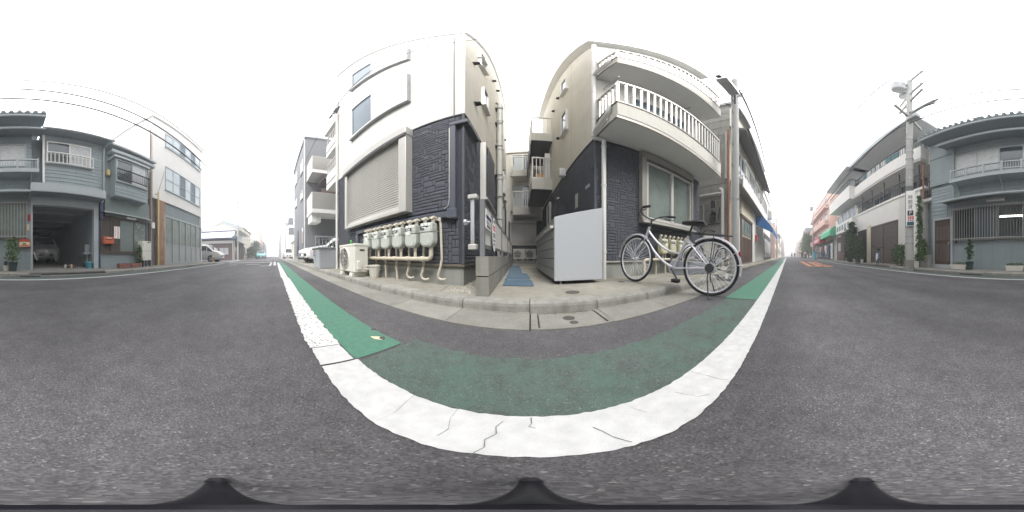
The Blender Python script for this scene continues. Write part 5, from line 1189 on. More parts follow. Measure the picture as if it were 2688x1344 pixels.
# pillar plates and post boxes on the left end
pb = tag(MB(FH).box(-.38, .01, .005, .14, .78, 1.06).build('letter_box', 'red_paint', None, bevel=.012), 'dark red letter box with a patterned orange front beside the garage pillar', 'letter box')
b = MB(FH); b.box(-.36, -.01, .14, .147, .80, .96); b.build('front_panel', 'paint_chip', pb)
for k, (x0, x1, z0, z1, m) in enumerate(((-.34, -.05, .82, .86, 'orange_red'), (-.24, -.12, .87, .92, 'leaf_light'), (-.36, -.01, .98, 1.0, 'orange_red'))):
    b = MB(FH); b.box(x0, x1, .147, .149, z0, z1); b.build('pattern_patch', m, pb)
tag(MB(FH).box(-.42, -.30, .004, .03, 1.72, 1.96).build('name_plate', 'red_plastic'), 'dark red plate on the wall above the letter box', 'plate')
tag(MB(FH).box(-.36, -.26, .004, .03, 1.38, 1.60).build('intercom', 'paint_chip'), 'pale intercom box on the wall between red plate and letter box', 'intercom')

# ---------------------------------------------------------------- garage house
H2 = thing('garage_house', 'grey-green house with an open garage and a white-railed window above it', 'house', (-1.7, HY, 0))
b = MB(FH); b.box(-3.30, -.86, -7, 0, 3.16, 5.78); b.build('upper_wall', 'grey_wall', H2)
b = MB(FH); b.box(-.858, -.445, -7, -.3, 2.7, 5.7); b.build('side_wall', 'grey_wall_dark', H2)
boards(H2, FH, -3.30, -.86, 3.2, 5.72, .165, 'grey_board', [(-2.7, -.96, 4.18, 5.4)])
b = MB(FH); b.box(-.90, -.82, 0, .05, 3.1, 5.72); b.build('corner_post', 'trim_white', H2)
b = MB(FH); b.box(-.48, -.40, -.02, .04, -.02, 2.66); b.build('pillar', 'grey_trim', H2)
b = MB(FH); b.box(-3.01, -2.81, -.15, .03, -.02, 2.66); b.build('pillar', 'grey_trim', H2)
b = MB(FH); b.box(-2.81, -.48, -.2, .02, 2.34, 2.72); b.build('lintel', 'grey_trim', H2)
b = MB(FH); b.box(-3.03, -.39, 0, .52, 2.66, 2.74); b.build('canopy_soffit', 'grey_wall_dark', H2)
b = MB(FH); b.box(-3.05, -.37, .50, .54, 2.68, 3.0); b.build('canopy_fascia', 'grey_trim', H2)
b = MB(FH); b.add([(-3.05, .54, 3.0), (-.37, .54, 3.0), (-.37, 0, 3.16), (-3.05, 0, 3.16)], [(0,1,2,3)]); b.build('canopy_roof', 'grey_wall_dark', H2)
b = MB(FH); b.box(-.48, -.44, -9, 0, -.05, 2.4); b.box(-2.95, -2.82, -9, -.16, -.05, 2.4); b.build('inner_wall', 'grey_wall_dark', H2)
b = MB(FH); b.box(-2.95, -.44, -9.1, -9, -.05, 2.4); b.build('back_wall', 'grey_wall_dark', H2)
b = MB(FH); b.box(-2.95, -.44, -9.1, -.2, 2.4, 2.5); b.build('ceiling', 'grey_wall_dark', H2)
for k in range(4): b = MB(FH); b.box(-2.82, -.48, -1.2-1.7*k, -1.1-1.7*k, 2.3, 2.4); b.build('ceiling_beam', 'grey_wall', H2)
b = MB(FH); b.box(-2.9, -.47, -9, .0, -.1, .0); b.build('garage_floor', 'kerb_concrete', H2)
wn = window(H2, FH, -2.68, -.97, 4.2, 5.36, 'trim_white', 'glass', .05, .05, split=2, panes=['curtain', 'glass'])
railing(H2, FH @ T(0, .16, 0), -2.72, -.94, 4.14, 4.68, 13, 'trim_white', .022, .022, top=.04)
b = MB(FH); b.add([(-3.4, .5, 5.72), (-.78, .5, 5.72), (-.78, -3, 6.7), (-3.4, -3, 6.7), (-3.4, .5, 5.8), (-.78, .5, 5.8), (-.78, -3, 6.78), (-3.4, -3, 6.78)], [(0,1,2,3),(4,7,6,5),(0,4,5,1),(1,5,6,2),(2,6,7,3),(3,7,4,0)]); b.build('roof', 'roof_tile', H2)
b = MB(FH); b.tube([(-3.45, .53, 5.74), (-.75, .53, 5.76)], .05, 8); b.build('gutter', 'grey_metal', H2, smooth='auto')
b = MB(FH); b.tube([(-3.25, .45, 5.68), (-3.22, .12, 5.5), (-3.22, .08, 5.3), (-3.22, .08, 2.9), (-3.12, .08, 2.6), (-3.12, .08, 2.05), (-3.08, .05, 1.95)], .04, 8); b.build('downpipe', 'grey_metal', H2, smooth='auto')
b = MB(FH); b.tube([(-.36, .1, 2.5), (-.36, .1, 2.85), (-.33, .14, 2.95)], .03, 8); b.build('downpipe', 'grey_metal', H2)
b = MB(FH); b.box(-3.16, -3.04, .02, .12, 1.95, 2.65); b.build('rain_hopper', 'sign_blue', H2)
b = MB(FH); b.box(-3.08, -3.03, .02, .05, -.0, 1.9); b.build('corner_strip', 'sign_blue', H2)
# garage clutter
bu = thing('bucket', 'cyan plastic bucket at the right of the garage mouth', 'bucket', (-2.66, -5.75, -.0))
b = MB(T(-2.64, -5.78, 0)); b.lathe([(.10, 0), (.14, .24), (.15, .25), (.145, .26), (.13, .24), (.1, .02), (.02, .015)], 18); b.build('body', 'cyan_plastic', bu, smooth='auto')
b = MB(T(-2.64, -5.78, 0)); b.tube([(.145*math.cos(a), .145*math.sin(a), .235) for a in [PI*i/12 for i in range(13)]], .005, 5); b.build('handle', 'alu_light', bu)
sk = thing('wash_basin', 'grey wall sink above the cyan bucket in the garage', 'sink', (-2.72, -6.3, .0))
b = MB(FH); b.box(-2.82, -2.5, -.55, -.25, .55, .62); b.box(-2.80, -2.6, -.45, -.35, .62, .95); b.build('basin', 'grey_metal', sk, bevel=.01)
b = MB(FH); b.tube([(-2.7, -.4, .55), (-2.7, -.4, .3), (-2.78, -.4, .1)], .02, 6); b.build('waste_pipe', 'pvc_grey', sk)
cl = thing('tool_stand', 'dark wire rack with tools beside the sink in the garage', 'rack', (-2.45, -6.1, 0))
b = MB(FH); b.tube([(-2.6, -.5, 0), (-2.55, -.5, .42), (-2.3, -.5, .42), (-2.25, -.5, 0)], .012, 6); b.tube([(-2.6, -.3, 0), (-2.55, -.3, .42), (-2.3, -.3, .42), (-2.25, -.3, 0)], .012, 6); b.build('frame', 'dark_metal', cl)
for k in range(5): b = MB(FH); b.lathe([(.05, 0), (.06, .1), (.03, .15)], 8, T(-2.15+.09*k, -.45-.05*(k % 2), 0)); tag(b.build('garden_pot', ['bark', 'planter_white', 'terracotta', 'pot_green', 'planter_white'][k]), ['small brown pot nearest the rack in the garage', 'small white pot second from the rack in the garage', 'small terracotta pot in the middle of the garage row', 'small dark green pot in the garage row', 'small white pot farthest from the rack in the garage'][k], 'pot')

# ---------------------------------------------------------------- house with bay window
H3 = thing('bay_window_house', 'narrow grey-green house with an upstairs bay window and shuttered ground floor', 'house', (-4.5, HY, 0))
b = MB(FH); b.box(-5.75, -3.305, -7, 0, 2.1, 5.5); b.build('upper_wall', 'grey_wall', H3)
b = MB(FH); b.box(-5.75, -3.10, -7, -.02, -.05, 2.1); b.build('lower_wall', 'grey_wall', H3)
b = MB(FH); b.box(-5.78, -3.28, 0, .06, 2.15, 3.1); b.build('apron_panel', 'green_steel', H3)
bay = MB(FH); bay.box(-5.24, -3.52, 0, .42, 2.95, 4.85); bay = bay.build('bay', 'grey_wall', H3)
b = MB(FH); b.box(-5.34, -3.42, 0, .55, 4.85, 4.95); b.build('bay_roof', 'grey_trim', bay)
boards(H3, FH @ T(0, .42, 0), -5.24, -3.52, 2.98, 3.62, .16, 'grey_board')
window(H3, FH @ T(0, .42, 0), -5.2, -3.56, 3.64, 4.80, 'grey_trim', 'glass', .05, .05, split=2, panes=['curtain', 'glass'])
railing(H3, FH @ T(0, .62, 0), -5.26, -3.5, 3.72, 4.2, 17, 'dark_metal', .014, .014, top=.03)
b = MB(FH); b.box(-3.48, -3.32, .02, .18, 4.0, 4.28); tag(b.build('alarm_box', 'yellow_box', None, bevel=.02), 'pale yellow box on the wall left of the bay window', 'box')
b = MB(FH); b.add([(-5.85, .5, 5.45), (-3.35, .5, 5.55), (-3.35, -3, 6.5), (-5.85, -3, 6.4), (-5.85, .5, 5.56), (-3.35, .5, 5.66), (-3.35, -3, 6.6), (-5.85, -3, 6.5)], [(0,1,2,3),(4,7,6,5),(0,4,5,1),(1,5,6,2),(2,6,7,3),(3,7,4,0)]); b.build('roof', 'grey_trim', H3)
b = MB(FH); b.box(-5.85, -3.4, .0, .42, 5.2, 5.36); b.build('roof_fascia', 'grey_trim', H3)
b = MB(FH); b.add([(-5.7, 0, 2.32), (-3.1, 0, 2.32), (-3.1, .3, 2.22), (-5.7, .3, 2.22), (-5.7, 0, 2.36), (-3.1, 0, 2.36), (-3.1, .3, 2.26), (-5.7, .3, 2.26)], [(0,1,2,3),(4,7,6,5),(0,4,5,1),(1,5,6,2),(2,6,7,3),(3,7,4,0)]); b.build('lean_to_eave', 'grey_trim', H3)
sf = MB(FH); sf.box(-5.65, -3.10, 0, .05, .58, .68); sf.box(-5.65, -3.10, 0, .05, 2.05, 2.14); sf.box(-5.65, -5.56, 0, .045, .68, 2.05); sf.box(-3.16, -3.10, 0, .045, .68, 2.05); sf.box(-4.06, -4.0, 0, .045, .68, 2.05); sf.box(-4.84, -4.78, 0, .045, .68, 2.05); sf.box(-3.6, -3.56, 0, .044, .68, 2.05); sf = sf.build('shutter_frame', 'brown_steel', H3)
lm_ = MB(); lm_.box(-.21, .21, .01, .03, .004, .03); lm1 = lm_.mesh('louvre', 'brown_steel')
for k in range(39):
    piece('louvre', lm1, sf, FH @ T(-3.37, 0, .69+.0345*k)); piece('louvre', lm1, sf, FH @ T(-3.80, 0, .69+.0345*k))
b = MB(FH); b.box(-4.78, -4.06, .0, .03, .69, 2.04); b.build('door_panel', 'green_steel', sf)
b = MB(FH); b.box(-5.56, -4.84, .0, .03, .69, 2.04); b.build('patterned_pane', 'glass_frost', sf)
rr = random.Random(3)
b = MB(FH)
for k in range(70): x = rr.uniform(-5.5, -4.9); z = rr.uniform(.75, 2.0); b.cbox((x, .031, z), (rr.uniform(.02, .05), .002, rr.uniform(.01, .03)))
stuff(b.build('glass_pattern', 'glass_pale', sf))
tl = tag(MB(FH).box(-4.85, -4.3, .08, .2, 2.12, 2.2).build('strip_lamp', 'trim_white', None, bevel=.02), 'white unlit strip lamp over the shuttered ground floor', 'lamp')
b = MB(FH); b.tube([(-4.82, .14, 2.11), (-4.33, .14, 2.11)], .015, 8); b.build('tube', 'lamp_glass', tl)
mb_ = tag(MB(FH).box(-3.62, -3.16, .05, .22, .96, 1.24).build('letter_box', 'orange_red', None, bevel=.02), 'orange-red letter box on the louvred shutter', 'letter box')
b = MB(FH); b.box(-3.55, -3.23, .22, .225, 1.12, 1.15); b.build('slot', 'black', mb_)
b = MB(FH); b.box(-3.50, -3.28, .22, .224, 1.18, 1.20); b.build('name_strip', 'paper', mb_)
FHr = FH
nb = tag(MB(FH).box(-4.02, -3.72, .05, .06, 1.22, 1.73).build('paper_notice', 'paper'), 'white vertical notice with dark red writing on the shutter', 'sign')
for k, c_ in enumerate('駐車場募集'): lettering(c_, .082, 'sign_red', nb, FHr @ T(-3.92, .0612, 1.66-.094*k) @ RZ(0) @ Matrix.Scale(-1, 4, (1, 0, 0)) if False else frame(tuple(FH @ Vector((-3.92, .0612, 1.66-.094*k))), (-1, 0), (0, 1)))
for k in range(7): b = MB(FH); b.box(-3.805, -3.775, .06, .0608, 1.67-.062*k, 1.70-.062*k); b.build('print_mark', 'sign_red', nb)
wh = thing('water_heater', 'white water heater cabinet on legs beside the shuttered house', 'water heater', (-5.3, -5.45, 0))
b = MB(FH); b.box(-5.56, -5.0, .08, .42, .28, 1.16); hb_ = b.build('cabinet', 'ac_white', wh, bevel=.012)
b = MB(FH); b.box(-5.565, -4.995, .075, .425, .70, .715); b.build('seam', 'steel_grey', hb_); b = MB(FH); b.box(-5.5, -5.3, .42, .426, 1.08, 1.12); b.build('vent', 'black', hb_)
b = MB(FH); b.cbox((-5.05, .424, 1.0), (.02, .006, .1)); b.build('badge', 'steel_grey', hb_)
for u in (-5.5, -5.06):
    for v in (.12, .38): b = MB(FH); b.box(u-.025, u+.025, v-.025, v+.025, -.01, .28); b.build('leg', 'dark_metal', wh)
b = MB(FH); b.tube([(-5.1, .2, .28), (-5.1, .2, .12), (-5.0, .05, .1)], .025, 6); b.build('pipe', 'pvc_grey', wh); b = MB(FH); b.tube([(-5.3, .2, .28), (-5.3, .2, -.01)], .02, 6); b.build('pipe', 'pvc_grey', wh)
for k, x0 in enumerate((-4.25, -4.85)):
    t = thing('planter', ['terracotta trough planter nearer the garage', 'terracotta trough planter nearer the water heater'][k], 'planter', (x0+.28, -5.3, 0), 0, 'terracotta planters by the shuttered house')
    b = MB(); b.prism([(x0+.03, 0), (x0+.55, 0), (x0+.58, .17), (x0, .17)], -5.4, -5.18); b.build('trough', 'terracotta', t, bevel=.01)
    b = MB(); b.box(x0+.03, x0+.55, -5.38, -5.2, .165, .178); b.build('soil', 'soil', t)

# ---------------------------------------------------------------- rusty post, cream pole, white three-storey block
W = thing('office_block', 'white three-storey block with long windows and a glazed ground floor', 'building', (-9, HY, 0))
b = MB(FH); b.box(-11.75, -6.1, -9, 0, 3.62, 10.1); b.build('upper_wall', 'white_wall', W)
b = MB(FH); b.box(-11.75, -6.1, -9, -.25, -.1, 3.62); b.build('lower_wall', 'grey_wall_dark', W)
b = MB(FH); b.box(-11.85, -6.0, -9, .12, 10.1, 10.3); b.build('roof_edge', 'white_wall', W)
b = MB(FH); b.box(-7.08, -6.5, -.24, .04, -.02, 3.6); b.build('rusty_pier', 'rust', W)
b = MB(FH); b.box(-11.75, -11.6, -.24, .02, -.02, 3.62); b.build('pier', 'white_wall', W)
for (z0, z1, nm) in ((4.4, 6.08, 0), (7.7, 9.0, 1)):
    window(W, FH, -11.4, -7.12, z0, z1, 'grey_trim', 'glass_pale', .06, .05, split=6, transom=z0+(z1-z0)*.45, panes=['glass_pale', 'glass_blue', 'glass_pale', 'glass_blue', 'glass_pale', 'glass_pale'])
b = MB(FH); b.tube([(-7.1, .25, 7.55), (-11.5, .25, 7.55)], .02, 6); b.tube([(-7.1, .25, 7.55), (-7.1, 0, 7.55)], .015, 6); b.tube([(-11.5, .25, 7.55), (-11.5, 0, 7.55)], .015, 6); b.build('guard_rail', 'grey_metal', W)
sc_ = MB(FH); sc_.box(-11.6, -7.1, -.1, .02, 2.72, 2.82); sc_.box(-11.6, -7.1, -.1, .015, 1.08, 1.14); sc_.box(-11.6, -7.1, -.1, .02, -.02, .12)
for k in range(7): x = -11.6+.75*k; sc_.box(x-.025, x+.025, -.1, .03, .12, 2.72)
sc_ = sc_.build('screen_frame', 'grey_metal', W)
for k in range(6):
    x = -11.6+.75*k
    b = MB(FH); b.box(x+.025, x+.725, -.06, -.03, 1.14, 2.72); b.build('pane', 'glass_frost', sc_)
    b = MB(FH); b.box(x+.025, x+.725, -.06, -.02, .12, 1.08); b.build('kick_panel', 'grey_metal', sc_)
b = MB(FH); b.box(-11.6, -7.1, -.22, -.1, 2.83, 3.6); b.build('transom_panel', 'grey_wall_dark', W)
cp = thing('steel_post', 'thin cream steel post in front of the rusty pier', 'post', (-6.32, -5.5, 0))
b = MB(T(-6.32, -5.5, 0)); b.tube([(0, 0, -.01), (0, 0, 3.95)], .045, 10); b.build('shaft', 'yellow_box', cp, smooth='auto')
b = MB(T(-6.32, -5.5, 0)); b.tube([(-.05, 0, 3.8), (.25, 0, 3.75)], .015, 6); b.build('arm', 'dark_metal', cp)
for k, (x, lb) in enumerate(((-5.98, 'tall reddish pipe between the bay-window house and white block'), (-6.06, 'tall grey pipe between the bay-window house and white block'))):
    b = MB(T(x, -5.75, 0)); b.tube([(0, 0, 0), (0, 0, 8.6-.4*k)], .03, 8); tag(b.build('riser_pipe', ['pvc_rust', 'grey_metal'][k]), lb, 'pipe')
b = MB(FH); b.box(-6.15, -5.95, .01, .12, 1.9, 2.2); tag(b.build('switch_box', 'trim_white'), 'small white switch box beside the rusty pier', 'box')
# ================================================================ FAR SIDE RIGHT: balcony block, pole, shops
AP = thing('balcony_block', 'white apartment block with long railed balconies and brown garage shutters', 'building', (9, HY, 0))
MB(FH).box(5.35, 12.3, -8, 0, -.08, 3.95).build('ground_wall', 'white_wall', AP)
MB(FH).box(5.35, 12.3, -8, -1.2, 3.95, 8.6).build('recessed_wall', 'grey_trim', AP)
for z in (3.95, 5.50):
    b = MB(FH); b.box(5.0, 12.3, -1.2, .35 if z > 4 else .05, z-.12, z+.02); b.build('balcony_slab', 'white_wall', AP)
b = MB(FH); b.box(5.0, 12.3, .29, .35, 5.45, 6.36); b.box(5.0, 5.06, -1.2, .288, 5.45, 6.36); b.build('parapet', 'white_wall', AP)
railing(AP, FH, 5.3, 12.2, 3.98, 4.78, 40, 'dark_metal', .02, .02, top=.05)
railing(AP, FH @ T(0, .3, 0), 5.0, 12.2, 6.36, 7.0, 40, 'dark_metal', .02, .02, top=.05)
for u in (5.4, 6.9, 8.4, 9.9, 11.4): b = MB(FH); b.box(u-.03, u+.03, -.02, .04, 3.97, 5.4); b.build('balcony_post', 'dark_metal', AP)
b = MB(FH); b.box(4.8, 12.6, -8, .75, 8.35, 8.55); b.build('roof_slab', 'soffit', AP)
b = MB(FH); b.box(4.75, 12.7, .7, .8, 8.28, 8.62); b.build('roof_fascia', 'grey_trim', AP)
for (z0, z1) in ((4.1, 5.3), (6.0, 7.9)):
    window(AP, FH @ T(0, -1.2, 0), 5.8, 8.2, z0, z1, 'alu_light', 'glass', .06, .05, split=3); window(AP, FH @ T(0, -1.2, 0), 9.2, 11.6, z0, z1, 'alu_light', 'glass_blue', .06, .05, split=3)
# laundry on the upper balcony
for k in range(9):
    b = MB(FH); x = 6.2+.62*k; hh = rnd.uniform(.4, .75); w2 = rnd.uniform(.18, .3)
    b.add([(x-w2, -.1, 7.35), (x+w2, -.1, 7.35), (x+w2*.9, -.06, 7.35-hh), (x-w2*.9, -.13, 7.35-hh), (x-w2, -.13, 7.35), (x+w2, -.13, 7.35), (x+w2*.9, -.09, 7.35-hh), (x-w2*.9, -.16, 7.35-hh)], [(0,1,2,3),(4,5,6,7),(0,1,5,4),(2,3,7,6),(0,3,7,4),(1,2,6,5)])
    tag(b.build('laundry', rnd.choice(['cloth_white', 'cloth_teal', 'glass_pale'])), ['first', 'second', 'third', 'fourth', 'fifth', 'sixth', 'seventh', 'eighth', 'ninth'][k]+' garment from the thick pole on the washing pole of the upper balcony', 'laundry', 'washing on the upper balcony')
b = MB(FH); b.tube([(5.9, -.115, 7.36), (11.6, -.115, 7.36)], .015, 6); b.build('washing_pole', 'alu_light', AP)
# side stairs/balcony by the wooden house
b = MB(FH); b.box(4.72, 5.34, -3, -.2, 3.2, 3.35); b.build('side_landing', 'white_wall', AP)
b = MB(FH); b.box(4.72, 5.3, -.26, -.2, 5.35, 6.3); b.build('side_parapet', 'white_wall', AP)
railing(AP, FH @ T(0, -.23, 0), 4.72, 5.3, 6.3, 6.9, 7, 'dark_metal', .02, .02); railing(AP, FH @ T(0, -.23, 0), 4.75, 5.3, 3.35, 4.3, 6, 'dark_metal', .025, .025)
b = MB(FH); b.tube([(5.1, .05, 3.3), (5.1, .05, 6.4)], .05, 8); b.build('downpipe', 'pvc_rust', AP)
b = MB(FH); b.box(4.70, 5.34, -8, -.6, -.05, 3.2); b.build('side_wall', 'grey_wall_dark', AP)
# shutters
for (x0, x1, nm) in ((8.5, 10.0, 0), (7.02, 8.5, 1)):
    sf = MB(FH); sf.box(x0, x1, 0, .05, 2.44, 2.54); sf.box(x0, x0+.04, 0, .05, .0, 2.44); sf.box(x1-.04, x1, 0, .05, 0, 2.44); sf = sf.build('garage_shutter', 'brown_steel', AP)
    m_ = MB(); m_.box(x0+.04, x1-.04, .005, .022, .004, .062); m_ = m_.mesh('slat', 'brown_steel')
    for k in range(36): piece('slat', m_, sf, FH @ T(0, 0, .03+.067*k))
b = MB(FH); b.box(10.05, 10.6, 0, .06, -.02, 2.7); b.build('pilaster', 'cream_wall', AP)
b = MB(FH); b.box(10.62, 12.2, .0, .04, .0, 2.5); b.build('dark_opening', 'black', AP)
for k in range(12): b = MB(FH); b.box(6.25+.06*k, 6.27+.06*k, 0, .012, .0, 3.9); b.build('wall_rib', 'white_wall', AP)
# projecting right-hand block with stacked balconies
AQ = thing('projecting_block', 'paler projecting block with stacked white balconies beyond the brown shutters', 'building', (15, -5, 0))
MB(FH).box(12.32, 18.6, -8, 0, -.08, 4.6).build('ground_wall', 'white_wall', AQ)
MB(FH).box(12.32, 18.6, -8, -.5, 4.6, 8.4).build('upper_wall', 'grey_trim', AQ)
b = MB(FH); b.box(12.32, 18.6, -.5, .75, 5.4, 5.52); b.build('balcony_slab', 'soffit', AQ)
b = MB(FH); b.box(12.32, 18.6, .68, .75, 5.52, 6.65); b.box(12.32, 12.4, -.5, .678, 5.52, 6.65); b.build('parapet', 'white_wall', AQ)
railing(AQ, FH @ T(0, .7, 0), 12.35, 18.5, 6.65, 7.3, 30, 'dark_metal', .02, .02); railing(AQ, frame((12.36, HY, 0), (0, 1), (-1, 0)), -.5, .65, 6.65, 7.3, 6, 'dark_metal', .02, .02)
b = MB(FH); b.box(12.0, 18.9, -8, 1.1, 8.35, 8.55); b.build('roof_slab', 'soffit', AQ)
window(AQ, FH @ T(0, -.5, 0), 13, 15.4, 5.8, 7.7, 'alu_light', 'glass', .06, .05, split=3); window(AQ, FH @ T(0, -.5, 0), 16, 18.2, 5.8, 7.7, 'alu_light', 'glass_blue', .06, .05, split=3)
for (a, c) in ((12.5, 14.2), (14.4, 16.0), (16.2, 17.6)): window(AQ, FH, a, c, 3.95, 4.9, 'alu_light', 'glass_blue', .05, .05, split=2)
b = MB(FH); b.box(12.4, 16.8, .0, .5, 2.75, 3.75); sg = b.build('sign_fascia', 'white_wall', AQ)
for k in range(5):
    b = MB(FH); b.box(13.0+.75*k, 13.5+.75*k, .5, .505, 3.0, 3.5); pm_ = b.build('sign_patch', 'green_steel', sg)
b = MB(FH); b.box(12.5, 16.5, 0, .03, 0, 2.7); b.build('shopfront', 'dark_metal', AQ)
for (x0, x1, m) in ((15.3, 16.2, 'brown_tile'), (16.3, 17.8, 'brown_tile'), (12.9, 13.6, 'alu_beige'), (14.0, 14.9, 'glass')): b = MB(FH); b.box(x0, x1, .03, .1, 0, 2.5); b.build('shop_bay', m, AQ)
b = MB(FH); b.box(16.4, 17.2, .1, .11, 1.0, 1.9); b.build('poster', 'glass_pale', AQ)
# shops with awnings
SH = street_house('awning_shops', 'low shops with green and red awnings under the pink building', 18.7, 30, -5.6, -1, 3.9, 'cream_wall', 1, 4, shop='dark_metal', z0=-.05)
for (nm, x0, x1, m, lb, z) in (('green', 17.3, 22.6, 'green_awning', 'rounded green shop awning on the far right side', 2.75), ('red', 23.0, 28.6, 'red_awning', 'red shop awning with pale characters beyond the green one', 2.35)):
    t = thing('awning', lb, 'awning', ((x0+x1)/2, -5.5, z)); F = frame((0, -5.55, 0), (1, 0), (0, 1)); b = MB(F)
    prof = [(0, z+1.1), (.35, z+1.05), (.65, z+.9), (.85, z+.6), (.9, z)]
    if nm == 'red': prof = [(0, z+1.35), (.75, z+1.0), (.9, z+.95), (.9, z)]
    n = len(prof); b.add([(x, y, zz) for x in (x0, x1) for (y, zz) in prof]+[(x0, 0, z), (x1, 0, z)], [(i, i+1, n+i+1, n+i) for i in range(n-1)]+[tuple(range(n))+(2*n,), tuple(range(2*n-1, n-1, -1))+(2*n+1,)]); b.build('canvas', m, t)
    b = MB(F)
    for x in (x0+.05, x1-.05): b = MB(F); b.tube([(x, 0, z+.02), (x, .88, z+.02)], .02, 6); b.build('arm', 'steel_grey', t)
    if nm == 'red':
        for k in range(4): b = MB(F); b.box(x0+1.0+1.0*k, x0+1.45+1.0*k, .9, .905, z+.25, z+.7); b.build('print_mark', 'paper', t)
for (x0, x1, z0, z1, m, lb) in ((19.0, 19.9, .1, 2.1, 'glass_pale', 'pale glass door beneath the green awning'), (20.6, 21.4, .1, 1.9, 'sign_blue', 'dark blue banner beneath the green awning'), (24.2, 24.9, 1.0, 2.1, 'sign_red', 'red banner hanging beneath the red awning'), (22.2, 22.6, .8, 1.9, 'paper', 'white poster between the two awnings')):
    b = MB(frame((0, -5.6, 0), (1, 0), (0, 1))); b.box(x0, x1, .12, .16, z0, z1); tag(b.build('shop_banner', m), lb, 'banner')
PK = street_house('apartment_house', 'tall pink apartment house rising behind the awnings', 24, 40, -6.4, -1, 11, 'pink_wall', 4, 4, balcony=True, z0=-.05)
street_house('apartment_house', 'pale pink lower wing of the apartment house behind the green awning', 18.8, 23.9, -7.5, -1, 7.2, 'pink_wall', 2, 2, z0=-.05)
FR = [(41, 50, -6.2, 7.0, 'white_wall', 2, 'lean', 'white house behind the roadside tree far right'), (51, 63, -5.9, 9.5, 'grey_apart', 3, 'flat', 'grey block far down the far right side'), (64, 80, -5.7, 7.2, 'cream_wall', 2, 'flat', 'cream block far down the far right side'), (81, 110, -5.4, 9, 'white_wall', 3, 'flat', 'most distant white block on the far right side')]
for (x0, x1, yf, h, m, fl, rf_, lb) in FR: street_house('street_house', lb, x0, x1, yf, -1, h, m, fl, 3, roof=rf_, group='houses far down the right street', z0=-.05)
b = MB(); b.box(150, 151, -14, 10, -.1, 9); tag(b.build('end_building', 'white_wall'), 'hazy pale building closing the right end of the street', 'building')
far_pole('utility_pole', 'utility pole with transformer beside the red awning', 29.5, -4.7, 11.5, -.1, 3, tr=True); far_pole('utility_pole', 'distant utility pole behind the roadside tree on the right', 50, -4.8, 10, -.1, 3); far_pole('utility_pole', 'most distant utility pole on the far right side', 74, -4.6, 10, -.1, 2)
# cyan vending cart and stacked goods by the shops
vb = tag(MB().box(27.2, 28.4, -5.0, -4.55, -.1, 1.15).build('bin', 'cyan_plastic', None, bevel=.04), 'cyan bin on the pavement beside the pole at the red awning', 'bin')
b = MB(); b.box(27.15, 28.45, -5.02, -4.52, 1.15, 1.25); b.build('lid', 'blue_awning', vb)

# ---------------------------------------------------------------- big far pole with sign
PX, PY = 4.60, -4.30
fp = thing('utility_pole', 'thick concrete utility pole with parking sign and transformer by the wooden house', 'utility pole', (PX, PY, -.1))
MP = T(PX, PY, 0)
b = MB(MP); b.tube([(0, 0, -.12), (0, 0, 12.2)], [.165, .115], 20); b.build('shaft', 'pole_concrete', fp, smooth='auto')
b = MB(MP); b.tube([(0, 0, 1.6), (0, 0, 3.3)], .168, 20); b.build('dark_wrap', 'pole_dark', fp, smooth='auto')
b = MB(MP); b.tube([(0, 0, -.1), (0, 0, .34)], .172, 20); b.build('base_wrap', 'gutter_concrete', fp, smooth='auto')
for z in (1.2, .95, 3.6, 4.1, 4.7, 5.1, 5.9): b = MB(MP); b.tube([(0, 0, z), (0, 0, z+.025)], .166, 20); b.build('band', 'chrome', fp)
ps = thing('parking_sign', 'white vertical parking sign strapped to the thick far pole', 'sign', (PX-.1, PY+.19, 1.6))
FS_ = frame((PX-.02, PY+.172, 0), (-1, -.55), (-.55, 1))
b = MB(FS_); b.box(-.02, .34, 0, .04, 1.6, 3.06); pl_ = b.build('board', 'paper', ps, bevel=.025, seg=2)
for k, c_ in enumerate('時間貸'): lettering(c_, .19, 'ink', ps, FS_ @ T(.16, .0415, 2.76-.2*k))
b = MB(FS_); b.box(.05, .28, .04, .0412, 2.02, 2.22); b.build('symbol_field', 'ink', ps); lettering('P', .2, 'paper', ps, FS_ @ T(.165, .0422, 2.12))
for k, (z0, z1, m) in enumerate(((1.93, 1.99, 'sign_red'), (1.86, 1.92, 'sign_red'), (1.81, 1.84, 'ink'))):
    for j in range(3): b = MB(FS_); b.box(.06+.085*j, .125+.085*j, .04, .0412, z0, z1); b.build('print_mark', m, ps)
b = MB(FS_); b.box(.03, .30, .04, .0412, 1.63, 1.78); b.build('info_field', 'sign_teal', ps)
for (z, x) in ((11.9, .6), (10.0, -.7), (9.2, -.75), (7.6, .6)):
    b = MB(MP); b.box(-.05, .05, -1.1, 1.1, z-.05, z+.05, RZ(70 if z > 9 else 20)); ca = b.build('crossarm', 'pvc_grey', fp)
    for k in range(4): b = MB(MP); b.lathe([(.03, 0), (.06, .04), (.035, .07), (.06, .11), (.02, .15)], 8, RZ(70 if z > 9 else 20) @ T(0, -1+.66*k, z+.05)); b.build('insulator', 'insulator', ca)
for k in range(2):
    b = MB(MP); b.lathe([(.25, 0), (.3, .06), (.3, .85), (.24, .95)], 14, T(.25, .35-.75*k*0, 10.6) if k == 0 else T(.55, -.25, 10.6)); b.build('transformer', 'steel_grey', fp, smooth='auto')
b = MB(MP); b.tube([(-.1, .1, 7.6), (-.35, .15, 7.7), (-1.3, .1, 8.0), (-1.5, .1, 8.05)], [.03, .09, .09, .03], 8); b.build('cable_closure', 'steel_grey', fp, smooth='auto')
b = MB(MP); b.box(-.6, .0, .0, .25, 7.15, 7.45); b.build('junction_box', 'steel_grey', fp, bevel=.03)
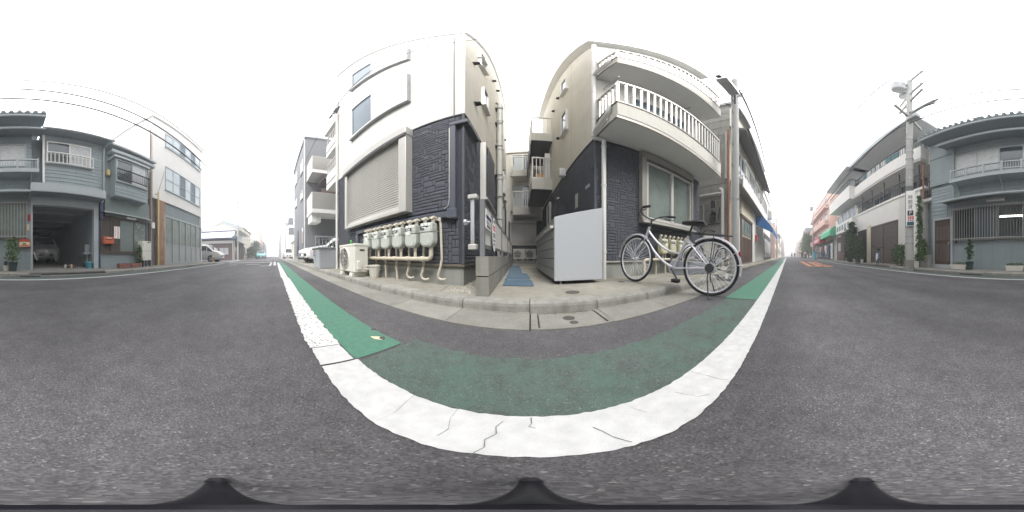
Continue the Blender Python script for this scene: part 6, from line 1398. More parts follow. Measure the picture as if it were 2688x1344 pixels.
for k in range(10): b = MB(MP); b.tube([(.0, .17, 5.6+.28*k), (.0, .26, 5.62+.28*k)], .01, 5); b.build('step_bolt', 'dark_metal', fp)

# ---------------------------------------------------------------- overhead wires
def wire(label, p0, p1, sag=.4, r=.012, n=16):
    r = max(r*2.0, .034) if (p1[0] > 5 or p0[1] < -3) and abs(p0[0]-p1[0]) > 3 else r*1.3
    P0, P1 = Vector(p0), Vector(p1); b = MB()
    b.tube([P0.lerp(P1, i/n)-Vector((0, 0, sag*4*(i/n)*(1-i/n))) for i in range(n+1)], r, 5)
    tag(b.build('overhead_wire', 'wire'), label, 'wire', 'overhead wires')
wire('overhead wire from the near pole down the right street', (3.98, 1.32, 7.9), (30, 1.9, 8.1), .5)
wire('lower overhead cable from the near pole down the right street', (4.2, 1.3, 6.0), (30, 1.9, 6.6), .5, .02)
wire('wire from the near pole over the two corner buildings to the white wall bracket', (3.98, 1.32, 7.8), (-4.6, 1.7, 6.4), .1, .007)
wire('wire crossing the street from the near pole to the thick far pole', (3.98, 1.32, 7.2), (4.6, -4.3, 7.6), .15, .007)
wire('wire from the near pole to the cream balconies', (3.98, 1.32, 6.6), (3.2, 2.45, 5.5), .05, .008)
wire('high wire leaving the thick far pole to the right', (4.6, -3.6, 11.9), (29.5, -4.0, 11.2), .6)
wire('second high wire leaving the thick far pole to the right', (4.6, -4.9, 10.0), (29.5, -5.4, 10.4), .6)
wire('thick cable leaving the thick far pole to the right', (4.5, -4.2, 7.3), (29.5, -4.6, 7.6), .6, .02)
wire('high wire running left along the far houses', (4.6, -4.9, 10.0), (-26, -4.6, 9.2), .7)
wire('thick cable running left along the far houses to the left', (4.5, -4.2, 7.9), (-26, -4.5, 7.6), .8, .016)
wire('thin cable running left in front of the bay-window house', (4.5, -4.2, 7.0), (-26, -4.4, 7.0), .8, .012)
wire('service wire from the white block to the thin cream post', (-7.0, -5.65, 5.6), (-6.3, -5.5, 3.9), .05, .007)
wire('wire from the wall bracket down the left street', (-4.7, 1.7, 6.4), (-30, 1.6, 8.0), .5, .008)
# ================================================================ LEFT: grey apartment, parked car, far left street
G = thing('grey_apartment', 'grey three-storey apartment with louvred balconies over a parking bay on the left', 'building', (-13, 1.95, 0))
FG = frame((0, 1.95, 0), (1, 0), (0, -1)); FGE = frame((-10.2, 1.95, 0), (0, 1), (1, 0))
MB().box(-16.6, -10.2, 1.95, 10, .45, 9.7).build('wall', 'grey_apart', G)
MB().box(-16.65, -10.18, 1.93, 10, -.05, .449).build('foundation', 'foundation', G)
MB().box(-16.75, -10.1, 1.85, 10.1, 9.7, 9.85).build('roof_edge', 'grey_trim', G)
for (x0, x1, z0, z1) in ((-12.2, -11.2, 7.0, 8.2), (-15.6, -14.4, 7.5, 8.8), (-12.2, -11.3, 4.75, 5.4), (-15.4, -14.4, 5.1, 5.85)): window(G, FG, x0, x1, z0, z1, 'trim_white', 'glass_pale', .05, .05)
b = MB(FG); b.box(-14.3, -13.3, 0, .03, .45, 2.6); b.build('door', 'dark_metal', G); b = MB(FG); b.box(-11.6, -11.0, 0, .03, 1.3, 2.5); b.build('niche_window', 'glass', G)
b = MB(FG); b.tube([(-10.3, .06, .1), (-10.3, .06, 9.6)], .04, 8); b.build('downpipe', 'pvc_white', G)
MB().box(-10.2, -7.0, 6.2, 10, -.05, 9.7).build('rear_wall', 'grey_apart', G)
window(G, frame((0, 6.2, 0), (1, 0), (0, -1)), -9.6, -7.6, 3.2, 4.8, 'alu_brown', 'glass', .06, .05, split=2)
for z in (2.95, 5.55):
    b = MB(); b.box(-10.2, -8.7, 2.0, 5.0, z, z+.22); b.build('balcony_slab', 'soffit', G)
    lv = MB(); lv.box(-8.76, -8.70, 2.0, 2.06, z+.22, z+1.2); lv.box(-8.76, -8.70, 4.9, 4.96, z+.22, z+1.2); lv.box(-10.2, -8.7, 2.0, 2.05, z+1.2, z+1.25); lv.box(-8.76, -8.69, 2.051, 5.0, z+1.2, z+1.25); lv = lv.build('balcony_frame', 'alu_light', G)
    b = MB(); b.box(-8.80, -8.765, 2.06, 4.9, z+.23, z+1.19); b.box(-10.2, -8.80, 2.04, 2.06, z+.23, z+1.19); b.build('louvre_shade_panel', 'brown_steel', G)  # dark panel added behind the louvres so their gaps look shaded
    m1_ = MB(); m1_.box(-8.75, -8.70, 2.06, 4.9, 0, .042); m1_ = m1_.mesh('louvre', 'alu_light'); m2_ = MB(); m2_.box(-10.2, -8.77, 2.01, 2.035, 0, .05); m2_ = m2_.mesh('louvre', 'white_wall')
    for k in range(14): piece('louvre', m1_, lv, T(0, 0, z+.235+.069*k)); piece('louvre', m2_, lv, T(0, 0, z+.235+.069*k))
b = MB(); b.box(-10.0, -9.0, 2.05, 2.6, 2.45, 2.94); b.build('bulkhead', 'soffit', G)
b = MB(frame((0, 6.2, 0), (1, 0), (0, -1))); b.box(-9.4, -8.2, .02, .3, 1.6, 2.3); b.build('wall_condenser', 'ac_white', G)
b = MB(); b.box(-9.9, -8.5, 2.6, 4.9, 5.05, 5.12); b.build('wood_screen', 'brown_tile', G); b = MB(); b.box(-8.9, -8.8, 2.6, 4.9, 4.2, 4.5); b.build('wood_rail', 'brown_tile', G)
# car-park railing and storage box
rl = thing('bay_railing', 'grey steel railing between the parking bay and the storage box', 'railing', (-5.7, 2.0, .1))
railing(rl, frame((-5.75, 0, 0), (0, 1), (1, 0)), 1.45, 3.6, .3, 1.22, 17, 'grey_metal', .02, .02)
for y in (1.45, 2.5, 3.58): b = MB(); b.box(-5.77, -5.73, y, y+.03, .1, .3); b.build('post', 'grey_metal', rl)
gb_ = thing('storage_box', 'grey plastic storage box with notices on its end, standing on the kerb', 'storage box', (-4.95, 1.7, .1))
b = MB(); b.add([(-5.32, 1.30, .102), (-4.66, 1.30, .102), (-4.66, 2.12, .102), (-5.32, 2.12, .102), (-5.38, 1.26, .70), (-4.60, 1.26, .70), (-4.60, 2.16, .70), (-5.38, 2.16, .70)], [(0,1,2,3),(4,7,6,5),(0,4,5,1),(1,5,6,2),(2,6,7,3),(3,7,4,0)]); b.build('bin', 'locker', gb_, bevel=.015)
b = MB(); b.box(-5.42, -4.57, 1.23, 2.19, .70, .745); b.build('lid', 'steel_grey', gb_, bevel=.012)
b = MB(); b.add([(-5.30, 1.29-.001, .33), (-5.0, 1.285, .33), (-5.0, 1.266, .66), (-5.30, 1.266, .66)], [(0,1,2,3)]); b.v = [Vector((v.x, v.y-.012, v.z)) for v in b.v]; b.build('notice', 'glass_pale', gb_)
for k in range(3): b = MB(); b.box(-5.28, -5.04, 1.258-.002, 1.262-.004, .60-.06*k, .63-.06*k); b.build('print_mark', ['sign_red', 'steel_grey', 'blue_awning'][k], gb_)

# ================================================================ CARS
def car(name, label, loc, rz, paint, Lg, Wd, Ht, kind='hatch', group=None, grille=False):
    """local: nose at +x end, x from 0 (tail) to Lg (nose)"""
    t = thing(name, label, 'car', loc, rz, group); Mx = ROOT[t.name]; hw = Wd/2
    if kind == 'van': st = [(0, .78, .35, 1.0, .90), (.06, .97, .25, 1.0, .99), (.4, 1, .22, .98, 1.0), (Lg*.55, 1, .2, .97, 1.0), (Lg*.70, 1, .2, .93, .97), (Lg*.84, 1, .2, .60, .64), (Lg*.95, .96, .22, .52, .55), (Lg*.99, .86, .26, .42, .46), (Lg, .72, .32, .38, .40)]
    elif kind == 'truck': st = [(0, .9, .3, .48, .48), (.05, 1, .28, .5, .5), (Lg*.6, 1, .28, .5, .5), (Lg*.61, 1, .25, .95, 1.0), (Lg*.85, 1, .22, .96, 1.0), (Lg*.97, .98, .22, .55, .58), (Lg, .9, .28, .45, .46)]
    else: st = [(0, .75, .32, .62, .62), (.08, .95, .25, .68, .72), (.5, 1, .2, .93, .97), (Lg*.4, 1, .2, .97, 1.0), (Lg*.58, 1, .2, .93, .97), (Lg*.73, 1, .2, .64, .66), (Lg*.9, .96, .22, .56, .58), (Lg*.98, .85, .26, .46, .48), (Lg, .7, .32, .40, .42)]
    vs_ = []; n = 14
    for (x, wf, zl, zs, zt) in st:
        w1 = hw*wf; zb = min(zs, .56)*Ht; z0 = zl*Ht*.62; zt_ = zt*Ht; up = max(0, (zs-.56))/.44
        wr = w1*(1-.20*up)
        half = [(w1*.80, z0), (w1*.97, z0+.04), (w1, z0+.16), (w1*1.0, zb*.82), (w1*.985, zb), (wr, max(zb+.004, zs*Ht-.06*up)), (wr*.80, zt_)]
        vs_ += [(x, -y, z) for y, z in half]+[(x, y, z) for y, z in reversed(half)]
    b = MB(Mx); m = len(st)
    b.add(vs_, [(i*n+k, i*n+(k+1) % n, (i+1)*n+(k+1) % n, (i+1)*n+k) for i in range(m-1) for k in range(n)]+[tuple(range(n)), tuple(range((m-1)*n, m*n))])
    body = b.build('body', paint, t, smooth='auto')
    # glass: windscreen, side and rear panes laid just outside the shell
    def sec(i): return vs_[i*n:(i+1)*n]
    ws = {'van': (4, 5), 'truck': (4, 5), 'hatch': (4, 5)}[kind]
    a, c = sec(ws[0]), sec(ws[1])
    def off(p, d): return tuple(Vector(p)+Vector(d))
    b = MB(Mx); d = (.012, 0, .012); lerp = lambda p, q, s: tuple(Vector(p).lerp(Vector(q), s))
    p6, q6, p7, q7 = a[6], c[6], a[7], c[7]
    b.add([off(lerp(p6, q6, .08), d), off(lerp(p7, q7, .08), d), off(lerp(p7, q7, .95), d), off(lerp(p6, q6, .95), d)], [(0,1,2,3)]); b.build('windscreen', 'car_glass', body)
    for s in (0, 1):
        i0 = {'van': 2, 'truck': 3, 'hatch': 2}[kind]; i1 = ws[0]
        for seg_ in range(i0, i1+1):
            A0, A1 = sec(seg_), sec(seg_+1)
            lo0, hi0, lo1, hi1 = (A0[4], A0[5], A1[4], A1[5]) if s == 0 else (A0[9], A0[8], A1[9], A1[8])
            if seg_ == i1: hi1 = lerp(lo1, hi1, .9)
            dd = (0, -.012 if s == 0 else .012, 0)
            q = [lerp(lo0, lo1, .05), lerp(lo0, lo1, .95), lerp(hi0, hi1, .95), lerp(hi0, hi1, .05)]
            q = [lerp(q[0], q[3], .12), lerp(q[1], q[2], .12), lerp(q[1], q[2], .92), lerp(q[0], q[3], .92)]
            b = MB(Mx); b.add([off(p, dd) for p in q], [(0,1,2,3)]); b.build('side_glass', 'car_glass', body)
    rwl = .31
    for x in (Lg*.18, Lg*.80):
        for s in (-1, 1):
            b = MB(Mx @ T(x, s*(hw-.09), rwl)); b.lathe([(rwl*.62, -.10), (rwl*.98, -.095), (rwl, -.06), (rwl, .06), (rwl*.98, .095), (rwl*.62, .10)], 20, Matrix.Rotation(R(90), 4, 'X')); wl = b.build('wheel', 'rubber', t, smooth='auto')
            b = MB(Mx @ T(x, s*(hw-.09), rwl)); b.lathe([(rwl*.64, s*-.104), (rwl*.55, s*-.10), (rwl*.2, s*-.09), (.02, s*-.10)], 14, Matrix.Rotation(R(90), 4, 'X')); b.build('rim', 'chrome', wl)
            b = MB(Mx @ T(x, s*(hw+.002), rwl)); b.lathe([(rwl*1.18, -.012), (rwl*1.18, .012)], 20, Matrix.Rotation(R(90), 4, 'X')); b.build('wheel_arch', 'black', wl)
    zf = .46*Ht
    for s in (-1, 1):
        b = MB(Mx); b.add([(Lg*.985, s*hw*.52, zf*.86), (Lg*.94, s*hw*.90, zf*.9), (Lg*.93, s*hw*.93, zf*1.04), (Lg*.975, s*hw*.55, zf*1.0), (Lg*.985+.03, s*hw*.52, zf*.86), (Lg*.94+.03, s*(hw*.90+.03), zf*.9), (Lg*.93+.03, s*(hw*.93+.03), zf*1.04), (Lg*.975+.03, s*hw*.55, zf*1.0)], [(0,1,2,3),(4,5,6,7),(0,1,5,4),(1,2,6,5),(2,3,7,6),(3,0,4,7)]); b.build('headlight', 'lamp_glass', body)
        b = MB(Mx); b.cbox((.05, s*hw*.8, zf*1.15), (.06, .14, .22)); b.build('tail_light', 'red_plastic', body)
        b = MB(Mx); b.cbox((Lg*.66, s*(hw+.09), .60*Ht), (.10, .16, .12)); b.build('mirror', paint, body, bevel=.03, seg=2)
    b = MB(Mx); b.box(Lg-.02, Lg+.025, -hw*.5, hw*.5, .26*Ht, .36*Ht); gl = b.build('grille', 'black', body, bevel=.01)
    b = MB(Mx); b.box(Lg+.025, Lg+.04, -.165, .165, .235*Ht, .235*Ht+.165); plt = b.build('number_plate', 'paper', body)
    b = MB(Mx); b.box(Lg-.05, Lg+.02, -hw*.72, hw*.72, .13*Ht, .2*Ht); b.build('bumper_intake', 'black', body)
    if grille:
        for k in range(7): b = MB(Mx); b.box(Lg+.02, Lg+.035, -hw*.62, hw*.62, (.315+.024*k)*Ht, (.322+.024*k)*Ht); b.build('grille_bar', 'chrome', body)
        b = MB(Mx); b.box(Lg+.03, Lg+.05, -.09, .09, .37*Ht, .44*Ht); b.build('emblem', 'chrome', body)
        for s in (-1, 1): b = MB(Mx); b.prism([(s*.50, .24), (s*.62, .24), (s*.82, .72), (s*.70, .74)], Lg-.03, Lg+.03, frame((0, 0, 0), (0, 1), (1, 0))); b.build('chrome_blade', 'chrome', body)
    return t
cg = car('minivan', 'white minivan with a chrome grille parked nose-out inside the open garage', (-1.62, -14.2, 0), 90, 'car_white', 4.65, 1.72, 1.85, 'van', grille=True)
lettering('78-33', .12, 'ink', cg, frame((-1.62, -9.508, .50), (-1, 0), (0, 1)))
car('hatchback', 'white hatchback parked nose-out under the louvred balconies on the left', (-9.95, 5.35, .1), -75, 'car_white', 3.95, 1.70, 1.46)
car('minivan', 'silver minivan standing in the side street left of the white block', (-15.15, -9.65, -.1), 91, 'car_silver', 4.6, 1.75, 1.75, 'van')
car('hatchback', 'small teal car driving towards us far down the left street', (-33, -2.7, -.06), 2, 'car_teal', 3.7, 1.68, 1.5)
car('pickup_truck', 'small white truck parked at the right edge of the left street', (-31.6, 2.2, .0), 3, 'car_white', 3.5, 1.5, 1.75, 'truck')
car('hatchback', 'white car parked beyond the blue awning on the right', (22.5, 4.2, .08), 190, 'car_white', 3.9, 1.65, 1.45)
car('hatchback', 'dark car parked behind the white one on the right street', (27.5, 3.6, .08), 185, 'dark_metal', 3.9, 1.65, 1.45)

# ---------------------------------------------------------------- far left street
Lh = thing('timber_house', 'old house with white metal eaves, blue trim and brown timber front at the left crossing', 'house', (-23, -6.1, -.1))
FLh = frame((-23, 0, 0), (0, 1), (1, 0)); FLs = frame((0, -6.0, 0), (-1, 0), (0, 1))
MB().box(-31, -23, -13, -6.0, -.12, 3.0).build('lower_wall', 'brown_tile', Lh)
MB().box(-31, -23.1, -12.8, -6.2, 3.0, 4.2).build('upper_wall', 'white_wall', Lh)
b = MB(FLh); b.add([(-13.3, -.1, 4.05), (-5.8, -.1, 4.05), (-5.8, .9, 3.05), (-13.3, .9, 3.05), (-13.3, -.1, 4.15), (-5.8, -.1, 4.15), (-5.8, .9, 3.15), (-13.3, .9, 3.15)], [(0,1,2,3),(4,7,6,5),(0,4,5,1),(1,5,6,2),(2,6,7,3),(3,7,4,0)]); b.build('metal_eave', 'white_wall', Lh)
b = MB(FLh); b.tube([(-13.3, .92, 3.03), (-5.8, .92, 3.03)], .09, 8); b.build('gutter', 'navy_trim', Lh); b = MB(FLh); b.box(-13.3, -5.8, -.12, -.02, 4.1, 4.25); b.build('ridge_trim', 'navy_trim', Lh)
b = MB(FLh); b.prism([(-13, 4.2), (-4.9, 4.2), (-7.4, 5.45)], -8, -.15); b.build('gable_roof', 'white_wall', Lh)
b = MB(FLh); b.tube([(-13.1, 0, 4.2), (-7.4, 0, 5.5), (-4.8, 0, 4.2)], .06, 6); b.build('bargeboard', 'grey_trim', Lh)
b = MB(FLh); b.box(-13, -6.0, 0, .25, 2.35, 2.75); b.build('signboard', 'soffit', Lh)
for k in range(3): window(Lh, FLh, -11.6+1.7*k, -10.1+1.7*k, .65, 1.75, 'brown_tile', 'curtain', .06, .05, split=2)
b = MB(FLh); b.tube([(-5.9, .6, -.1), (-5.9, .7, 3.0)], .06, 8); b.build('downpipe', 'pvc_white', Lh)
for k in range(3): window(Lh, FLs, 23.8+2.2*k, 25.2+2.2*k, .7, 1.9, 'brown_tile', 'glass', .06, .05, split=2)
b = MB(FLs); b.add([(22.6, 0, 2.9), (31, 0, 2.9), (31, 1.0, 2.4), (22.6, 1.0, 2.4), (22.6, 0, 3.0), (31, 0, 3.0), (31, 1.0, 2.5), (22.6, 1.0, 2.5)], [(0,1,2,3),(4,7,6,5),(0,4,5,1),(1,5,6,2),(2,6,7,3),(3,7,4,0)]); b.build('street_eave', 'roof_tile', Lh)
LL = [(-42, -32, -6.4, -1, 6.2, 'cream_wall', 2, 'lean', 'cream house with dark eaves next to the timber house'), (-56, -46, -5.6, -1, 5, 'white_wall', 2, 'flat', 'low white building beyond the bushes on the left'), (-72, -57, -5.4, -1, 9, 'pink_wall', 3, 'flat', 'mauve block far down the left street'), (-100, -73, -5.2, -1, 7, 'grey_apart', 3, 'flat', 'distant grey block down the left street, far side'),
      (-27, -17.4, 3.4, 1, 8.5, 'white_wall', 3, 'flat', 'white block just beyond the grey apartment on the left'), (-45, -28, 4.6, 1, 4.0, 'cream_wall', 1, 'lean', 'low cream shed behind the small white truck'), (-62, -46, 2.4, 1, 8, 'white_wall', 3, 'flat', 'white block far down the left street, near side'), (-100, -63, 2.0, 1, 9, 'grey_apart', 3, 'flat', 'distant grey block down the left street, near side')]
for (x0, x1, yf, s, h, m, fl, rf_, lb) in LL: street_house('street_house', lb, x0, x1, yf, s, h, m, fl, 3, roof=rf_, group='houses far down the left street', z0=-.08 if s < 0 else 0)
b = MB(); b.box(-131, -130, -14, 12, -.1, 9); tag(b.build('end_building', 'white_wall'), 'hazy pale building closing the left end of the street', 'building')
far_pole('utility_pole', 'utility pole in front of the timber house at the left crossing', -22.4, -5.2, 9.5, -.1, 2); far_pole('utility_pole', 'utility pole beside the small white truck', -33, 2.1, 9, 0, 3, tr=True); far_pole('utility_pole', 'distant utility pole down the left street, near side', -50, 1.8, 9, 0, 2); far_pole('utility_pole', 'distant utility pole down the left street, far side', -58, -4.8, 9, -.1, 2)
for k, (y, m, z) in enumerate(((2.0, 'grey_apart', 5.5), (2.0, 'grey_apart', 3.8))):
    b = MB(); b.box(-26.0+.6*k, -25.9+.6*k, 2.1, 2.95, z, z+1.2); tag(b.build('hanging_sign', m), ['upper dark sign projecting from the white block on the left', 'lower dark sign projecting from the white block on the left'][k], 'sign')
mi = thing('traffic_mirror', 'round traffic mirror on a post at the left crossing', 'mirror', (-22.0, -5.6, -.1))
b = MB(T(-22.0, -5.6, -.1)); b.tube([(0, 0, 0), (0, 0, 3.2)], .045, 8); b.build('post', 'pvc_grey', mi)
b = MB(T(-22.0, -5.6, 3.0)); b.lathe([(.02, .1), (.3, .06), (.4, 0), (.42, -.03)], 18, Matrix.Rotation(R(90), 4, 'Y')); b.build('mirror_disc', 'glass_blue', mi, smooth='auto')
for k, (x, y) in enumerate(((-13.0, -5.2), (-32.2, 1.7))):
    t = thing('bollard', ['orange bollard in front of the silver minivan', 'orange bollard beside the small white truck'][k], 'bollard', (x, y, -.1)); b = MB(T(x, y, -.1)); b.lathe([(.10, 0), (.10, .03), (.045, .05), (.045, .72), (.02, .76)], 12); b.build('shaft', 'box_orange', t, smooth='auto'); b = MB(T(x, y, -.1)); b.lathe([(.048, .5), (.048, .58)], 12); b.build('band', 'paper', t)

# ================================================================ PLANTS
def foliage(M, n, shape, size, seed, squash=1.0, up=.3):
    rr = random.Random(seed); b = MB(M)
    for _ in range(n):
        p = Vector(shape(rr)); d = Vector((rr.gauss(0, 1), rr.gauss(0, 1), rr.gauss(up, .7))).normalized(); s = size*rr.uniform(.6, 1.3)
        sd = d.cross(Vector((rr.gauss(0, 1), rr.gauss(0, 1), rr.gauss(0, 1)))).normalized()*s*.32*squash; nn = sd.cross(d).normalized()*s*.10
        b.add([p, p+d*s*.5+sd+nn, p+d*s, p+d*s*.5-sd+nn], [(0,1,2),(0,2,3)])
    return b
def clumps(cs):
    def f(rr):
        cx, cy, cz, r = rr.choice(cs); a, t_, q = rr.uniform(0, 2*PI), rr.uniform(-1, 1), rr.random()**.45
        s = math.sqrt(1-t_*t_); return (cx+r*q*s*math.cos(a), cy+r*q*s*math.sin(a), cz+r*q*t_)
    return f
def plant(name, label, cat, x, y, z, hgt, rad, n, size, m='leaf', stem=.02, seed=1, ncl=9, base=.25, group=None, cone=0.0, squash=1.0):
    rr = random.Random(seed); t = thing(name, label, cat, (x, y, z), 0, group); M = T(x, y, z); cs = []
    for k in range(ncl):
        f = k/(ncl-1) if ncl > 1 else 1; hz = hgt*(base+(1-base)*f*.92); rr_ = rad*(1-cone*f)*(.35+.65*math.sin(PI*min(.95, .2+.75*f)))
        a = k*2.4; d = rr_*.55*rr.random(); cs.append((d*math.cos(a), d*math.sin(a), hz, rr_*.75))
    b = MB(M); b.tube([(0, 0, 0), (rr.uniform(-.03, .03), 0, hgt*.5), (rr.uniform(-.05, .05), 0, hgt*.9)], [stem, stem*.7, stem*.3], 6)
    for c in cs: b.tube([(0, 0, max(.02, c[2]-hgt*.12)), (c[0]*.6, c[1]*.6, c[2]-.02), (c[0], c[1], c[2])], [stem*.45, stem*.3, stem*.15], 5)
    b.build('trunk' if cat == 'tree' else 'stem', 'bark', t)
    foliage(M, n, clumps(cs), size, seed, squash).build('crown' if cat == 'tree' else 'foliage', m, t)
    return t
def potted(label, x, y, z, pr, ph, pm, hgt, rad, n, size, seed, m='leaf', cat='potted plant', group=None, cone=.3, squash=1.0):
    t = plant('potted_plant', label, cat, x, y, z+ph*.9, hgt, rad, n, size, m, .012, seed, 7, .2, group, cone, squash)
    b = MB(T(x, y, z)); b.lathe([(pr*.72, 0), (pr*.95, ph*.9), (pr*1.05, ph*.9), (pr*1.05, ph), (pr*.92, ph), (pr*.9, ph*.88), (.01, ph*.88)], 18); b.build('pot', pm, t, smooth='auto')
    return t
potted('slim green shrub in a dark pot under the barred window', 2.52, -5.22, -.006, .14, .29, 'pot_green', .80, .17, 420, .075, 3, 'leaf')
potted('bamboo-like plant in a dark green pot beside the garage pillar', .20, -5.25, -.006, .16, .29, 'pot_green', .75, .34, 300, .14, 4, 'leaf_light', cone=0, squash=.5)
potted('small pale pot with a low plant next to the bamboo-like plant', .43, -5.28, -.006, .10, .18, 'planter_white', .14, .10, 90, .05, 5, 'leaf_dark')
for k, (x0, x1, lb) in enumerate(((2.62, 3.30, 'white trough planter between the brown door and the dark pot'), (.62, 1.22, 'white trough planter under the middle of the barred window'))):
    t = thing('planter', lb, 'planter', ((x0+x1)/2, -5.25, 0), 0, 'white trough planters by the wooden house')
    b = MB(); b.prism([(x0+.04, -.006), (x1-.04, -.006), (x1, .17), (x0, .17)], -5.36, -5.12); b.build('trough', 'planter_white', t, bevel=.012)
    b = MB(); b.box(x0+.03, x1-.03, -5.34, -5.14, .16, .175); b.build('soil', 'soil', t)
    foliage(T(0, 0, 0), 160, lambda rr, x0=x0, x1=x1: (rr.uniform(x0+.05, x1-.05), rr.uniform(-5.33, -5.15), .175+rr.random()*.05), .05, 60+k, .8, 1).build('seedlings', 'leaf', t)
plant('climbing_plant', 'tall climbing plant against the wall right behind the thick far pole', 'plant', 5.08, -5.35, -.006, 3.5, .22, 1300, .10, 'leaf_light', .04, 7, 16, .1)
plant('shrub', 'leafy light green shrub between the thick far pole and wooden house', 'shrub', 4.78, -5.35, -.006, 1.15, .36, 700, .10, 'leaf_light', .02, 8, 9, .3)
plant('shrub', 'round dark green shrub left of the thick far pole', 'shrub', 6.15, -5.2, -.006, .95, .55, 1100, .09, 'leaf', .03, 9, 10, .25)
plant('conifer_tree', 'bushy dark conifer in front of the projecting block', 'tree', 12.0, -5.05, -.006, 3.3, 1.0, 3200, .16, 'leaf_dark', .06, 10, 16, .12, cone=.55)
plant('shrub', 'loose green shrub to the right of the conifer', 'shrub', 10.7, -5.0, -.006, 1.9, .5, 900, .13, 'leaf', .03, 11, 9, .15)
plant('shrub', 'tall climbing shrub trained up the wall beneath the bay window', 'shrub', -4.95, -5.42, -.006, .95, .24, 360, .08, 'leaf', .012, 12, 8, .25)
plant('street_tree', 'broad green roadside tree beyond the red awning', 'tree', 40, -5.3, -.1, 6.0, 2.6, 3000, .35, 'leaf_light', .14, 13, 16, .3)
plant('street_tree', 'dark green trees beyond the cream house on the left', 'tree', -44, -5.4, -.1, 4.4, 2.2, 1800, .35, 'leaf_dark', .12, 14, 12, .15)
plant('shrub', 'dark bush at the kerb beside the teal car', 'shrub', -33, -5.0, -.1, 2.2, 1.2, 900, .25, 'leaf_dark', .05, 15, 9, .15)
for k, (x, y, r) in enumerate(((13.0, -5.0, .16), (11.2, -4.95, .14), (10.1, -5.0, .12), (4.9, -5.0, .13))):
    potted(['white flower pot left of the conifer', 'white flower pot right of the conifer', 'small white flower pot by the loose shrub', 'small pale pot beside the thick far pole'][k], x, y, -.006, r, .26, 'planter_white', .3, .2, 120, .08, 20+k, 'leaf')
b = MB(); b.box(4.40, 4.72, -5.40, -5.20, -.01, .52); tag(b.build('concrete_block', 'block', None, bevel=.012), 'upright concrete block standing against the wooden house by the pole', 'block')
fb = bicycle('bicycle', 'blue-grey bicycle parked in front of the brown garage shutters', (8.15, -5.15), (7.45, -4.55), -.006, -.006, paint='blue_awning', steer=12, rw=.31)
def foliage_strip(): pass

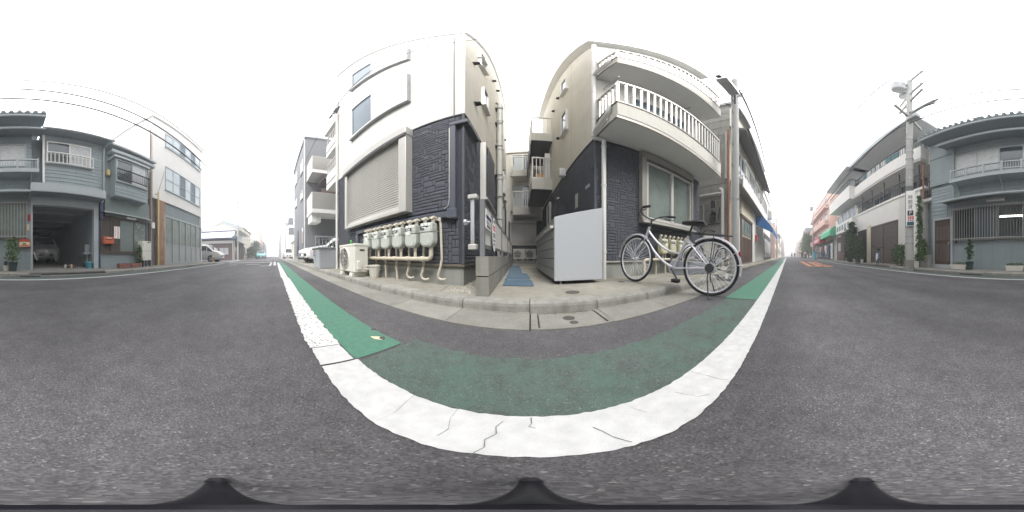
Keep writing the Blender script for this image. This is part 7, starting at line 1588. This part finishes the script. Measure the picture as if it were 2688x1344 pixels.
# ================================================================ PEOPLE far down the right street
def person(label, x, y, z, rz, top, legs, bag=False, h=1.65, stride=.12):
    me = bpy.data.meshes.new('person')
    V = [(0, 0, .52), (0, 0, .66), (0, 0, .80), (0, 0, .855), (.01, 0, .90), (.015, 0, .955),
         (0, .055, .50), (stride*.6, .06, .27), (stride*.3, .06, .03), (stride*.3+.08, .06, .015),
         (0, -.055, .50), (-stride*.2, -.06, .27), (-stride*.9, -.06, .04), (-stride*.9+.08, -.06, .015),
         (0, .115, .80), (.01, .145, .62), (.06, .14, .47), (.08, .135, .42), (0, -.115, .80), (-.01, -.145, .62), (.04, -.14, .47), (.06, -.135, .42)]
    E = [(0,1),(1,2),(2,3),(3,4),(4,5),(0,6),(6,7),(7,8),(8,9),(0,10),(10,11),(11,12),(12,13),(2,14),(14,15),(15,16),(16,17),(2,18),(18,19),(19,20),(20,21)]
    rad = [.085,.08,.085,.032,.05,.045,.055,.04,.026,.02,.055,.04,.026,.02,.036,.028,.02,.018,.036,.028,.02,.018]
    def skin(V_, E_, R_, nm, m, par=None, f=1.0):
        q = bpy.data.meshes.new(nm); q.from_pydata([Vector(v)*h for v in V_], E_, []); o = bpy.data.objects.new(nm, q); C.objects.link(o); q.materials.append(MATS[m])
        md = o.modifiers.new('s', 'SKIN'); sv = q.skin_vertices[0].data
        for k, r_ in enumerate(R_): sv[k].radius = (r_*h*f, r_*h*f)
        sv[0].use_root = True; ss = o.modifiers.new('d', 'SUBSURF'); ss.levels = 1; ss.render_levels = 1
        if par: o.parent = par
        return o
    o = skin(V, E, rad, 'person', 'skin'); o.location = (x, y, z); o.rotation_euler = (0, 0, R(rz)); ROOT[o.name] = T(x, y, z) @ RZ(rz)
    tag(o, label, 'person')
    skin([V[i] for i in (0, 1, 2, 14, 15, 18, 19)], [(0,1),(1,2),(2,3),(3,4),(2,5),(5,6)], [.1,.1,.1,.055,.045,.055,.045], 'shirt', top, o)
    skin([V[i] for i in (0, 6, 7, 8, 10, 11, 12)], [(0,1),(1,2),(2,3),(0,4),(4,5),(5,6)], [.1,.075,.055,.04,.075,.055,.04], 'trousers', legs, o)
    skin([V[4], V[5], (-.01, 0, .985)], [(0,1),(1,2)], [.042,.056,.03], 'hair', 'hair', o)
    if bag: b = MB(ROOT[o.name]); b.cbox((.1*h, -.15*h, .33*h), (.25, .08, .3)); b.build('bag', 'cloth_white', o, bevel=.03)
    return o
person('person in a white top and dark trousers carrying a white bag, near the cyan bin', 33.5, -3.7, -.08, 200, 'cloth_white', 'cloth_dark', True)
person('person in dark clothes walking beside the one in white', 34.6, -3.2, -.07, 195, 'cloth_dark', 'cloth_dark')
person('person in a teal top crossing the road far to the right', 48, -1.4, -.03, 60, 'cloth_teal', 'cloth_dark', True, stride=.2)
person('person in dark clothing farthest down the right street', 52, -2.4, -.05, 190, 'cloth_dark', 'cloth_dark')

# ================================================================ small camera tripod below the viewpoint
tp = thing('tripod', 'small black camera tripod standing on the asphalt right under the viewpoint', 'tripod', (0, 0, 0))
for a in (6.6-6.7, -103.8-6.7, 123-6.7):
    d = Vector((math.sin(R(a)), math.cos(R(a)), 0))
    b = MB(); b.tube([d*.094+Vector((0, 0, .006)), d*.08+Vector((0, 0, .012)), d*.05+Vector((0, 0, .07)), d*.012+Vector((0, 0, .115))], [.0055, .0065, .007, .007], 10); lg = b.build('leg', 'tripod_black', tp, smooth='auto')
    b = MB(); b.tube([d*.100+Vector((0, 0, .004)), d*.088+Vector((0, 0, .007))], [.005, .0075], 10); b.build('rubber_foot', 'rubber', lg)
b = MB(); b.lathe([(.012, .09), (.016, .10), (.016, .135), (.010, .14), (.010, .20), (.004, .205)], 14); b.build('centre_column', 'tripod_black', tp, smooth='auto')

# ================================================================ air: faint haze over the street, also added to lift darks like veiling glare
b = MB(); b.box(-164, 204, -79, 61, -1.2, 13.2); hz = b.build('haze', 'black')
hm = bpy.data.materials.new('haze'); hm.use_nodes = True; hn = hm.node_tree.nodes; hn.clear()
pv = hn.new('ShaderNodeVolumePrincipled'); pv.inputs['Color'].default_value = (.94, .96, 1, 1); pv.inputs['Density'].default_value = .006
ho = hn.new('ShaderNodeOutputMaterial'); hm.node_tree.links.new(pv.outputs[0], ho.inputs['Volume'])
hz.data.materials.clear(); hz.data.materials.append(hm); stuff(hz)
